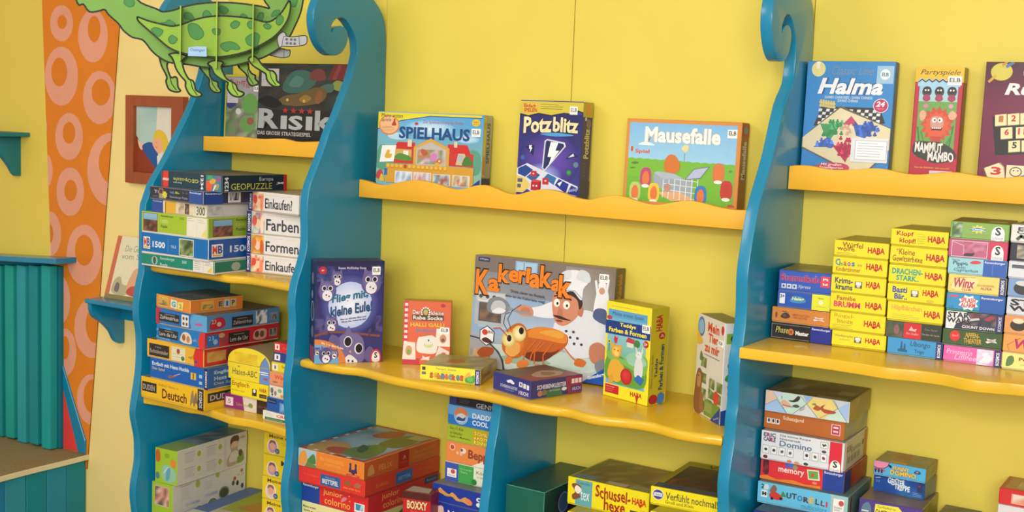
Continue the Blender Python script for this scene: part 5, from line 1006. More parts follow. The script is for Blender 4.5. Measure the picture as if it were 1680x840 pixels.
gbox('I3', 'lime green game box with orange square title, third from the top by the short divider', {'F': '9ab02c', 'L': '7a8a24', 'T': '7a7a4a'}, {'F': [T('Die 3 f. Kids', .06, .72, .36, .88, '3a4420', b=.01, wob=.1), T('als Schnecken', .06, .46, .34, .62, '3a4420', b=.01, wob=.1), T('Spiele in Monstern', .06, .22, .52, .38, '3a4420', b=.01, wob=.1), R(.58, .06, 1, .94, 'c89a24'), T('SCHILD', .61, .64, .98, .86, 'e8d850', b=.05, out='4a3a14'), T('KRÖTEN', .61, .38, .98, .6, 'e8d850', b=.05, out='4a3a14'), T('RENNEN', .61, .12, .98, .34, 'e8d850', b=.05, out='4a3a14')]}, 'game_box', 'game box', GI)
gbox('I2', 'bright blue game box with white capital title, second from the top by the short divider', {'F': '2272c4', 'L': '1a5aa0', 'T': '6a7a8a'}, {'F': [R(0, .5, 1, .99, '5a9ad0'), E(.3, .5, .16, .42, '8ab4d4'), S([(.16, .5), (.18, .8), (.3, .94), (.42, .8), (.44, .56), (.3, .66)], 'c8784a'), S([(.2, .4), (.24, .6), (.36, .62), (.42, .44), (.36, .24), (.24, .22)], 'c8c8c8'), S([(.2, .3), (.24, .46), (.34, .4), (.4, .5), (.38, .3), (.28, .26)], '24508c'), T('DADDY', .55, .5, 1.02, .76, 'dce4ec', b=.03), T('COOL', .55, .16, .9, .42, 'dce4ec', b=.03)]}, 'game_box', 'game box', GI)
gbox('I1', 'flat black game box touching the underside of the middle shelf', {'F': '1c2028', 'L': '20244a', 'T': '3a3a40'}, {'F': [R(0, .02, .16, .98, '2a3470'), T('GENIUS', .6, .12, 1.1, .62, 'b8bcc0')] + lines(.22, .3, .46, .9, 4, '5a5e66')}, 'game_box', 'game box', GI)
# ------------------------------------------------------------------ bottom middle shelf, right of the divider
gbox('J1', 'plain dark green box standing against the short divider', {'F': '0f5a4c', 'R': '0d3f3a', 'T': '1a4a40', 'L': '0d4a44'}, {'R': [R(.2, .0, .98, .86, '262838'), E(.36, .66, .1, .2, '5a7aa0'), E(.36, .66, .085, .17, '34507c'), Mo(.45, .02, .97, .84, ['2a2434', '3a3040', '4a3a34', '20242c'], 4, 3, 3)]}, 'game_box', 'game box', edge='4a9080')
top_w = [R(.03, .03, .97, .97, '6a6a3c'), Mo(.12, .12, .97, .9, ['6a6440', '7a5a38', '8a6a44', '5a5a38', '94804c', '74583a'], 7, 5, 11), R(.03, .03, .3, .2, '5a7a80')]
gbox('J2', 'yellow game box with a scrawled witch title on the shelf right of the divider', {'F': 'e4d41c', 'L': 'b8a81c', 'R': 'b8a81c', 'T': 'a49a2c'},
     {'F': [R(.1, .03, .31, .96, '5fa0a8'), T('ICH KANN LERNEN', .12, .8, .28, .88, '2e5a64'), S([(.05, .72), (.1, .8), (.17, .72), (.14, .5), (.17, .34), (.08, .2), (.06, .36), (.1, .5)], '7a4a34'), S([(.09, .6), (.12, .74), (.18, .6), (.13, .44)], 'e4d8d4'), T('tex', .17, .24, .28, .58, 'd8e8e8'), T('Schussel-', .35, .46, .78, .9, '9a2c1c', b=.025, wob=.06), T('hexe', .46, .06, .72, .48, '9a2c1c', b=.025, wob=.06)] + haba(.8, .5, .97, .74, 'c02418') + [R(.78, .04, .88, .28, '4a463c'), E(.83, .16, .03, .06, 'd8d4c8')] + lines(.9, .2, .98, .36, 3, 'c0783a') + lines(.88, .02, .98, .16, 3, 'a89a3a'),
      'T': top_w + [R(.45, .03, .7, .14, 'a8a08a'), P([(.72, .03), (.97, .03), (.95, .16), (.75, .2)], '8a8a5c')]}, 'game_box', 'game box', 'yellow game boxes right of the divider', tray=.003, traycol='c8b81c')
gbox('J3', 'yellow game box beneath the one with the witch title', {'F': 'e4d41c', 'L': 'b8a81c', 'R': 'b8a81c', 'T': 'a49a2c'}, {'F': [E(.1, .72, .04, .14, '4a4440'), E(.1, .72, .02, .08, 'e0d8c8'), T('Spielesammlung', .16, .6, .6, .8, '8a2c1c', b=.02)] + haba(.8, .5, .97, .74, 'c02418')}, 'game_box', 'game box', 'yellow game boxes right of the divider')
gbox('J4', 'yellow game box with a dark picture lid beside the third blue upright', {'F': 'e4d41c', 'L': 'b0a21c', 'R': 'b8a81c', 'T': 'a49c24'},
     {'F': [E(.1, .6, .075, .3, 'd8d8d8'), E(.1, .6, .065, .26, '3a3f78'), R(.045, .5, .155, .7, 'c8cce0'), T('Lern', .07, .66, .13, .76, 'dce0ec'), T('Spiel', .07, .54, .13, .64, '2a2f60'), T('Verfühlt nochmal!', .2, .42, .86, .82, '4a4630', b=.005), T('Groß und Klein', .2, .2, .56, .38, '6a642c', b=.0), R(.86, .1, .99, .56, '4a463c'), R(.88, .34, .97, .52, 'd0ccc0')],
      'T': [R(.09, .16, .98, .84, '2e2c38'), Mo(.12, .16, .98, .8, ['2c2a3a', '3a2e34', '6a3a24', '2a2e40', '8a4e24', '402c2c', '5a3428'], 8, 6, 5), R(.02, .02, .98, .16, '4a525a'), R(.12, .04, .4, .12, '3a4468'), T('Verfühlt', .3, .86, .98, .97, '3a3a20', b=.02)]}, 'game_box', 'game box', 'yellow game boxes right of the divider', tray=.003, traycol='c8b81c')
gbox('J5', 'yellow game box lowest beside the third blue upright', {'F': 'e4d41c', 'L': 'b0a21c', 'R': 'b8a81c', 'T': 'a49c24'}, {'F': lines(.05, .6, .3, .92, 5, '9a9030') + [T('Wort', .42, .7, .6, .9, '8a5a24')]}, 'game_box', 'game box', 'yellow game boxes right of the divider')
# ------------------------------------------------------------------ bottom right shelf
GK = 'game boxes in the big stack on the bottom right shelf'
# lift-lid squirrel game: lid over a brown tray
x, y, z, yaw, w, d, h, tilt = POSE['K1']
xb, yb, zb, yawb, wb, db, hb, tb = POSE['K1b']
ink = Ink()
carton(ink, wb, db, h + hb - .003, {'F': 'b5652c', 'R': '8a8458', 'T': '7a5a3a', 'L': '8a5024'})
fs = box_faces(ink, wb, db, hb)
fs['F'].draw([T('Schatzjagd', .24, .52, .5, .78, 'e0c0a0', b=.03)] + [q for i in range(3) for q in (R(.04 + .056 * i, .28, .09 + .056 * i, .56, 'dcd4cc'), E(.065 + .056 * i, .44, .014, .1, '4a3a4a'))] + [R(.84, .22, .95, .78, 'd8c0c0'), R(.85, .26, .94, .74, 'b82a44'), R(.865, .56, .925, .66, 'dcc8cc'), R(.865, .36, .925, .46, 'dcc8cc')])
fs['R'].draw([Mo(.02, .02, .98, .9, ['8a9080', '9a8a50', '7a8470', '94946c'], 5, 2, 4)])
o = empty('game_box', (xb, yb, zb), yawb)
tag(o, 'brown box with a lid of pale diamonds and squirrels, topmost of the bottom right stack', 'game box', GK)
ink.build('tray', M_PRINT, o)['label'] = 'brown tray with a small white title'
ink = Ink()
carton(ink, w, d, h, {'F': 'c6d2cc', 'R': '8a8248', 'T': '6e6244', 'L': 'a0a090'})
fs = box_faces(ink, w, d, h)
fs['F'].draw([P([(.01, .99), (.08, .99), (.14, .62), (.01, .3)], 'd8b8a0'), P([(.01, .3), (.14, .62), (.27, .02), (.01, .02)], '9cbce4'), P([(.14, .66), (.22, .97), (.09, .97)], 'c4c8dc'), P([(.27, .03), (.14, .62), (.22, .97), (.42, .97), (.5, .62), (.34, .03)], 'bcd8cc'), P([(.45, .98), (.56, .98), (.5, .68)], '8fb0e0'), P([(.66, .02), (.5, .62), (.57, .97), (.8, .97), (.87, .62), (.7, .02)], 'e2cc7c'), P([(.36, .03), (.5, .6), (.62, .1), (.6, .03)], 'd0d4d4'), P([(.82, .97), (.97, .97), (.88, .66)], 'c4c8dc'), P([(.87, .62), (.99, .97), (.99, .2), (.97, .1)], '9cbce4'), P([(.72, .03), (.87, .6), (.98, .04)], 'c0dccc')]
    + [L(a, .0008, '5a6a7a') for a in ([(.01, .3), (.14, .62), (.27, .03)], [(.09, .97), (.27, .03)], [(.34, .03), (.5, .62), (.57, .97)], [(.42, .97), (.64, .03)], [(.66, .03), (.87, .62), (.82, .97)], [(.8, .97), (.98, .04)])]
    + [S([(.19, .46), (.22, .64), (.28, .56), (.32, .4), (.28, .32), (.22, .34)], 'd8a890'), S([(.28, .66), (.34, .7), (.39, .92), (.42, .88), (.4, .7), (.34, .6)], '3a302c'), S([(.33, .42), (.38, .52), (.42, .44), (.38, .36)], '4a4a34'), L([(.2, .7), (.2, .82)], .0012, '4a4a34'), L([(.22, .42), (.34, .36)], .0012, '3a302c'), S([(.58, .46), (.62, .62), (.68, .5), (.64, .38), (.6, .4)], 'b05a34'), S([(.66, .54), (.72, .72), (.7, .52), (.84, .46), (.82, .34), (.72, .32)], 'a84c30'), S([(.56, .64), (.6, .72), (.62, .6)], '8a8a4a')] + [L([(.42, .38 - .05 * i), (.48, .5 - .05 * i)], .0008, '6a7a84') for i in range(4)])
fs['R'].draw([Mo(.03, .04, .97, .96, ['94883c', 'a08a3c', '84804c', '7a7a54', '9a7a3c'], 5, 2, 6)])
fs['T'].draw([Mo(.02, .02, .98, .98, ['6e6244', '5c5234', '766c50', '64583a', '7e7450'], 7, 5, 8), P([(.3, .45), (.62, .4), (.8, .52), (.5, .62)], '5a4624'), R(.6, .02, .95, .14, '8a8460'), R(.76, .3, .96, .56, '86805e'), R(.22, .3, .34, .6, '86866a')])
k = ink.build('lid', M_PRINT, o)
k['label'] = 'lid printed with pale diamonds and squirrels'
k.matrix_local = (Matrix.Translation((xb, yb, zb)) @ Matrix.Rotation(yawb, 4, 'Z')).inverted() @ Matrix.Translation((x, y, z)) @ Matrix.Rotation(yaw, 4, 'Z')
cat = lambda x, y, c: [L([(x - .02, y + .03), (x - .008, y - .03), (x + .008, y + .03), (x + .02, y)], .003, c)]
k2 = []
for i, (a, b) in enumerate([(.03, .36), (.13, .36), (.23, .36), (.33, .36), (.53, .38), (.63, .38), (.73, .38), (.83, .36)]):
    if i < 8: k2 += [R(a - .005, b - .145, a + .075, b + .145, '8a8a8a'), R(a, b - .13, a + .07, b + .13, 'e0e2e6'), E(a + .035, b, .02, .05, ['3a4a3a', '3a3a3a', '5a5a5a', '5a5a5a', '3a3034', '5a6a4a', '7a4a3a', '5a5a44'][i], .4 * i)]
gbox('K2', 'white domino game box with a red end panel, below the squirrel box', {'F': 'd4d8e0', 'R': 'b8b49c', 'T': '9a9a98', 'L': 'b0b4bc'},
     {'F': [T('ERIC', .03, .8, .18, .94, '2e3440', b=.06), T('CARLE', .03, .64, .18, .79, '3a2f44', b=.06), R(.07, .82, .1, .93, 'b04a7a'), R(.11, .65, .14, .78, 'b8406a'), T('Die kleine Raupe', .23, .86, .6, .95, '3a4048', b=.01), T('Nimmersatt', .23, .76, .48, .84, '3a4048', b=.01), T('Domino', .23, .54, .62, .74, '4a6a8a', b=.015)] + k2 + [R(.72, .72, .81, .93, '8a8a8a'), R(.725, .735, .805, .915, 'e0e2e6')] + cat(.765, .82, '3a4a3a') + [E(.765, .6, .028, .05, '4a4a4a'), R(.03, .02, .1, .17, 'e0e2e6'), E(.065, .1, .03, .06, '6a3434'), E(.36, .07, .03, .05, 'c87a5a'), E(.45, .06, .03, .05, 'c8946a'), R(.52, .02, .6, .17, 'e0e2e6'), E(.56, .08, .03, .05, '3a3a44'), R(.83, .01, .975, .99, 'd0283a')] + schmidt(.905, .2, .06, .2),
      'R': [R(.02, .02, .1, .98, 'dcdcd8'), T('Domino', .3, .5, .7, .7, '5a6470'), T('ERIC CARLE', .1, .6, .3, .8, '6a4a40')] + [R(.15 + .14 * i, .2, .26 + .14 * i, .42, '8e8a7c') for i in range(4)] + [E(.8, .6, .04, .1, '3a3a34'), R(.85, .02, .98, .98, 'b0602c')]}, 'game_box', 'game box', GK)
gbox('K3', 'red and blue picture-pair game box below the white domino box', {'F': 'd63038', 'R': '9a3226', 'T': '7a4a3a', 'L': 'a8282c'},
     {'F': [P([(.0, .02), (.73, .02), (.73, .16), (.55, .1), (.4, .2), (.2, .1), (.08, .22), (0, .14)], 'e0802c'), S([(.04, .3), (.04, .8), (.08, .94), (.1, .8), (.1, .3)], '4a2430'), Mo(.03, .3, .1, .9, ['6a2430', '8a2a34', '3a2028'], 2, 4, 2), E(.33, .84, .035, .12, '5a5ab0'), E(.37, .86, .035, .12, '4a6ac0'), E(.42, .8, .03, .12, '9a8a70'), T('memory', .22, .4, .53, .68, 'e8d8d0', b=.02), P([(.56, .82), (.7, .86), (.72, .4), (.58, .36)], 'd8dcc0'), P([(.575, .77), (.69, .8), (.7, .46), (.59, .42)], '6aa054'), E(.63, .6, .02, .08, 'b85a34'), E(.66, .25, .03, .06, 'd88a6a')] + rav(.75, .995, .02, .98, '1f3f94'),
      'R': [R(0, .02, .28, .98, '1f3470'), Mo(.3, .04, .98, .96, ['a83a28', '8f3024', 'b04a30', '94402c'], 4, 2, 4)]}, 'game_box', 'game box', GK, edge='a05040')
gbox('K4', 'light blue car game box with rainbow capital letters', {'F': '62b8dc', 'R': '6a8c8c', 'T': '5a7a78', 'L': '4a94b4'},
     {'F': [T('2', .04, .7, .075, .9, '2a3438', b=.05), S([(.075, .66), (.08, .88), (.12, .9), (.125, .7)], 'c8d0d0'), R(.045, .3, .115, .62, 'dce4e4'), R(.055, .38, .075, .55, '2a2a2a'), R(.085, .38, .105, .55, '2a2a2a'), R(.06, .44, .1, .49, '2a2a2a'), S([(.14, .36), (.15, .56), (.2, .64), (.27, .5), (.29, .34), (.22, .26)], 'c83a34'), E(.17, .3, .018, .07, '2a2428'), E(.27, .36, .018, .07, '2a2428'), S([(.14, .6), (.16, .84), (.19, .94), (.22, .8), (.2, .62)], '8a5a4a'), P([(.26, .46), (.29, .74), (.33, .48)], '3a8a4a')]
      + [T(ch, a, b0, c_, b0 + .26, cc, b=.06) for ch, a, c_, b0, cc in (('U', .33, .385, .44, '3a3a40'), ('T', .39, .445, .46, '3a3a40'), ('O', .45, .51, .42, '2a7ac0'), ('R', .52, .58, .4, '4a3a34'), ('E', .585, .635, .42, 'e0b030'), ('L', .65, .695, .4, '3a3a40'), ('L', .71, .755, .38, '6a3a34'), ('I', .765, .785, .36, 'c83a4a'))]
      + [T('multicolore', .5, .1, .78, .34, '3a7a9c'), R(.815, .01, 1, .99, '9cbcb8'), R(.845, .2, .96, .84, 'e4e4e0'), E(.93, .66, .028, .13, 'c04a50'), T('Beliebte', .86, .4, .94, .5, '5a5a5a'), T('Spiele', .86, .28, .92, .38, '5a5a5a')],
      'R': [R(.1, .1, .16, .9, '6a3a3c'), Mo(.2, .1, .9, .9, ['5a7a7c', '4a6468', '6a8a88'], 4, 2, 5)]}, 'game_box', 'game box', GK)
gbox('K5', 'dark blue and green box lowest of the big bottom right stack', {'F': '1a2c74', 'R': '243050', 'T': '3a4a5a', 'L': '142050'},
     {'F': [E(.05, .5, .05, .36, 'dce0e8'), R(.1, .02, .98, .96, '2f7038'), T('Spiele', .14, .5, .4, .8, 'cfd86a')] + lines(.12, .55, .45, .9, 2, 'd0d878', .002)}, 'game_box', 'game box', GK)
GLm = 'small game boxes in the short bottom right stack'
gbox('L3', 'purple game box with yellow title plate under the two small blue boxes', {'F': '4a3a86', 'R': '8a8438', 'T': '7a6a5a', 'L': '3a2e6a'},
     {'F': [S([(.04, .66), (.06, .84), (.14, .94), (.2, .8), (.18, .62), (.1, .58)], '5a7a94'), R(.05, .7, .16, .73, 'dcdce0'), P([(.25, .64), (.26, .93), (.62, .95), (.68, .86), (.66, .62), (.4, .6)], 'e0d84c'), T('Spektakel in', .3, .83, .58, .9, '4a4428', wob=.08), T('GACKELWACK', .27, .66, .64, .8, '3a3428', b=.03, wob=.06), S([(.72, .76), (.78, .86), (.88, .9), (.92, .94), (.88, .82), (.82, .72), (.78, .76)], 'b83a5a'), L([(.82, .7), (.92, .72)], .0025, 'dcd8e4'), L([(.8, .66), (.92, .67)], .0025, 'dcd8e4')] + [L([(.22, .52 - .04 * i), (.5, .46 - .04 * i)], .0016, '8a7ab4') for i in range(3)],
      'R': [Mo(.05, .4, .95, .96, ['94903a', '7a7a34', 'a09c44'], 4, 2, 4)]}, 'game_box', 'game box', GLm)
gbox('L2', 'deep blue game box with white jumbled title in the short bottom right stack', {'F': '1f4a9c', 'R': '4a6a70', 'T': '3a5a70', 'L': '1a3a80'},
     {'F': [Mo(.01, .02, .99, .98, ['1f4a9c', '24509c', '1a4490', '2a6aa0', '2a5aa8'], 5, 3, 4), L([(.04, .7), (.13, .76)], .0016, 'b8c8dc'), T('2-4', .05, .5, .12, .6, '9ab4d0'), T('GEISTER', .28, .5, .62, .84, 'dce8ec', b=.05, wob=.1), T('TREPPE', .42, .28, .72, .58, 'dce8ec', b=.05, wob=.1), S([(.86, .4), (.88, .8), (.94, .84), (.96, .4)], '2a3a5c'), E(.9, .7, .02, .06, '8a3a5a')] + lines(.78, .1, .96, .34, 3, '8ab0d0'),
      'R': [Mo(.03, .04, .95, .96, ['5a7074', '4a6460', '6a6a58'], 3, 2, 4), R(.9, .02, .99, .98, 'a06a44')]}, 'game_box', 'game box', GLm)
gbox('L1', 'light blue game box with yellow title and pink animal, topmost of the short stack', {'F': '4aaadc', 'R': '6a6a4c', 'T': '7a7454', 'L': '3a84ac'},
     {'F': [P([(.01, .99), (.3, .99), (.27, .72), (.2, .55), (.08, .5), (.01, .58)], 'dc86ac'), L([(.3, .99), (.27, .72), (.2, .55), (.08, .5), (.01, .58)], .0014, '3a2a3c'), R(.01, .3, .23, .48, 'b05a84')] + [R(.03 + .06 * i, .2, .06 + .06 * i, .46, '2a2434') for i in range(3)] + [S([(.28, .8), (.32, .86), (.35, .76), (.33, .64)], '2a2434'), T('FUNNY', .38, .56, .68, .84, 'e0b850', b=.05, out='5a4a20', wob=.06), T('DOMINO', .33, .22, .82, .54, 'e8bc4c', b=.05, out='5a4a20', wob=.06), S([(.78, .6), (.82, .8), (.9, .72), (.88, .56)], '2f4a84'), E(.84, .68, .02, .06, 'c87a5a')],
      'R': [Mo(.03, .04, .95, .96, ['7a7a54', '6a6a4c', '847c54'], 3, 2, 3), R(.86, .02, .99, .98, 'a0643c')],
      'T': [Mo(.02, .02, .98, .98, ['7a7454', '8a6a48', '6e6e54', '90704c', '7c7c60'], 5, 4, 6), P([(.25, .04), (.6, .02), (.6, .2), (.3, .22)], 'a88a34'), P([(.3, .5), (.58, .46), (.55, .9), (.3, .92)], '8a6040')]}, 'game_box', 'game box', GLm)
POSE['L4'] = (-0.575, -0.075, .752, .02, .075, .065, .063, 0)
gbox('L4', 'dark grey box just peeping up behind the short bottom right stack', {'F': '34342c', 'T': '5a5a46'}, {'T': [Mo(.03, .03, .97, .97, ['5a5a46', '44443a', '6a6a54'], 3, 3, 1)]}, 'game_box', 'game box')
gbox('M2', 'white game box at the right picture edge under a red one', {'F': 'd0d2d8', 'L': 'a8a8b0', 'T': '8a8a84'}, {'F': [E(.5, .5, .3, .36, '2a2a40'), E(.5, .5, .24, .28, 'd8d8e0')]}, 'game_box', 'game box')
gbox('M1', 'red game box with a pale side panel at the lower right picture edge', {'F': 'c82c30', 'L': '9a2226', 'T': '9a4a34'}, {'F': [R(.16, .16, .97, .76, 'dca090'), Mo(.18, .2, .95, .72, ['e0a898', 'd8d0c4', 'd08a70'], 5, 2, 3)], 'T': [R(.06, .06, .94, .94, 'a07a4c'), Mo(.2, .15, .9, .8, ['a8885a', 'b8a47a', '98704a'], 4, 3, 4)]}, 'game_box', 'game box')
# ------------------------------------------------------------------ right shelf, five stacks
dots = lambda n, y: [E(.03 + .6 * i / n, y, .004, .02, 'dcdcdc') for i in range(n + 1)]
gbox('N4', 'black and blue card game box at the foot of the first right stack', {'F': '1c1a1c', 'T': '4a4a4c', 'L': '141416', 'R': '1a2a6a'},
     {'F': dots(24, .9) + dots(24, .08) + [E(.015, .1 + .8 * i / 8, .004, .02, 'dcdcdc') for i in range(9)] + [T('Phase', .08, .38, .29, .76, 'b8b05a', sh=.25, b=.01), E(.335, .5, .05, .2, 'c87038'), T('10', .315, .4, .355, .6, '5a2a14', b=.05), T('Master', .41, .34, .63, .6, 'e4e4e4', b=.04)] + rav(.66, .995, .02, .98, '222c8c')}, 'card_game_box', 'game box', GN)
gbox('N3', 'orange cartoon game box second from the bottom of the first stack', {'F': 'c8803c', 'T': '8a6a4a', 'L': 'a0642c', 'R': 'a86a34'},
     {'F': [E(.08, .48, .02, .2, '7a4a24'), S([(.16, .36), (.18, .56), (.24, .7), (.3, .6), (.32, .4), (.24, .28)], '4a3428'), E(.22, .5, .03, .1, '6a4a3a'), L([(.18, .74), (.26, .78)], .0014, '4a3428'), T('MEIN KATZEN', .37, .52, .66, .66, '9a4a20', b=.02), T('ORCHESTER', .37, .34, .62, .48, '9a4a20', b=.02), P([(.72, .44), (.76, .5), (.74, .62), (.81, .56), (.9, .6), (.88, .48), (.92, .36), (.82, .42), (.74, .34)], 'e0d8d4'), T('AMIGO', .75, .44, .89, .54, 'b04a44', b=.03)]}, 'game_box', 'game box', GN)
gbox('N2', 'blue and yellow small game box second from the top of the first stack', {'F': '1f4fae', 'T': '4a5a74', 'L': '1a3f88', 'R': '1c3a80'},
     {'F': [R(.04, .24, .14, .86, 'dce0e8'), T('3+', .05, .58, .13, .8, '3a3a5a', b=.04), S([(.24, .4), (.28, .72), (.4, .76), (.5, .66), (.53, .44), (.4, .34)], '3a8ac0'), T('Haleg', .27, .44, .5, .7, 'd8dc9a', b=.05, sh=.2), R(.645, .02, .985, .98, 'd8dc2c'), T('Fische', .76, .72, .86, .8, '5a5a24', b=.03), E(.81, .5, .04, .14, 'e8ecc0'), T('Kinderspiel', .74, .2, .9, .28, '8a8a34')]}, 'game_box', 'game box', GN, edge='5a7ac0')
gbox('N1', 'blue number-tile game box with red lettering, topmost of the first stack', {'F': '2b53b4', 'T': '8a8244', 'L': '1f3a80', 'R': '22409a'},
     {'F': [T('Rummikub', .04, .5, .76, .84, 'b02a4a', b=.03, out='6a7ad0', ow=.03), T('Xpress', .36, .16, .6, .36, 'd0d4e0', sh=.3), R(.78, .34, .95, .86, 'd83a4a'), R(.82, .64, .91, .76, 'e8d8dc'), R(.82, .44, .91, .54, 'e8d8dc'), R(.84, .5, .89, .7, 'd83a4a')] + [q for i in range(3) for q in (R(.06 + .1 * i, .14, .145 + .1 * i, .36, 'c8d0e0'), E(.1 + .1 * i, .25, .02, .06, '3a4a7a'))],
      'T': [Mo(.03, .03, .97, .97, ['8a8244', '7a7640', '948a4c', '6e6c44'], 4, 4, 3)]}, 'game_box', 'game box', GN)
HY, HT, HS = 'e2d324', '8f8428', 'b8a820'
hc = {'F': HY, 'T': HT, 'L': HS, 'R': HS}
seal = lambda a: [R(a, .36, a + .13, .72, '55524a'), R(a + .015, .52, a + .115, .7, 'd8d8d0'), E(a + .065, .46, .035, .07, 'c8c8c0')]
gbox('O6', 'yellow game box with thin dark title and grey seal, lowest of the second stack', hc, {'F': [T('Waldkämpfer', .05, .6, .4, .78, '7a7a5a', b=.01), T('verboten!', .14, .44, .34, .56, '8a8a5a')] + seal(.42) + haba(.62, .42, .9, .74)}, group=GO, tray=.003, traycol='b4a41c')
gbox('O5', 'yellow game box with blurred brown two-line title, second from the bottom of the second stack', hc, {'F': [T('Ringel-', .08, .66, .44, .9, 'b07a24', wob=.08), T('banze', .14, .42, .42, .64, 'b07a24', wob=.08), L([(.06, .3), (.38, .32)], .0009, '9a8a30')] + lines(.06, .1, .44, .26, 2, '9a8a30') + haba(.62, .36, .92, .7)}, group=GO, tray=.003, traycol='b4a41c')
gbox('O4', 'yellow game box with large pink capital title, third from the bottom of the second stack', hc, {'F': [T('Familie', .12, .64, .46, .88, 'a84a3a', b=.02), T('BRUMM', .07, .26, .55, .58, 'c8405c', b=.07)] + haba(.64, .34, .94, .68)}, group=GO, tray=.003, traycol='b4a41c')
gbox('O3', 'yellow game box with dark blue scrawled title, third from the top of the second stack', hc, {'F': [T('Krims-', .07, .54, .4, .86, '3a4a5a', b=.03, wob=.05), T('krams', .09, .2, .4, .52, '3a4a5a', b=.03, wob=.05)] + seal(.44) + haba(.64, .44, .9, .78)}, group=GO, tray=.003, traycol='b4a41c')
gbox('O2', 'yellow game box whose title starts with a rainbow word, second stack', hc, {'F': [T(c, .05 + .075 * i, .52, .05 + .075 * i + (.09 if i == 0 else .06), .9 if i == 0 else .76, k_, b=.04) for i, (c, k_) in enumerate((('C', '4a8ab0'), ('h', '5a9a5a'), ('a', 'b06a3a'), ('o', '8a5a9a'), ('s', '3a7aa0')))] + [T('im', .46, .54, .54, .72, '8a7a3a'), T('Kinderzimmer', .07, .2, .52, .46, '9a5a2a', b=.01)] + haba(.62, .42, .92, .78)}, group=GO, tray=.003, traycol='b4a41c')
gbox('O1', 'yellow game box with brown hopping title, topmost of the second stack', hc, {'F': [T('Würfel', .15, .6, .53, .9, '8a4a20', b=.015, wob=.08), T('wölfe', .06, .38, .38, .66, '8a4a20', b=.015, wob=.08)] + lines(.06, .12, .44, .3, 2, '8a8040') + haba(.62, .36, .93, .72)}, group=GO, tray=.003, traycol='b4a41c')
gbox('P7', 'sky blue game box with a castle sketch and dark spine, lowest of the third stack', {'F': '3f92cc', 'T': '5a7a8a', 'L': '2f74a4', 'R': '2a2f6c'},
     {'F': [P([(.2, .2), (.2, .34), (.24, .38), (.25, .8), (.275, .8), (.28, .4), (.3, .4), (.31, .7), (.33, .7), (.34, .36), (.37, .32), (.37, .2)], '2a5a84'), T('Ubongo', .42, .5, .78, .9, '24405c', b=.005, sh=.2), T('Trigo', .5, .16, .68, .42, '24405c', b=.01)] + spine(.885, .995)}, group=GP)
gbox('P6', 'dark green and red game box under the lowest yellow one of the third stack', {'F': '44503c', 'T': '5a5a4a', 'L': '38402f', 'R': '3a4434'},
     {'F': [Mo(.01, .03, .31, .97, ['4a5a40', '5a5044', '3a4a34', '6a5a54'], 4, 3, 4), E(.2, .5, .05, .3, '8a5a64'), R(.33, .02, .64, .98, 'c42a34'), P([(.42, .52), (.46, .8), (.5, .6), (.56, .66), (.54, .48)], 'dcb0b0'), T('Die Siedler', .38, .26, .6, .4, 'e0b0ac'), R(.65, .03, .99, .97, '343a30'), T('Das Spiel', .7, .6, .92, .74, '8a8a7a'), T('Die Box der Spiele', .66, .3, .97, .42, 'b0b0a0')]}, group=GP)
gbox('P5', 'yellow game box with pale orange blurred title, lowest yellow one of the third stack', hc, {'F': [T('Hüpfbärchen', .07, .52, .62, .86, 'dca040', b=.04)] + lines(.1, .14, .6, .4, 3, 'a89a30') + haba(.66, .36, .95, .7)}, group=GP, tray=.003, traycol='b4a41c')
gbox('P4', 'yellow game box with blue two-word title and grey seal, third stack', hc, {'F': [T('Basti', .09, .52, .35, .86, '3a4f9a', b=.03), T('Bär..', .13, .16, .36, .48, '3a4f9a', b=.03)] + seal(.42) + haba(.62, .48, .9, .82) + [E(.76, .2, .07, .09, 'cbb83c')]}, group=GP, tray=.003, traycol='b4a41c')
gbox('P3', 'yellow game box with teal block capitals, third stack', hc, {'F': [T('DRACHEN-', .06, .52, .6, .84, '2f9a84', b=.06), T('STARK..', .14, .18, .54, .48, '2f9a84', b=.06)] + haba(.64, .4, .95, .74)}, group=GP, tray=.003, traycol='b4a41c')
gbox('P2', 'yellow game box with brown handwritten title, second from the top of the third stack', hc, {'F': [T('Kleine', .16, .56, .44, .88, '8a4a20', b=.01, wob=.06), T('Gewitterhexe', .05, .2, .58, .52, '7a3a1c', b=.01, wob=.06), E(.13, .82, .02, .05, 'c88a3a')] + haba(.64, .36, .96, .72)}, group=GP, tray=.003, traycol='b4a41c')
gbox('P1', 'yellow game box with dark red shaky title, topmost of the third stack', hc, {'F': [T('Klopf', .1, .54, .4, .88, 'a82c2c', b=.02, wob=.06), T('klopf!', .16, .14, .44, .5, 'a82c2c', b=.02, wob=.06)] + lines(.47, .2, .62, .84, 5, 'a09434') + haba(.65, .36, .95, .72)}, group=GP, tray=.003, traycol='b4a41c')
gbox('Q8', 'pink game box with pale swirling title, lowest of the fourth stack', {'F': 'd862a8', 'T': '8a5a7a', 'L': 'a84a84', 'R': '2a2f6c'},
     {'F': [Mo(.58, .03, .86, .97, ['d8c0dc', 'b8c8e4', 'e0d8ec', 'c090c8'], 4, 4, 4), P([(.62, .2), (.7, .5), (.66, .7), (.76, .8), (.84, .5), (.8, .2)], 'dce0f0'), T('Prinzessin', .06, .5, .5, .8, 'ecc4e0', sh=.2), T('Lillifee', .2, .2, .58, .5, 'ecc4e0', sh=.2), T('Mein erstes', .26, .84, .46, .92, 'e0a0cc')] + spine(.875, .995)}, group=GQ)
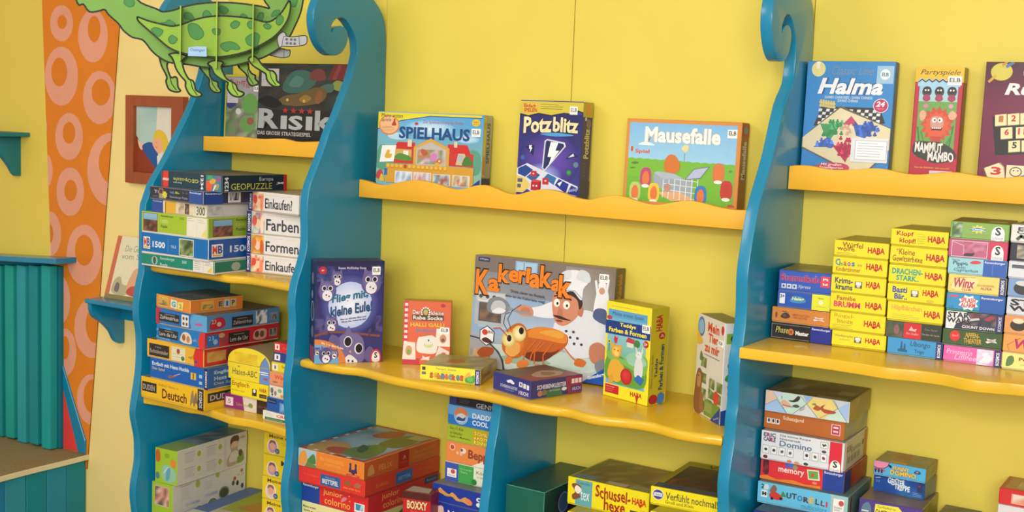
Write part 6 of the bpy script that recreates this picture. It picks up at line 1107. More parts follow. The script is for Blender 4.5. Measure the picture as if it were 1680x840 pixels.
gbox('Q7', 'dark green ape-theatre game box with gold lettering, fourth stack', {'F': '38552c', 'T': '4a5a3a', 'L': '2c4424', 'R': '2c4424'},
     {'F': [E(.21, .6, .085, .32, 'd02a2c'), T('Spaß', .16, .52, .27, .68, 'e8a8a0', sh=.2), T('AFFEN-', .38, .56, .62, .86, 'c09a34', b=.03, wob=.05), T('THEATER', .36, .22, .66, .52, 'c09a34', b=.03, wob=.05), P([(.72, .42), (.76, .5), (.74, .64), (.82, .58), (.9, .66), (.88, .54), (.92, .4), (.82, .44), (.76, .34)], 'd8d4d8'), T('AMIGO', .76, .46, .88, .56, '8a4a54', b=.03)]}, group=GQ)
sw = lambda: [P([(.02, .02), (.02, .98), (.36, .98), (.44, .6), (.2, .34), (.16, .02)], 'd4d8dc'), T('STAR', .04, .62, .42, .94, '2a2e34', b=.05), T('WARS', .03, .34, .44, .62, '2a2e34', b=.05)]
gbox('Q6', 'space-film game box with black STAR WARS lettering, fourth stack', {'F': '32364a', 'T': '4a4a50', 'L': '9aa0a4', 'R': '2a2f6c'},
     {'F': [Mo(.3, .3, .88, .98, ['3a3e4c', '5a5058', '2a2e3c', '7a6a70', '6a343c'], 6, 3, 6), P([(.42, .5), (.6, .62), (.58, .72), (.4, .62)], 'b8c0c8'), P([(.66, .66), (.78, .9), (.86, .84), (.76, .6)], 'a03440')] + sw() + [T('COUNT DOWN', .3, .1, .86, .26, 'c8ccd4', b=.06)] + spine(.885, .995, tc='c8c8d8')}, group=GQ)
gbox('Q5', 'blue game box with a red splash title, fourth stack', {'F': '2c88c0', 'T': '4a6a74', 'L': '2470a0', 'R': '1f3f94'},
     {'F': rav(.57, .99, .02, .98, '2355a8') + [P([(.38 + .18 * (1 if i % 2 else .72) * math.cos(i * PI / 8), .5 + .46 * (1 if i % 2 else .72) * math.sin(i * PI / 8)) for i in range(16)], 'd0e4e4'), T('SPLASH', .25, .5, .5, .78, 'd03a3c', b=.09), T('ALARM', .25, .24, .5, .5, 'd03a3c', b=.09), P([(.03, .74), (.2, .78), (.2, .88), (.06, .86)], 'c84a5c'), T('2-4', .05, .14, .12, .28, '1f5a94')]}, group=GQ, tray=.003, traycol='4a8a5a')
wx = lambda: [S([(.06, .3), (.1, .62), (.3, .86), (.5, .84), (.5, .5), (.36, .2), (.14, .14)], 'e2d290'), T('Winx', .1, .3, .46, .82, 'a82c5c', b=.03, sh=.2), T('CLUB', .24, .16, .4, .28, 'a82c5c', b=.03)]
gbox('Q4', 'pale yellow fairy game box with crimson logo and dark spine, fourth stack', {'F': 'dcc868', 'T': '8a8250', 'L': 'b09a50', 'R': '2a2f6c'}, {'F': [L([(.1, .14), (.05, .4), (.16, .84), (.46, .9)], .001, '8a6a4a')] + wx() + [T('DAS KARTENSPIEL', .5, .46, .8, .56, 'b07a4a', b=.02), T('ALFEA', .56, .28, .76, .42, 'a04a54', b=.03)] + spine(.875, .99)}, group=GQ)
gbox('Q3', 'pale cyan and blue animal game box, third from the top of the fourth stack', {'F': '8fc4d0', 'T': '5a7a80', 'L': '6aa0ac', 'R': '1f4a9c'}, {'F': [T('Wer hat', .06, .8, .2, .92, '4a6a74', b=.02), T('Pippo', .08, .5, .34, .78, '3a6470', b=.04, wob=.1), S([(.37, .72), (.42, .86), (.52, .88), (.56, .76), (.46, .68)], 'c83c44'), T('mein', .16, .36, .3, .5, '4a747c', b=.02), T('Capriminis', .1, .14, .52, .36, '4a7c84', b=.03, wob=.1)] + rav(.6, .99, .02, .98, '2355ac') + [L([(.76, .1), (.76, .7)], .0008, '5a8acc')]}, group=GQ)
gbox('Q2', 'magenta game box with framed skyline drawing, second from the top of the fourth stack', {'F': 'b04e78', 'T': '6a4a5a', 'L': '8a3a5c', 'R': 'a02a50'}, {'F': [R(.05, .05, .66, .92, 'd0c4c8'), R(.06, .08, .65, .89, 'b05a7c'), Mo(.26, .35, .64, .88, ['a04a6c', 'b8607f', '8f4468', 'c07a94'], 6, 3, 3), L([(.06, .86), (.26, .66), (.26, .12)], .001, 'd0b8c0'), S([(.26, .12), (.3, .26), (.4, .28), (.44, .34), (.42, .14)], '3a2a34')] + [R(.68, .02, .99, .98, 'c02c54')] + schmidt(.83, .42, .1, .42)}, group=GQ)
gbox('Q1', 'green game box with a yellow starburst, topmost of the fourth stack', {'F': '7aa448', 'T': '77682c', 'L': '5f8038', 'R': '5f8038'}, {'F': [Mo(.03, .1, .2, .94, ['4a6a3a', '9ab88a', '6a7a5a', 'a8b8a0', '3a5a30'], 3, 4, 7), P([(.47 + .14 * (1 if i % 2 else .6) * math.cos(i * PI / 9), .62 + .26 * (1 if i % 2 else .6) * math.sin(i * PI / 9)) for i in range(18)], 'd8cc4c'), S([(.34, .56), (.4, .68), (.5, .7), (.6, .6), (.48, .52)], '3a7ab8'), T('Clever', .37, .56, .57, .66, 'd8e8f0', b=.05), T('Das Würfelspiel', .28, .22, .64, .36, '9a8a4a', b=.01)] + schmidt(.81, .48, .11, .42), 'T': [Mo(.03, .03, .97, .97, ['77682c', '6e6430', '7f7434', '665c2c'], 4, 4, 3), R(.6, .2, .92, .5, 'b0a878')]}, group=GQ)
dark = '4a4a50'
gbox('S8', 'cream game box with a small green mouse drawing, lowest of the fifth stack', {'F': 'dcd884', 'T': '8a8460', 'L': 'b0ac6a'}, {'F': [S([(.08, .2), (.1, .7), (.18, .84), (.22, .6), (.18, .3)], '5a7a4a'), T('Pettersson', .3, .58, .9, .78, '8a4a2c', b=.03), T('und Findus', .34, .3, .8, .44, '9a9a6a')]}, group=GS)
gbox('S7', 'orange fairy game box with crimson logo in the fifth stack', {'F': 'dd9a52', 'T': '8a6a4a', 'L': 'b07a40'}, {'F': [L([(.12, .12), (.08, .4), (.3, .86)], .001, '9a5a3a'), T('Winx', .2, .24, .86, .78, 'b02c5c', b=.03, sh=.2)]}, group=GS)
gbox('S6', 'orange game box with a dark dotted picture in the fifth stack', {'F': 'd8945c', 'T': '8a6a4a', 'L': 'b0764a'}, {'F': [E(.24, .5, .14, .3, '3a3630'), E(.24, .74, .1, .14, 'dcd0b4'), T('Das Spiel', .5, .4, .9, .58, 'c8a88a')]}, group=GS)
gbox('S5', 'white space-film game box with STAR WARS lettering in the fifth stack', {'F': 'c8ccd4', 'T': '7a7a7c', 'L': '9a9ea4'}, {'F': [T('STAR', .06, .56, .9, .92, '2a2e34', b=.05), T('WARS', .04, .26, .92, .56, '2a2e34', b=.05), R(.45, .04, 1, .22, '3a4064')]}, group=GS)
gbox('S4', 'light blue game box with a dark round picture in the fifth stack', {'F': '7a98c8', 'T': '6a7484', 'L': '6078a0'}, {'F': [P([(0, .98), (.4, .98), (.7, .5), (1, .7), (1, .98)], '9ab0d4'), E(.26, .5, .16, .34, '3a3c40'), E(.26, .78, .13, .14, 'c8ccc8'), T('Das Spiel', .55, .2, .9, .36, 'dce0ec')]}, group=GS)
gbox('S3', 'white game box with a grey band in the fifth stack', {'F': 'ccd2dc', 'T': '84888c', 'L': '9aa0a8'}, {'F': [R(.06, .6, .98, .8, '5a5e68'), P([(.4, .2), (.5, .3), (.46, .48), (.64, .42), (.84, .5), (.8, .3), (.86, .12), (.6, .2)], 'e4dce0'), T('AMIGO', .52, .24, .8, .4, 'b85a6a', b=.03)]}, group=GS)
gbox('S2', 'dark slate game box with a pale picture, second from the top of the fifth stack', {'F': '2f333c', 'T': '4a4c50', 'L': '24272e'}, {'F': [Mo(.12, .16, .95, .9, ['9a9a8c', '6a6a64', 'c0bca8', '4a4a4a', '8a7a6a'], 6, 4, 5), E(.6, .5, .1, .2, '3a3a3a')]}, group=GS)
gbox('S1', 'white game box with a green curved creature, topmost of the fifth stack', {'F': 'd4d6d4', 'T': '8c8c80', 'L': 'a0a29c'}, {'F': [T('ERIC', .12, .68, .56, .86, '3a3434', b=.06), T('CARLE', .1, .5, .58, .68, '343a34', b=.06), L([(.12, .2), (.18, .38), (.28, .26), (.4, .4), (.5, .2)], .006, '4a5a44')]}, group=GS)
# ------------------------------------------------------------------ display ledges
gl = 'games shown upright on the display ledges'
gbox('green', 'yellow-edged green picture game behind the dragon feet on the left ledge', {'F': 'c8b428', 'L': 'd0bc28', 'T': 'd0bc28', 'R': 'b8a428'},
     {'F': [R(.05, .01, 1, .97, '8a9080'), Mo(.05, .02, 1, .66, ['6a8a5a', '8aa874', '7a7464', '5a6a5c', '9aa898', '6a6a54', '8a7a6a', 'a8b49a'], 7, 7, 21), Mo(.05, .66, 1, .95, ['9a9a9c', 'a89aa0', '8a9090', 'a0a4a4'], 6, 3, 5), E(.75, .55, .22, .16, '6aa050'), E(.7, .22, .24, .12, '6a9a54'), S([(.08, .5), (.1, .6), (.3, .62), (.36, .54), (.2, .46)], '44407a'), E(.42, .42, .08, .05, 'd0d0cc'), E(.78, .27, .1, .06, '9a5a4a'), T('Bibi', .14, .84, .5, .92, 'b03a4a', wob=.1), T('Tiere', .5, .8, .9, .9, 'b03a4a', wob=.1), R(.08, .55, .4, .74, 'ccc8cc')] + lines(.1, .57, .38, .73, 5, '9a969a')}, 'game_box', 'game box', gl, lift=0.12, sticker=elb('F', .85, .74, .99, .83))
gbox('risiko', 'large dark strategy game with silver lettering and four red stars on the left ledge', {'F': '25221f', 'L': '1a1816', 'T': '2a2826', 'R': '1a1816'},
     {'F': [Mo(.0, .4, .99, .99, ['33403c', '2c2a26', '403830', '2a2622', '4a4034', '2f3a36', '383028', '2c3432'], 11, 7, 31), S([(.24, .66), (.3, .86), (.42, .92), (.56, .84), (.52, .7), (.38, .62)], '3f6a60'), S([(.3, .72), (.36, .84), (.44, .8), (.4, .7)], '55807a'), S([(.5, .8), (.53, .92), (.62, .92), (.64, .8)], '7a3c3a'), P([(.66, .8), (.72, .99), (.92, .99), (.88, .8)], '74282a'), P([(.7, .8), (.76, .99), (.79, .99), (.74, .8)], '8f3a38'), P([(.8, .8), (.84, .99), (.87, .99), (.83, .8)], '8f3a38'), S([(.7, .7), (.74, .79), (.82, .76), (.8, .66)], '8a944a'), S([(.56, .66), (.64, .74), (.72, .74), (.7, .64)], '4a6a60'), S([(.2, .5), (.26, .58), (.4, .62), (.56, .7), (.66, .66), (.62, .52), (.44, .46), (.28, .46)], '6f5834'), S([(.4, .54), (.46, .6), (.52, .56), (.46, .5)], '9a7838'), S([(.55, .52), (.58, .66), (.62, .64), (.6, .5)], '8a5a34'), E(.29, .53, .012, .02, 'd8b06a'), E(.45, .52, .012, .02, 'd8a85a'), S([(.0, .5), (.1, .58), (.24, .48), (.14, .42)], '1c1a18'), P([(.725, .36), (.745, .36), (.93, .99), (.915, .99)], '8a8c90'), S([(.75, .5), (.76, .6), (.83, .64), (.85, .52), (.8, .44)], '9a6a48'), S([(.78, .52), (.8, .6), (.84, .58), (.82, .5)], '7a4c34')]
      + [T('R', .012, .15, .215, .41, 'a8acae', b=.05, out='1a1816', ow=.03), T('I', .235, .15, .295, .325, 'b0b4b6', b=.09), T('S', .31, .145, .45, .33, 'b4b8ba', b=.08), T('I', .475, .15, .535, .325, 'b0b4b6', b=.09), T('k', .56, .15, .73, .405, 'a8acae', b=.07), T('o', .735, .145, .89, .325, 'b0b4b6', b=.07)]
      + [P([(.275 + .078 * i + .034 * (1 if k % 2 == 0 else .42) * math.sin(k * PI / 5), .392 + .042 * (1 if k % 2 == 0 else .42) * math.cos(k * PI / 5)) for k in range(10)], 'b03028') for i in range(4)]
      + [T('DAS GROSSE STRATEGIESPIEL', .01, .065, .53, .115, 'c0bcb4', b=.02), R(.03, .7, .2, .93, 'c4c0c0')] + lines(.04, .72, .18, .92, 8, '8a8688')}, 'game_box', 'game box', gl, lift=0.1)
gbox('spiel', 'colourful house game with blue SPIELHAUS title at the left of the middle ledge', {'F': '7ab4dc', 'R': 'a49a8a', 'T': 'c8b840', 'L': 'd8c428'},
     {'F': [G(.0, .0, 1, 1, ['8ab894', '8ab894', '4a9ad8', '6aacdc']), D(.5, .78, .24, .12, 'd0e4f0', '74b4e0'), D(.85, .66, .12, .06, 'd0e4f0', '74b0dc'), E(.2, .66, .1, .05, 'b0d4e8'), P([(0, .99), (.98, .99), (.98, .96), (.5, .96), (.22, .88), (0, .76)], 'e0d030'), L([(.0, .75), (.22, .88), (.5, .955), (.98, .955)], .0022, '2a5a94'),
      S([(.0, .2), (.02, .5), (.1, .52), (.14, .4), (.2, .5), (.3, .44), (.28, .2)], '5a9a84'), S([(.86, .2), (.88, .5), (.98, .46), (.98, .2)], '5a9a84'),
      E(.11, .81, .1, .14, 'd87a3a'), E(.11, .815, .09, .125, 'e8b484'), T('Meine ersten', .03, .92, .24, .975, '2a3a4a', sh=.2), T('Spiele', .03, .85, .13, .91, '2a3a4a', sh=.2), S([(.135, .81), (.15, .86), (.155, .9), (.17, .9), (.17, .86), (.18, .81)], 'b0442c')] + lines(.04, .72, .17, .8, 4, 'a8704a') +
     [T('SPIELHAUS', .21, .63, .88, .80, '1f4a84', b=.035), E(.375, .845, .018, .022, 'c03a4a'), T('Die Spielesammlung für Kinder', .44, .84, .82, .9, 'a85a8a'), E(.93, .89, .038, .05, 'e0b830'), T('NEU', .91, .89, .95, .91, '8a5a20'), T('4 in 1', .91, .86, .95, .88, '8a5a20'),
      P([(.16, .48), (.2, .58), (.37, .58), (.37, .48)], 'c8302c'), P([(.68, .5), (.68, .58), (.86, .58), (.9, .44), (.72, .44)], 'c8302c'), R(.17, .28, .37, .48, 'c83a34'), R(.68, .28, .92, .46, 'c43a34'), R(.3, .52, .34, .62, 'd8c8a8'), R(.74, .54, .77, .62, 'd8c8a8'),
      P([(.17, .34), (.19, .48), (.34, .48), (.34, .34)], 'c8a85c'), R(.26, .36, .31, .46, 'e8e4d8'), S([(.18, .34), (.22, .42), (.33, .38), (.33, .32)], '5a8a3c'), P([(.76, .3), (.78, .46), (.84, .46), (.88, .3)], 'c8b890'), S([(.82, .3), (.86, .44), (.92, .32)], '4a7a3a'), R(.78, .35, .82, .44, 'a8b4c8'),
      P([(.36, .25), (.36, .52), (.52, .65), (.7, .52), (.7, .25)], 'd0a044'), P([(.385, .27), (.385, .5), (.52, .6), (.67, .5), (.67, .27)], 'b8b4b0'), Mo(.4, .29, .66, .49, ['c8a898', '8a9a6a', 'd8c8c8', 'b87a5a', 'a8b8c8', '7a8a5a', 'd0b0d0'], 7, 4, 8), S([(.43, .46), (.45, .5), (.5, .44), (.46, .4)], 'b0603c'), S([(.52, .34), (.54, .44), (.58, .44), (.58, .34)], 'c880b8'), E(.61, .34, .022, .03, 'd0603a'), E(.61, .34, .01, .014, 'e8d8b0'), E(.59, .29, .022, .03, 'd8a83c'),
      R(.1, .0, .93, .27, 'd09a34')] + [E(.12 + .042 * i, .235, .018, .03, 'a87a24') for i in range(14)] + [E(.12 + .042 * i, .24, .016, .026, 'e0b448' if i != 4 else 'b84a28') for i in range(14)] +
     [R(.19, .0, .36, .17, 'd4d8dc'), R(.37, .0, .54, .17, 'd8d0d0'), R(.555, .0, .72, .16, 'c8d4d4'), R(.74, .0, .9, .16, 'd8d4c0'), Mo(.2, .01, .35, .16, ['d0dce8', 'b0c0dc', 'e0e4e8', '9aa8c8'], 6, 2, 1), Mo(.38, .01, .53, .16, ['dcc8c8', 'c87a7a', 'e0dce0', 'b8a8b0'], 6, 2, 2), Mo(.565, .01, .71, .15, ['b8ccd0', '7a9aa4', 'd8e0e0', 'a85a50'], 6, 2, 3), Mo(.75, .01, .89, .15, ['c8a890', '8a9a6a', 'e0d4c4', 'b06a50'], 6, 2, 4),
      P([(.03, .28), (.05, .52), (.19, .53), (.17, .3)], 'eceae4'), S([(.08, .36), (.09, .41), (.105, .46), (.13, .45), (.125, .41), (.15, .4), (.14, .35), (.1, .34)], 'd8a83c'), S([(.0, .06), (.01, .14), (.05, .18), (.07, .1), (.04, .04)], 'b8444c'), R(.085, .1, .115, .2, '3a6aa8'), S([(.04, .02), (.06, .12), (.09, .02)], 'd8b83c'), P([(.9, .0), (.99, .0), (.99, .12)], '1f3f94')],
      'R': [G(0, 0, 1, 1, ['8a8274', '94907c', 'a8a48c', 'a09a84']), R(.0, .0, 1, .14, '22294c'), R(.02, .16, .3, .98, 'c4b83c'), T('SPIELHAUS', .42, .34, .78, .9, '3a4a5c', rot=90, b=.03), S([(.08, .2), (.1, .42), (.26, .42), (.3, .2)], 'b87a3c'), E(.2, .86, .14, .06, 'b89a3c')]}, 'game_box', 'game box', gl, lift=0.13, sticker=elb('F', .895, .7, .975, .81))
bolt = lambda x, y, s: [P([(x - .05 * s, y + .07 * s), (x + .04 * s, y + .07 * s), (x + .02 * s, y + .02 * s), (x + .06 * s, y + .02 * s), (x - .01 * s, y - .09 * s), (x, y - .01 * s), (x - .045 * s, y - .01 * s)], 'e8ecf0')]
gbox('potz', 'purple dice game with a lightning bolt at the centre of the middle ledge', {'F': '3a3284', 'R': '2c2a58', 'T': 'b8a838', 'L': '2a2460'},
     {'F': [G(0, .0, 1, .86, ['3a3c8c', '3c3a88', '241f5c', '2a2468']), D(.5, .36, .48, .3, '6a4ab0', '322c78'), D(.42, .2, .3, .14, 'a8b4ec', '4a44a0'), P([(0, .99), (1, .99), (1, .88), (.92, .9), (.88, .86), (.7, .87), (.5, .84), (.3, .86), (.14, .83), (0, .85)], 'c8b83c'), L([(0, .85), (.14, .83), (.3, .86), (.5, .84), (.7, .87), (.88, .86), (.92, .9), (1, .88)], .003, '17143c'),
      P([(.03, .86), (.04, .96), (.28, .98), (.29, .88)], 'e0a050'), P([(.045, .87), (.05, .95), (.27, .97), (.28, .885)], 'd8bc44'), T('Einfach', .06, .92, .25, .96, 'b03a20', b=.03), T('SPIELEN', .06, .875, .27, .915, 'b03a20', b=.03)] + lines(.33, .9, .7, .97, 3, '6a6428', .001) +
     [T('Potz', .07, .64, .52, .82, 'e6d8a8', b=.05, out='1a1648', ow=.05, slope=.02), T('blitz', .54, .67, .94, .83, 'e6d8a8', b=.05, out='1a1648', ow=.05, slope=-.01), S([(.34, .64), (.6, .62), (.88, .64), (.6, .66)], '4a9ad0'),
      P([(.4, .28), (.44, .24), (.76, .52), (.74, .56), (.46, .59), (.42, .57)], 'd0d4e0'), P([(.42, .28), (.44, .26), (.735, .52), (.72, .545), (.46, .575), (.44, .56)], '242a5c'), P([(.52, .56), (.64, .555), (.6, .47), (.66, .47), (.5, .3), (.54, .4), (.48, .4)], 'e8ecf0'), P([(.12, .5), (.26, .52), (.25, .4)], '1c1c4a')] + bolt(.2, .48, .5) + [P([(.76, .38), (.86, .46), (.96, .42)], '1c1c4a'), P([(.8, .4), (.88, .45), (.9, .42)], 'c8d0e4'), E(.08, .38, .035, .025, '3a5aa8'), E(.93, .33, .04, .03, '5a7a8a'), D(.83, .24, .045, .034, '4aa868', '1f5a38', -.2, .3),
      P([(0, .1), (.0, .26), (.16, .32), (.98, .1), (.98, .0), (.3, 0)], 'd0d4e0'), P([(.02, .2), (.02, .26), (.14, .3), (.26, .25), (.14, .17)], '24408c'), P([(.16, .17), (.28, .24), (.38, .2), (.28, .12)], '2a5a9c'), P([(.44, .17), (.5, .22), (.64, .18), (.6, .1)], '2a6aa8'), P([(.62, .1), (.68, .17), (.84, .12), (.8, .02)], '24308c'), P([(.82, .02), (.88, .11), (.99, .08), (.99, .0)], '1f2f84'), P([(0, .0), (0, .18), (.14, .16), (.24, .08), (.12, .0)], 'd8c068'), R(.02, .11, .1, .15, '5a5a6a'), R(.02, .05, .08, .09, '5a5a6a'), P([(.66, .12), (.74, .15), (.7, .09)], 'dce4ec'),
      R(.24, .03, .37, .12, 'b02430'), P([(.24, .12), (.28, .15), (.4, .14), (.37, .12)], 'c8404a'), P([(.37, .03), (.4, .05), (.4, .14), (.37, .12)], '8a1a28'), R(.42, .1, .52, .17, 'b82832'), R(.23, .18, .32, .24, 'b82832'), E(.28, .08, .015, .01, 'e8d8d8'), E(.33, .08, .015, .01, 'e8d8d8'), E(.47, .14, .015, .01, 'e8d8d8'), E(.27, .21, .012, .009, 'e8d8d8'), T('Ravensburger', .84, .02, .99, .07, 'c8d0ec', slope=.03)],
      'R': [R(.0, .84, 1, 1, 'b0a03a'), R(.3, .87, .8, .97, 'c88a3a'), T('Potzblitz', .25, .4, .75, .72, 'c8b888', rot=90, b=.05), R(0, 0, 1, .16, '1f2c5c'), E(.6, .77, .25, .05, '7a5a7a'), E(.3, .82, .1, .02, 'b8b8c8')] + lines(.3, .2, .6, .36, 5, '6a6484')}, 'game_box', 'game box', gl, lift=0.11, sticker=elb('F', .79, .86, .91, .945))
tok = lambda x, y, bg, fg: [S([(x - .04, y - .1), (x - .05, y + .02), (x - .03, y + .1), (x + .03, y + .1), (x + .05, y + .02), (x + .04, y - .1)], bg), S([(x - .022, y - .08), (x - .03, y), (x - .012, y + .06), (x + .014, y + .06), (x + .03, y), (x + .022, y - .08)], fg), E(x, y - .115, .034, .022, 'e4e4de')]
gbox('maus', 'orange framed meadow game with white title at the right of the middle ledge', {'F': 'd08a44', 'R': '9a5a2c', 'T': 'c08044', 'L': 'b87a3c'},
     {'F': [R(.03, .0, .965, .955, '86bce4'), G(.03, .5, .965, .955, ['98c8e4', '98c8e4', '7cb4e0', '7cb4e0']), P([(.03, .52)] + [(.03 + .935 * i / 26, .52 - .025 * i / 26 + (.006 if i % 2 else -.004)) for i in range(27)] + [(.965, .0), (.03, .0)], '76b43c'), G(.03, 0, .965, .3, ['6aac34', '70b038', '78b43c', '72b03a']), S([(.12, .685), (.15, .715), (.2, .72), (.26, .685)], 'e4eef2'), T('Mausefalle', .17, .72, .83, .91, 'eceae6', b=.05, out='a8b4bc', ow=.025),
      R(.05, .6, .07, .66, 'c85a2c'), T('Spiel', .09, .57, .22, .63, 'c85a34', b=.03), S([(.06, .46), (.1, .475), (.13, .46), (.09, .445)], '5a7a34'), S([(.05, .39), (.08, .41), (.1, .395)], '5a8a34'), E(.93, .42, .015, .015, '6a8a5a'),
      P([(.27, .34), (.27, .24), (.46, .04), (.62, .08), (.62, .3), (.4, .3)], '98a4b0'), P([(.3, .12), (.44, .02), (.66, .05), (.5, .14)], 'd8a87a')] + [L([(.36 + .05 * i, .3), (.36 + .05 * i, .06 - .005 * i)], .0018, 'e0e4e8') for i in range(7)] + [L([(.36, .3 - .07 * i), (.66, .27 - .07 * i)], .0016, 'd8e0e0') for i in range(3)] + [P([(.27, .35), (.3, .37), (.44, .36), (.54, .3), (.36, .28)], 'a8b4c0'), P([(.55, .29), (.62, .42), (.75, .46), (.68, .32)], 'b0b8d4'), L([(.55, .29), (.62, .42), (.75, .46), (.68, .32), (.55, .29)], .0014, '6a7480'), E(.4, .18, .03, .05, 'b8887a'), L([(.53, .5), (.53, .6)], .0012, '5a6a74'), S([(.5, .66), (.52, .7), (.56, .7), (.56, .64), (.53, .62)], 'dccf9a')]
      + tok(.2, .3, 'b84a78', 'd87a44') + tok(.11, .12, 'b0c470', 'd8763c') + tok(.28, .12, 'dcc044', 'd8763c') + tok(.69, .12, '3a7ac4', 'd8763c') + tok(.83, .4, 'c87a4a', 'd8763c') + tok(.905, .2, 'c03c3c', 'b84030') + [S([(.37, .38), (.36, .5), (.4, .58), (.46, .56), (.5, .44), (.46, .36)], 'cc7436'), E(.95, .01, .03, .02, 'c04a2c')],
      'R': [T('Mausefalle', .22, .33, .74, .78, 'c4beb4', rot=90, b=.05), R(.05, .84, .95, .98, 'b02a28'), E(.5, .91, .26, .05, '6a7a94')]}, 'game_box', 'game box', gl, lift=0.13, sticker=elb('F', .885, .81, .965, .91))
peg = lambda x, y, c: [E(x, y, .022, .012, c), E(x, y + .018, .012, .009, c)]
def pegs(x0, x1, y0, y1, c, seed, n=26):
    rnd = random.Random(seed); out = []
    for i in range(n):
        out += peg(rnd.uniform(x0, x1), rnd.uniform(y0, y1), c if i % 4 else '%02x%02x%02x' % tuple(min(255, int(int(c[k:k + 2], 16) * 1.35)) for k in (0, 2, 4)))
    return out
gbox('halma', 'light blue star-board game with white italic title by the third blue upright', {'F': '3a86c8', 'R': '2a3f5c', 'T': '3a4a64', 'L': '2a6aa8'},
     {'F': [T('Classic Line', .29, .875, .76, .955, '7a8aa0', sh=.3), E(.135, .925, .08, .07, 'd8d090'), R(.11, .93, .15, .995, 'e8e0c8'), T('Halma', .14, .695, .88, .845, 'e4e8ee', b=.06, sh=.25, out='2a5a94', ow=.03), T('DAMES CHINOISES - DAMA CHINESE', .23, .655, .77, .68, 'b8cce0', b=.03), T('DAMAS CHINAS', .38, .625, .61, .65, 'b8cce0', b=.03),
      P([(.12, .4), (.2, .58), (.86, .58), (.93, .44)], '3a3a3c')] + [P([(.17 + .044 * (i + (j % 2) * .5 * 2) + .012 * j * 0, .56 - .03 * j), (.17 + .044 * (i + (j % 2)) + .04, .56 - .03 * j), (.17 + .044 * (i + (j % 2)) + .036, .535 - .03 * j), (.166 + .044 * (i + (j % 2)), .535 - .03 * j)], 'd8dce0') for j in range(5) for i in range(0, 16, 2)] +
     [q for i in range(6) for j in range(2) for q in peg(.19 + .03 * i, .59 + .03 * j - .003 * i, 'cdbb74')] +
     [P([(.0, .285), (.0, .19), (.36, .06), (.5, .0), (.78, .0), (1.0, .2), (1.0, .4), (.42, .59)], '6a604c'), P([(.01, .29), (.01, .2), (.4, .06), (.53, .0), (.76, .0), (.995, .2), (.995, .395), (.42, .57)], 'd8cfae'), P([(.55, .5), (.46, .42), (.66, .4)], 'b84a64'), P([(.2, .42), (.44, .42), (.32, .26), (.26, .32)], '4a9a64'), P([(.58, .42), (.86, .42), (.72, .3), (.62, .32)], '3f62b4'), P([(.14, .2), (.3, .3), (.4, .21)], '3f62b8'), P([(.36, .22), (.6, .24), (.52, .07)], 'b03a58')] +
     pegs(.24, .46, .31, .44, '3f8a58', 2) + pegs(.6, .86, .32, .44, '3657a4', 3) + pegs(.42, .56, .12, .3, 'a83452', 4, 30) + pegs(.18, .36, .2, .27, '4a6cc0', 5, 12) + pegs(.46, .58, .3, .42, 'c8a08a', 6, 8) +
     [E(.87, .6, .085, .065, 'dce0e8'), E(.87, .6, .077, .058, 'b83460'), T('24', .815, .59, .915, .64, 'f0e4ea', b=.05, sh=.2), T('Figuren', .83, .565, .91, .58, 'e0b0c0'), S([(.2, .0), (.22, .045), (.4, .065), (.54, .05), (.54, .0)], 'c04a64'), T('Mit großen', .24, .03, .48, .058, 'f0dce0', sh=.2, b=.02), T('Spielfiguren', .22, .002, .5, .028, 'f0dce0', sh=.2, b=.02)],
      'R': [R(.1, .02, .9, .98, '33507a')]}, 'game_box', 'game box', gl, lift=0.115,
     sticker=[('F', .575, .08, .985, .3, 'd8dce4', [R(.12, .12, .97, .9, 'e8ecf0'), L([(.12, .12), (.97, .12), (.97, .9), (.12, .9), (.12, .12)], .0008, '8a949c')] + lines(.18, .2, .92, .84, 6, '9aa4b4', .001)), ('F', .8, .8, .985, .96, '9ac0dc', [E(.5, .52, .3, .3, 'dce8f0'), T('ELB', .3, .42, .7, .62, '5a7a94', b=.03)]), ('F', .64, .0, .9, .02, 'e8e4e0', [])])
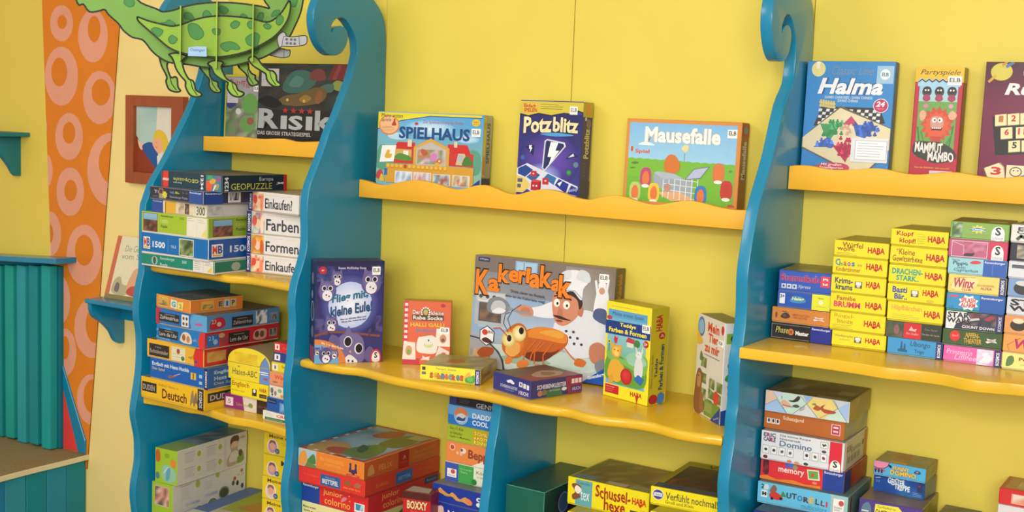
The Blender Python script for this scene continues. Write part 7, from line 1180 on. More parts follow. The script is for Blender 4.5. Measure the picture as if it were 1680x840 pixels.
gbox('mambo', 'tall red party game with a furry red creature on the right ledge', {'F': 'b02a3c', 'R': '5c1c22', 'T': 'b8a03a', 'L': 'a8283a'},
     {'F': [R(.0, .86, 1, 1, 'd8b430'), T('Partyspiele', .1, .915, .92, .975, '4a3a20', sh=.3), R(.1, .17, .9, .82, '6a9c50'), G(.1, .68, .9, .82, ['9ac8c8', '9ac8c8', '9cc8e4', '8cc0e0']), P([(.06, .82)] + [(.06 + .88 * i / 12, .9 if i % 2 else .87) for i in range(13)] + [(.94, .82)], '9cc8e4')] + [L([(.07 + .86 * i / 12, .885 if i % 2 else .86), (.07 + .86 * (i + 1) / 12, .86 if i % 2 else .885)], .0022, '3a2a24') for i in range(12)] +
     [q for x_ in (.26, .52, .78) for q in (E(x_, .77, .1, .045, '4a4446'), E(x_, .785, .09, .035, '2e2a2c'), S([(x_ - .08, .7), (x_ - .05, .74), (x_ + .05, .74), (x_ + .08, .7), (x_, .68)], 'a03a5c'), E(x_ - .03, .785, .018, .009, 'e8e4dc'), E(x_ + .03, .785, .018, .009, 'e8e4dc'))] +
     [P([(.52 + .36 * (1 if i % 2 else .74) * math.cos(i * PI / 15), .47 + .17 * (1 if i % 2 else .78) * math.sin(i * PI / 15)) for i in range(30)], 'c04a34'), P([(.52 + .28 * (1 if i % 2 else .78) * math.cos(i * PI / 13), .46 + .13 * (1 if i % 2 else .8) * math.sin(i * PI / 13)) for i in range(26)], 'd05a3a'), S([(.38, .48), (.42, .54), (.6, .54), (.66, .48), (.6, .42), (.44, .42)], 'c0948a'), E(.46, .51, .05, .022, 'ece8dc'), E(.58, .51, .05, .022, 'ece8dc'), E(.47, .51, .018, .01, '3a2a24'), E(.57, .51, .018, .01, '3a2a24'), P([(.4, .44), (.64, .44), (.62, .415), (.42, .415)], '5a1c1c')] + [R(.42 + .04 * i, .43, .45 + .04 * i, .442, 'e8e0d0') for i in range(5)] +
     [S([(.14, .56), (.2, .6), (.28, .57), (.26, .52), (.18, .5)], 'd8a48a'), S([(.74, .56), (.82, .6), (.92, .56), (.86, .52), (.78, .52)], 'd8a48a'), L([(.2, .24), (.12, .44)], .003, '3f7a3a'), L([(.3, .26), (.2, .4)], .003, '4a8a3c'), L([(.8, .26), (.86, .46)], .003, '3f7a3a'), L([(.72, .26), (.84, .38)], .003, '4a8a3c'), E(.26, .64, .05, .02, 'c87aa0'), E(.78, .64, .05, .02, 'd090b0'), P([(.44, .26), (.45, .36), (.62, .36), (.62, .26)], 'b84434'),
      S([(.06, .2), (.1, .3), (.4, .31), (.66, .3), (.9, .24), (.96, .16), (.6, .11), (.3, .14)], '3a3a38'), T('MAMMUT', .1, .205, .68, .3, 'e4e0dc', b=.07, out='2a2624', wob=.08), T('MAMBO', .38, .125, .92, .215, 'e4e0dc', b=.07, out='2a2624', wob=.08), T('Hast den Rhythmus - dann tanz mit!', .12, .055, .84, .075, 'd0a03c', b=.02)],
      'R': [R(.0, .86, 1, 1, 'a08a34'), R(.1, .05, .9, .84, '6a2026')]}, 'game_box', 'game box', gl, lift=0.12, sticker=[elb('F', .68, .835, .965, .915), ('F', .44, .002, .92, .04, 'e0c8cc', lines(.05, .1, .9, .9, 2, 'b09aa0'))])
tl = lambda x, y, n, c: [P([(x, y), (x + .115, y + .012), (x + .105, y + .112), (x - .01, y + .1)], '9a8a5c'), P([(x, y + .006), (x + .11, y + .016), (x + .1, y + .112), (x - .008, y + .1)], 'e2d8a8'), T(n, x + (.03 if len(n) == 1 else .015), y + .04, x + (.075 if len(n) == 1 else .085), y + .095, c, b=.04)]
gbox('rummi', 'dark maroon number-tile game with white title at the right end of the right ledge', {'F': '6e1b40', 'R': '3a1424', 'T': '4a1c34', 'L': '5a1836'},
     {'F': [G(0, .6, 1, 1, ['6e1b40', '701c42', '4a1430', '44122c']), E(.155, .915, .105, .075, 'c8bc4c'), L([(.04, .83), (.1, .88)], .005, 'c8a040'), L([(.2, .96), (.26, .995)], .006, '4a74a8'), L([(.16, .97), (.2, 1.0)], .005, 'c08a40'), T('Classic Line', .36, .87, 1.3 - .32, .97, '8a7084', sh=.3), T('Rummy', .2, .69, .98, .82, 'dcdce0', b=.06, sh=.22),
      P([(.1, .53), (.16, .2), (1, .26), (1, .58)], '1c1a1a')] + tl(.135, .445, '1', 'b8702c') + tl(.255, .455, '2', 'c02f2c') + tl(.375, .465, '3', 'b8602c') + tl(.62, .49, '5', 'b8602c') + tl(.2, .335, '6', 'c02f2c') + tl(.345, .345, '11', 'c03a2c') + tl(.475, .355, '12', 'c03a2c') + tl(.61, .365, '13', 'b8702c') + tl(.285, .225, '5', '2a2a2a') + tl(.41, .235, '6', '2a2a2a') + tl(.54, .245, '7', '2a2a2a') +
     [P([(.06, .08), (.1, .0), (.28, .0), (.26, .1), (.22, .14)], '9a8a5c'), P([(.065, .085), (.11, .0), (.27, .0), (.25, .1), (.2, .135)], 'e4dab0'), T('3', .13, .03, .23, .1, 'c03030', b=.05), P([(.28, .12), (.28, .0), (.46, .01), (.46, .12)], 'e4dab0'), E(.37, .065, .06, .042, '4a4638'), E(.37, .065, .05, .034, 'e4dab0'), E(.35, .075, .008, .006, '4a4638'), E(.39, .075, .008, .006, '4a4638'), P([(.5, .14), (.6, .17), (.74, .14), (.66, .1)], 'e2d8ae'), P([(.6, .05), (.74, .1), (.9, .06), (.8, .0), (.62, .0)], 'e2d8ae'), S([(.42, .0), (.46, .045), (.7, .055), (.9, .04), (.9, .0)], '3a8ac4'), T('Mit großen', .5, .005, .78, .04, 'e0ecf4', sh=.2, b=.02)]}, 'game_box', 'game box', gl, lift=0.115)
# ------------------------------------------------------------------ middle shelf
gm = 'games standing on the middle shelf'
owl = lambda x, y, r, a=0: [D(x, y, r, r * .8, '7f76ac', '544a80', -.2, .3), P([(x - r * .8, y + r * .4), (x - r * .7, y + r), (x - r * .3, y + r * .7)], '6a5f94'), P([(x + r * .8, y + r * .4), (x + r * .7, y + r), (x + r * .3, y + r * .7)], '6a5f94'), E(x, y - r * .35, r * .55, r * .4, 'e0dce4'), E(x - r * .35, y + r * .2, r * .26, r * .2, 'e4e0e8'), E(x + r * .35, y + r * .2, r * .26, r * .2, 'e4e0e8'), E(x - r * .33, y + r * .2, r * .19, r * .15, '1c1824'), E(x + r * .33, y + r * .2, r * .19, r * .15, '1c1824'), E(x - .1 * r, y - r * .3, .012, .008, '3a3440'), E(x + .2 * r, y - r * .4, .012, .008, '3a3440')]
rnd = random.Random(4)
stars = [E(rnd.uniform(.03, .97), rnd.uniform(.3, .98), .006, .004, 'c8c8ec') for _ in range(26)]
gbox('owl', 'dark night-blue owl game with a big pale moon at the left of the middle shelf', {'F': '2a2862', 'L': '24204c', 'T': '3a3a5c', 'R': '24204c'},
     {'F': [G(0, 0, 1, 1, ['3c3878', '3a3676', '201c4a', '1e1a46']), D(.52, .58, .46, .36, '5a5cc0', '2c2a6c')] + stars + [Mo(.02, .8, .28, .95, ['2a2a5a', '3c4a84', '24244c', '34407a'], 6, 5, 3), Mo(.8, .78, .98, .96, ['2a2a5a', '3c4a84', '24244c'], 5, 5, 4), Mo(.0, .28, .26, .44, ['2c2a5c', '4a4a8a', '2a2450', '5a4a84'], 6, 4, 5), Mo(.76, .3, .99, .46, ['2c2a5c', '4a4a8a', '2a2450', '5a4a84'], 6, 4, 6), D(.51, .57, .43, .31, '8f9ce0', '2c2c74'), D(.51, .57, .32, .228, 'e6ecf8', 'b4c2ec')]
      + owl(.31, .83, .09) + owl(.17, .71, .13) + owl(.81, .79, .15) + owl(.24, .38, .1) + [T('Flieg mit,', .24, .565, .77, .67, '2a6a8c', b=.045, slope=.06, wob=.04), T('kleine Eule!', .22, .45, .83, .555, '2a4a7c', b=.045, slope=.06, wob=.04), T('Wer am klügsten fliegt und', .36, .415, .74, .435, '3a3a5a', b=.03, slope=.03), T('Wie ein Uhu, gewinnt das Spiel', .38, .39, .74, .41, '3a3a5a', b=.03, slope=.03), T('Susan McKinley Ross', .32, .915, .73, .945, 'b8b4cc', b=.04), E(.1, .91, .055, .038, 'b42438'), T('4+', .08, .9, .12, .92, 'e8c8cc', b=.04),
      L([(.0, .27), (.2, .31), (.5, .3), (.8, .27), (.95, .26)], .006, '7a4a44'), S([(.34, .0), (.32, .16), (.36, .26), (.46, .3), (.5, .36), (.54, .3), (.64, .28), (.72, .2), (.7, .0)], '6e6498'), P([(.44, .3), (.49, .37), (.52, .3)], '6e6498'), S([(.2, .16), (.24, .28), (.36, .24), (.36, .1)], '5f5688'), S([(.72, .06), (.8, .16), (.88, .1), (.82, .0)], '5f5688'), E(.485, .21, .062, .055, 'dcd8e4'), E(.645, .14, .065, .055, 'dcd8e4'), E(.485, .21, .05, .045, '17131c'), E(.65, .14, .05, .045, '17131c'), P([(.5, .11), (.53, .13), (.54, .09)], 'c89a6a'), S([(.42, .0), (.5, .08), (.6, .04), (.62, .0)], 'dcd8e0'), E(.5, .02, .015, .012, '2a2430'), E(.56, .015, .015, .012, '2a2430'),
      P([(.0, .0), (.0, .24)] + [(.46 * math.sin(a), .24 * math.cos(a)) for a in [PI / 2 * i / 10 for i in range(11)]], 'd07a3c'), P([(.0, .0), (.0, .18)] + [(.36 * math.sin(a), .19 * math.cos(a)) for a in [PI / 2 * i / 10 for i in range(11)]], '6aa4cc'), T('Mit 3 großen Eulen', .1, .185, .42, .215, 'e8d0b0', b=.03, slope=-.06)]
      + owl(.17, .08, .1) + owl(.04, .12, .05) + owl(.29, .09, .06) + [S([(.83, .0), (.83, .09), (.9, .13), (.97, .09), (.97, .0)], 'c03248'), S([(.85, .01), (.85, .08), (.9, .11), (.95, .08), (.95, .01)], 'ece8e8'), T('S', .875, .04, .925, .1, '3a3a44', b=.07), T('Schmidt', .855, .015, .945, .03, '6a5a74')],
      'L': [E(.55, .5, .32, .1, '8a9ab0'), E(.55, .5, .26, .085, '3a4a64'), E(.6, .3, .22, .06, '6a6484'), E(.5, .82, .22, .06, '6a6484'), R(.2, .02, .96, .16, '8a3a54'), E(.45, .66, .16, .04, '7a7a94')]}, 'game_box', 'game box', gm, sticker=elb('F', .82, .865, .94, .945), tray=.004, traycol='2a2450')
gbox('rabe', 'small orange-red card game with a white bell picture on the middle shelf', {'F': 'd4603a', 'L': 'b04a30', 'T': 'a8843c', 'R': 'a04a34'},
     {'F': [R(.0, .0, .1, 1, 'c83a44')] + [R(.025, .92 - .085 * i, .09, .965 - .085 * i, 'e0d4cc') for i in range(10)] + [R(.0, .0, .36, .1, 'b82a38'), E(.46, .83, .085, .075, '4a3a3c')] + [E(.46 + .085 * math.cos(i * PI / 6), .83 + .07 * math.sin(i * PI / 6), .018, .014, 'e4e0d8') for i in range(12)] + [E(.46, .83, .05, .045, 'b8a84c'), R(.18, .79, .36, .86, 'd4603a'), T('Der', .19, .795, .35, .86, 'e6d8c8', b=.03, out='3a2420'), T('kleine', .58, .79, .84, .855, 'e6d8c8', b=.02, out='3a2420'), R(.18, .7, .84, .785, '4a3430'), T('Rabe Socke', .2, .71, .82, .775, 'e0d4c8', b=.03), T('HALLI GALLI', .15, .6, .86, .665, 'd8b43c', b=.04), T('Junior', .26, .5, .7, .575, '5a7ab4', b=.05, sp=1.2), E(.82, .94, .05, .03, 'b42430'),
      P([(.0, .08), (.02, .36), (.26, .35), (.28, .08)], 'e4d8cc'), E(.13, .22, .07, .08, 'c8926a'), E(.13, .2, .04, .04, '7aa04a'), S([(.3, .22), (.32, .42), (.46, .48), (.64, .46), (.72, .38), (.7, .2), (.5, .18)], 'e0dcd8'), S([(.34, .44), (.46, .5), (.62, .48), (.5, .46)], 'd0603c'), E(.54, .32, .1, .05, 'c8d088'), E(.54, .35, .08, .035, 'dcd8d4'), E(.54, .39, .015, .015, '3a3434'), P([(.68, .3), (.7, .58), (.97, .56), (.99, .3)], 'e6dad0'), E(.84, .42, .07, .07, 'c88a6a'), E(.84, .4, .04, .03, '6a5a4a'), P([(.68, .12), (.76, .3), (.98, .22), (.98, .05), (.8, .02)], 'e2d4cc'), E(.86, .16, .06, .05, 'c8764a'), P([(.38, .08), (.42, .1), (.42, .15), (.48, .12), (.58, .14), (.56, .1), (.6, .06), (.5, .08)], 'e8d8d4')]}, 'card_game_box', 'card game box', gm, sticker=elb('F', .77, .5, .965, .6))
gbox('schneck', 'small flat yellow snail game lying at the front of the middle shelf', {'F': 'e8d83a', 'R': '94863c', 'T': '8a8448', 'L': 'b0a23a'},
     {'F': [R(.035, .68, .09, .9, '3a3a3c'), R(.03, .4, .1, .58, '6a6a5a'), T('Tempo, kleine', .26, .74, .6, .9, '7a8a5a', b=.02), T('kleine', .36, .62, .5, .72, '9a9a4a')] + [T(c_, .165 + .063 * i, .2, .22 + .063 * i, .56, k_, b=.06, out='8a5a20') for i, (c_, k_) in enumerate(zip('Schnecke!', ('c84a34', 'd8b03a', 'c87a3a', '4a7ab0', 'd06a44', '5a9ab8', 'c84a34', '4a8a9a', 'c8503a')))] + [S([(.74, .3), (.76, .62), (.82, .8), (.84, .56), (.82, .3)], 'd8a848'), S([(.76, .14), (.76, .4), (.86, .56), (.9, .6), (.9, .14)], '4a9a44'), E(.83, .36, .05, .18, '6ab054')] + spine(.91, .995, 'KOSMOS', '26307c'),
      'R': [Mo(.04, .06, .96, .94, ['94863c', '7a5a3c', 'a09444', '84783c'], 5, 2, 4), T('Schnecke', .1, .34, .56, .66, '8a3a2c', b=.04)],
      'T': [Mo(.02, .02, .98, .98, ['8a8448', '9a9448', '7a7a40', '8a7a44', 'a49a54'], 6, 6, 3), S([(.3, .4), (.34, .64), (.5, .66), (.6, .5), (.5, .36)], '9a5a34'), S([(.2, .1), (.3, .2), (.6, .16), (.8, .24), (.8, .06)], '6a7a3c')]}, 'game_box', 'game box', gm, tray=.003, traycol='b8a83a')
gbox('scheib', 'small flat purple-blue party game lying in front of the cockroach game', {'F': '2f327c', 'R': '39336c', 'T': '4a4a3c', 'L': '26286a'},
     {'F': [E(.42, .68, .05, .07, 'dcdce4'), E(.48, .72, .06, .09, 'dcdce4'), E(.53, .66, .05, .07, 'dcdce4'), T('SCHEIBENKLEISTER', .2, .3, .66, .46, 'b4b8d4', b=.02), T('Das Partyspiel', .34, .16, .56, .26, '9a9ec0'), R(.7, .56, .79, .82, 'd4d4dc'), R(.81, .53, .88, .79, 'd4d4dc'), R(.9, .5, .96, .76, 'd4d4dc'), E(.745, .7, .02, .07, '3a3c80'), T('HUCH!', .7, .14, .95, .36, 'c8c0d8', b=.06), E(.74, .26, .02, .05, 'c86a5a')],
      'R': [P([(.72, .02), (.99, .02), (.99, .98), (.66, .98)], '8a2f48'), P([(.3, .02), (.62, .02), (.56, .5), (.3, .4)], '3a6a4c'), T('SCHEIBENKLEISTER', .12, .5, .68, .74, 'd0d0d8', b=.02), T('Das Partyspiel', .36, .28, .56, .42, 'b8b8c4'), E(.18, .28, .05, .16, 'a8705a'), E(.26, .3, .05, .16, '7a6a4a'), E(.64, .36, .05, .1, 'd4d4dc')] + [R(.78 + .07 * i, .58, .835 + .07 * i, .84, 'd8ccd4') for i in range(3)] + [R(.77, .12, .98, .44, '343478'), T('HUCH', .8, .18, .96, .38, 'b8a8c0', b=.06)],
      'T': [Mo(.02, .02, .98, .98, ['4a4a3c', '5a4a3c', '3e5244', '54403c', '46503c'], 6, 5, 7), P([(.5, .02), (.98, .02), (.98, .98), (.7, .98)], '7a3234'), S([(.4, .6), (.5, .8), (.7, .84), (.86, .6), (.8, .3), (.6, .3)], '9a8a74'), S([(.5, .55), (.6, .7), (.74, .64), (.72, .44)], '7a6450')]}, 'game_box', 'game box', gm)
metal = ['a8acb0', '7a8088', 'd0d4d8', '5a6068']
gbox('kaker', 'large cockroach game with a chef cover leaning behind the middle shelf games', {'F': 'a8adb4', 'R': '4a3c30', 'T': '8a7440', 'L': '6a6a74'},
     {'F': [G(0, .3, 1, 1, ['9aa8bc', 'b8bcc0', '6a6464', '84807c']), G(0, .0, 1, .34, ['6a7078', 'c4c8c4', 'b0bcc8', 'a4b0c0']), R(.0, .3, 1, .62, '8fa8c8'), G(.05, .36, 1, .66, ['a8b8cc', 'b4c4d4', '7a98c0', '98b0cc']), R(.0, .86, 1, 1, '7a7068'), R(.3, .86, .46, .98, '8ab0d8'), R(.31, .87, .45, .97, 'a4c4e0'), R(.36, .87, .365, .97, '6a7a8c'), G(.66, .55, 1, .98, ['b0b4b8', '8a8078', '7a6c5c', '948a80']),
      R(.02, .38, .25, .68, 'a8b0b8'), R(.03, .6, .24, .67, 'c0c4c8'), R(.05, .41, .22, .58, '5a5a5c'), Mo(.06, .42, .21, .57, ['6a5a50', '4a4444', '8a6a50', '5a5450'], 4, 3, 2), E(.06, .635, .014, .018, '4a5058'), E(.11, .635, .014, .018, '4a5058'), E(.16, .635, .014, .018, '4a5058'), L([(.04, .595), (.23, .595)], .003, 'd8dce0'),
      S([(.02, .08), (.1, .2), (.5, .24), (.9, .2), (.99, .08), (.8, .02), (.3, .01)], 'b8c8c0'), S([(.2, .1), (.4, .16), (.6, .12), (.4, .07)], '94a894'),
      # chef
      S([(.62, .36), (.6, .46), (.66, .56), (.72, .6), (.84, .62), (.92, .56), (.97, .44), (.98, .3), (.9, .24), (.78, .2), (.68, .26)], 'd4d8e0'), S([(.42, .53), (.43, .58), (.5, .61), (.58, .66), (.64, .66), (.66, .56), (.6, .52), (.5, .51)], 'dce0e6'), S([(.34, .52), (.33, .57), (.38, .6), (.44, .58), (.45, .52), (.4, .5)], 'c88a68'), S([(.36, .54), (.38, .58), (.42, .57), (.42, .53)], 'b87858'),
      S([(.585, .58), (.58, .68), (.6, .76), (.68, .78), (.76, .74), (.78, .66), (.77, .58), (.72, .5), (.66, .46), (.61, .49)], 'c8856a'), S([(.76, .58), (.775, .64), (.8, .63), (.79, .56)], 'b87458'), S([(.6, .73), (.64, .78), (.74, .78), (.79, .68), (.77, .62), (.75, .7), (.68, .74)], '3a2a24'), E(.612, .655, .022, .035, 'ece8dc'), E(.68, .645, .024, .036, 'ece8dc'), E(.617, .65, .008, .013, '2a2020'), E(.684, .64, .008, .013, '2a2020'), L([(.59, .71), (.62, .72), (.63, .7)], .003, '3a2418'), L([(.66, .7), (.69, .71), (.71, .69)], .003, '3a2418'), S([(.62, .56), (.63, .61), (.65, .6), (.66, .55), (.64, .54)], 'b87058'), S([(.59, .545), (.64, .545), (.68, .53), (.72, .515), (.66, .515), (.62, .525)], '3a2018'), S([(.61, .505), (.65, .51), (.66, .495), (.63, .49)], '8a3a34'),
      S([(.665, .76), (.65, .84), (.64, .9), (.68, .945), (.74, .955), (.8, .93), (.82, .86), (.79, .8), (.78, .7), (.72, .77)], 'e0e2e8'), S([(.64, .86), (.635, .92), (.69, .95), (.7, .88)], 'd0d4dc'), S([(.74, .88), (.76, .96), (.82, .94), (.83, .86)], 'ccd2da'), L([(.665, .77), (.73, .775), (.79, .71)], .003, 'a8b0bc')] + [E(.69 + .05 * (i % 2) + .03 * (i // 2), .42 - .05 * (i // 2), .01, .012, '3a3a44') for i in range(6)] +
     [S([(.86, .22), (.86, .32), (.92, .36), (.98, .3), (.97, .2), (.9, .17)], 'b8785c'), S([(.9, .17), (.92, .1), (.98, .06), (.99, .16), (.95, .22)], '7a7f86'), P([(.8, .04), (.92, .1), (.94, .07), (.82, .0)], 'b8bcc4'), P([(.78, .08), (.9, .12), (.9, .1), (.79, .06)], 'c8ccd0'),
      # spoon
      S([(.11, .56), (.13, .62), (.2, .645), (.26, .61), (.28, .55), (.24, .5), (.17, .49), (.12, .51)], '7c828a'), S([(.14, .53), (.16, .6), (.22, .61), (.25, .56), (.22, .51), (.17, .5)], 'b8bcc2'), S([(.15, .51), (.2, .55), (.25, .53), (.22, .5), (.17, .495)], 'dcdee2'), P([(.26, .57), (.36, .54), (.44, .54), (.44, .52), (.36, .52), (.27, .54)], '8a9098'),
      # cockroach
      S([(.36, .2), (.38, .34), (.44, .4), (.54, .42), (.64, .41), (.7, .38), (.7, .3), (.62, .2), (.5, .14), (.42, .14)], 'b85a20'), S([(.4, .33), (.46, .41), (.56, .43), (.66, .41), (.7, .36), (.68, .31), (.54, .32)], 'd8802c'), S([(.5, .38), (.58, .41), (.67, .4), (.66, .35), (.56, .36)], 'dc9c3a'), S([(.4, .16), (.46, .2), (.6, .22), (.66, .26), (.56, .14), (.46, .12)], '6a2c14'), S([(.24, .2), (.26, .34), (.32, .42), (.38, .43), (.42, .36), (.42, .24), (.38, .14), (.3, .12)], 'b8601f'), D(.325, .27, .075, .12, 'e8943c', 'c86a26', -.1, .2), S([(.27, .16), (.28, .24), (.36, .26), (.37, .18), (.32, .13)], 'dca050'), D(.285, .28, .05, .07, 'f0e8b8', 'c8b060'), D(.36, .345, .05, .07, 'f4ecc0', 'ccb464'), E(.29, .29, .017, .03, '1c1410'), E(.375, .37, .018, .032, '1c1410'), L([(.28, .34), (.24, .42), (.25, .5), (.28, .52)], .0018, '5a3a28'), L([(.3, .37), (.27, .46), (.3, .54), (.36, .6)], .0018, '5a3a28'), L([(.28, .3), (.22, .37), (.17, .36)], .003, 'b8502c')] +
     [L(p_, .0035, 'c8642c') for p_ in ([(.48, .3), (.42, .2), (.4, .12)], [(.55, .3), (.48, .2), (.48, .1)], [(.6, .3), (.54, .18), (.55, .06)], [(.68, .28), (.74, .2), (.79, .16)], [(.52, .3), (.46, .18), (.45, .12)])] + [S([(.27, .06), (.28, .12), (.32, .12), (.31, .07)], 'd0783a'), S([(.36, .05), (.37, .1), (.43, .12), (.44, .08), (.4, .04)], 'd0783a'), S([(.48, .04), (.49, .09), (.54, .09), (.54, .05)], 'c86a2c'), S([(.76, .14), (.78, .2), (.84, .18), (.82, .13)], 'c86a2c'),
      E(.0, .0, .27, .27, '3a3a3c'), P([(.0, .0)] + [(.255 * math.cos(a), .255 * math.sin(a)) for a in [PI / 2 * i / 12 for i in range(13)]], '9a9aa0'), Mo(.01, .01, .16, .16, ['b08a5a', '8a6a4a', 'a8a0a0', 'c0a070', '7a7a84'], 5, 5, 3), S([(.06, .12), (.1, .18), (.18, .18), (.17, .12), (.1, .09)], '9a4a20'),
      P([(.125 + .062 * math.cos(PI / 2 + i * PI / 3), .285 + .092 * math.sin(PI / 2 + i * PI / 3)) for i in range(6)], '2a2a2c'), P([(.125 + .056 * math.cos(PI / 2 + i * PI / 3), .285 + .083 * math.sin(PI / 2 + i * PI / 3)) for i in range(6)], 'e4e4e2'), E(.11, .315, .022, .026, 'c83c34'), T('BUG', .135, .31, .17, .335, '4a4a4a', b=.03), S([(.09, .25), (.12, .27), (.165, .24), (.14, .22), (.1, .23)], '4a2a20'),
      R(.025, .945, .11, .985, '343858'), T('5-99 Jahre', .035, .955, .1, .975, 'b8bcd0', b=.03), P([(.82, .0), (.99, .0), (.99, .17), (.94, .12)], '1f55b0'), T('Ravensburger', .86, .02, .985, .06, 'dce4f0', slope=.06, b=.03)]
     + [T(c_, x0, y0, x1, y1, 'e8801e', b=.055, out='2a1a14', ow=.06) for c_, x0, y0, x1, y1 in (('K', .015, .65, .115, .875), ('a', .108, .685, .195, .8), ('k', .18, .775, .265, .94), ('e', .255, .79, .335, .9), ('r', .33, .785, .385, .9), ('l', .385, .795, .415, .93), ('a', .41, .76, .49, .885), ('k', .485, .775, .57, .965), ('a', .565, .755, .64, .855), ('k', .62, .705, .71, .9))]
     + [T('Dreht clever am Besteck,', .28, .695, .53, .725, '4a4a50', b=.02, slope=-.02), T('dann ist die Kakerlake weg!', .24, .65, .53, .68, '4a4a50', b=.02, slope=-.02), S([(.87, .6), (.88, .78), (.9, .84), (.93, .85), (.96, .78), (.96, .62)], 'e0e2e6'), E(.915, .8, .02, .03, 'c8947a'), S([(.87, .56), (.88, .64), (.95, .64), (.96, .52)], '4a5a84'), L([(.885, .78), (.87, .88)], .006, 'e0e2e6'), L([(.945, .78), (.955, .9)], .006, 'e0e2e6'), S([(.89, .83), (.9, .88), (.93, .88), (.94, .84)], 'e4e6ea')],
      'R': [G(0, 0, 1, 1, ['2a2420', '2a2420', '6a5a44', '5a4a38']), T('Kakerlakak', .3, .74, .72, .96, 'b07a2c', rot=90, b=.05), S([(.3, .4), (.4, .6), (.6, .66), (.66, .48), (.5, .36)], '8a4a1c')]}, 'game_box', 'game box', gm, sticker=elb('F', .892, .875, .955, .945))
gbox('teddy', 'upright yellow first game with bear picture and blue banner on the middle shelf', {'F': 'e4d82c', 'R': 'b8a824', 'T': 'a89a24', 'L': 'b8a824'},
     {'F': [R(.05, .14, .92, .9, '6aacd0'), G(.05, .2, .92, .66, ['5a9a3c', '64a444', '8ac0c8', '7cb8cc']), R(.05, .84, .92, .92, '5a9cc8'), T('Meine ersten Spiele', .14, .85, .84, .9, '2a4a6c', sh=.2), P([(.0, .66), (.0, .8), (1, .815), (1, .67)], '1f3a80'), T('Teddys', .32, .745, .68, .795, 'e4d84c', b=.05), T('Farben & Formen', .08, .685, .92, .735, 'e8dc50', b=.04), E(.08, .83, .06, .022, 'b03a5a'),
      S([(.05, .2), (.06, .42), (.3, .46), (.6, .4), (.92, .4), (.92, .18), (.5, .15)], '5f9a3c'), S([(.08, .5), (.4, .42), (.92, .5), (.92, .3), (.5, .36), (.1, .4)], '7ab05a'), S([(.5, .46), (.7, .52), (.92, .46), (.92, .4), (.6, .38)], '90c0a8'), R(.5, .56, .64, .61, 'd4d4cc'), P([(.47, .61), (.52, .66), (.66, .65), (.68, .6)], 'b83a40'), E(.72, .61, .07, .04, '3f7a48'), R(.71, .54, .73, .6, '6a5a3a'), E(.1, .58, .03, .025, 'd8c83c'), E(.1, .58, .014, .012, '3a3420'), L([(.1, .56), (.1, .48)], .002, '3f7a3c'), S([(.2, .6), (.22, .65), (.26, .63), (.29, .65), (.28, .59), (.24, .57)], 'c03440'),
      S([(.1, .22), (.12, .34), (.2, .4), (.34, .4), (.42, .32), (.42, .22), (.3, .17)], 'd8a638'), D(.27, .49, .115, .07, 'ecc45c', 'cc9834', -.2, .2), E(.18, .545, .04, .025, 'd8a638'), E(.36, .54, .04, .025, 'd8a638'), E(.28, .465, .05, .026, 'e8c470'), E(.23, .505, .012, .008, '3a2a1c'), E(.31, .5, .012, .008, '3a2a1c'), S([(.34, .36), (.44, .36), (.46, .3), (.38, .28)], 'd8a638'), S([(.12, .2), (.2, .24), (.24, .18), (.16, .14)], 'cf9c34'), D(.52, .25, .13, .085, 'd23a40', 'a8222a', -.2, .3),
      S([(.7, .28), (.7, .42), (.76, .48), (.84, .46), (.88, .36), (.84, .26)], 'd0d4d4'), E(.78, .5, .07, .04, 'd8dcdc'), S([(.72, .5), (.7, .58), (.75, .55)], 'c8cccc'), S([(.82, .52), (.86, .6), (.87, .53)], 'c8cccc'), E(.765, .505, .008, .006, '3a3a3a'), P([(.68, .24), (.78, .3), (.92, .26), (.84, .19)], '2f6ab0'),
      E(.92, .625, .055, .036, 'b8282c'), T('2+', .885, .612, .955, .642, 'f0d8d0', b=.04), R(.05, .04, .36, .13, 'b8242c'), T('Mein Lernspiel', .08, .1, .26, .115, 'e8b0a8', b=.02), L([(.08, .085), (.24, .085)], .0012, 'd87a74'), L([(.08, .065), (.22, .065)], .0012, 'd87a74')] + haba(.62, .06, .88, .11, 'b0242c') + lines(.12, .945, .88, .965, 1, '8a8a3a'),
      'R': [T('HABA', .28, .76, .62, .93, 'a8242c', rot=90, b=.06), E(.62, .71, .17, .035, 'a8242c'), T('2+', .54, .695, .72, .725, 'e0b8a8', rot=90, b=.04), T('Teddys', .32, .28, .52, .48, '3a4a5c', rot=90, b=.04), T('Farben & Formen', .56, .15, .78, .62, '3a4a5c', rot=90, b=.04), T('Meine ersten Spiele', .12, .18, .26, .52, '4a5030', rot=90), E(.3, .06, .24, .05, 'a8242c'), R(.0, .0, .7, .012, 'b8a824'), P([(.5, .02), (.54, .1), (.72, .13), (.9, .09), (.86, .02), (.7, .0)], '3f7ab8')]}, 'game_box', 'game box', gm, sticker=elb('F', .82, .74, .985, .82))
ani = []
rnd = random.Random(9)
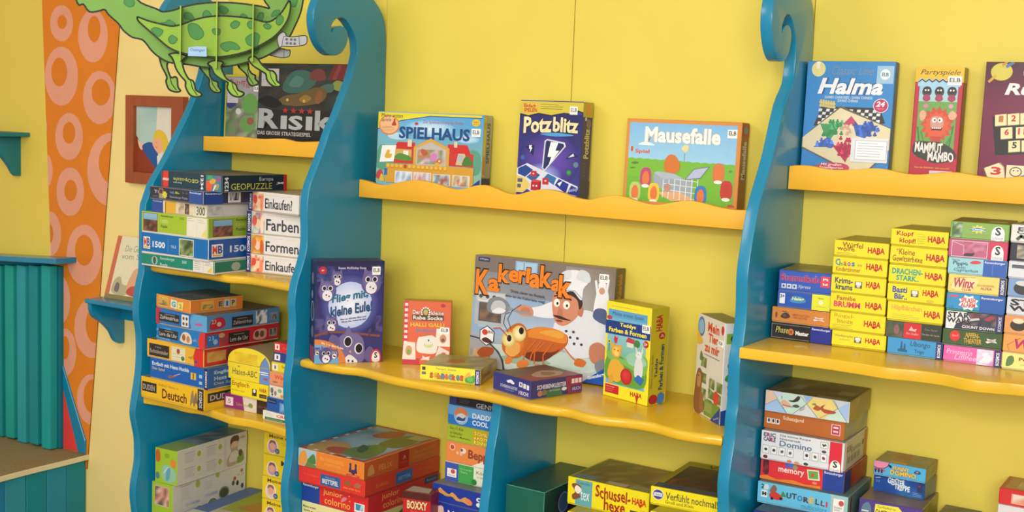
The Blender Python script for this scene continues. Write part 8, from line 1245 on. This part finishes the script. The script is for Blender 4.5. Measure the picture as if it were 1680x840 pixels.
for i in range(10):
    cx, cy = .3 + .32 * (i % 3) + rnd.uniform(-.05, .05), .12 + .13 * (i // 3) + rnd.uniform(-.03, .03)
    ani += [P([(cx - .13, cy - .05), (cx + .1, cy - .075), (cx + .13, cy + .05), (cx - .1, cy + .075)], 'ccd0b8'), Mo(cx - .1, cy - .05, cx + .1, cy + .05, ['5f7a3c', '8a9a5a', '6a6a44', '4a6a34', 'a8a07a'], 3, 2, i)]
gbox('tier', 'white animal picture game with orange-red title turned beside the third upright', {'F': 'd8d2c4', 'R': 'd0d0d0', 'T': '5c5c40', 'L': 'a8a294'},
     {'F': ani + [R(.4, .02, .96, .18, '6a9038'), R(.42, .06, .7, .16, '8a9a54'), E(.14, .88, .13, .1, '4a7aa8'), E(.14, .88, .1, .075, '8ab0cc'), S([(.02, .7), (.0, .84), (.1, .8), (.22, .74), (.14, .7)], 'd8b03c'), T('Mein', .38, .855, .8, .955, 'd2502a', b=.05), T('Tier', .42, .755, .78, .845, 'd2502a', b=.05), T('zu mir', .3, .65, .84, .74, 'd2502a', b=.05), T('Suche, finde und staune!', .3, .61, .86, .63, '6a6a5a', b=.02), E(.92, .92, .05, .045, 'c03434'), S([(.0, .06), (.02, .26), (.06, .4), (.16, .46), (.28, .4), (.26, .26), (.3, .16), (.4, .1), (.3, .02), (.1, .0)], '8a5a34'), S([(.1, .28), (.12, .4), (.22, .4), (.22, .28)], 'b08658'), S([(.22, .06), (.24, .22), (.34, .2), (.38, .04)], '94683c'), E(.14, .38, .014, .014, '2a1c14'), E(.82, .24, .1, .07, 'c8442c'), S([(.14, .56), (.18, .64), (.26, .58), (.2, .54)], '6a7a4a'), P([(.66, .0), (.98, .17), (.98, .0)], '1f3f8c'), T('Ravensburger', .78, .01, .97, .035, 'c8d0e4', slope=.05)],
      'R': [R(.08, .8, .9, .9, '7aa030'), E(.4, .85, .16, .04, '2a2a24'), S([(.2, .56), (.3, .64), (.8, .62), (.8, .54)], '3a5a64'), S([(.1, .44), (.3, .52), (.8, .5), (.7, .42)], '3f8a44'), T('Mein Tier', .2, .3, .5, .42, 'b0322c', rot=90, b=.06), P([(.0, .0), (.0, .14), (.9, .2), (.9, .0)], '1f3f8c'), T('Ravensburger', .3, .02, .6, .16, 'c8d0e4', rot=90)]}, 'game_box', 'game box', gm, sticker=elb('F', .8, .76, .96, .82))
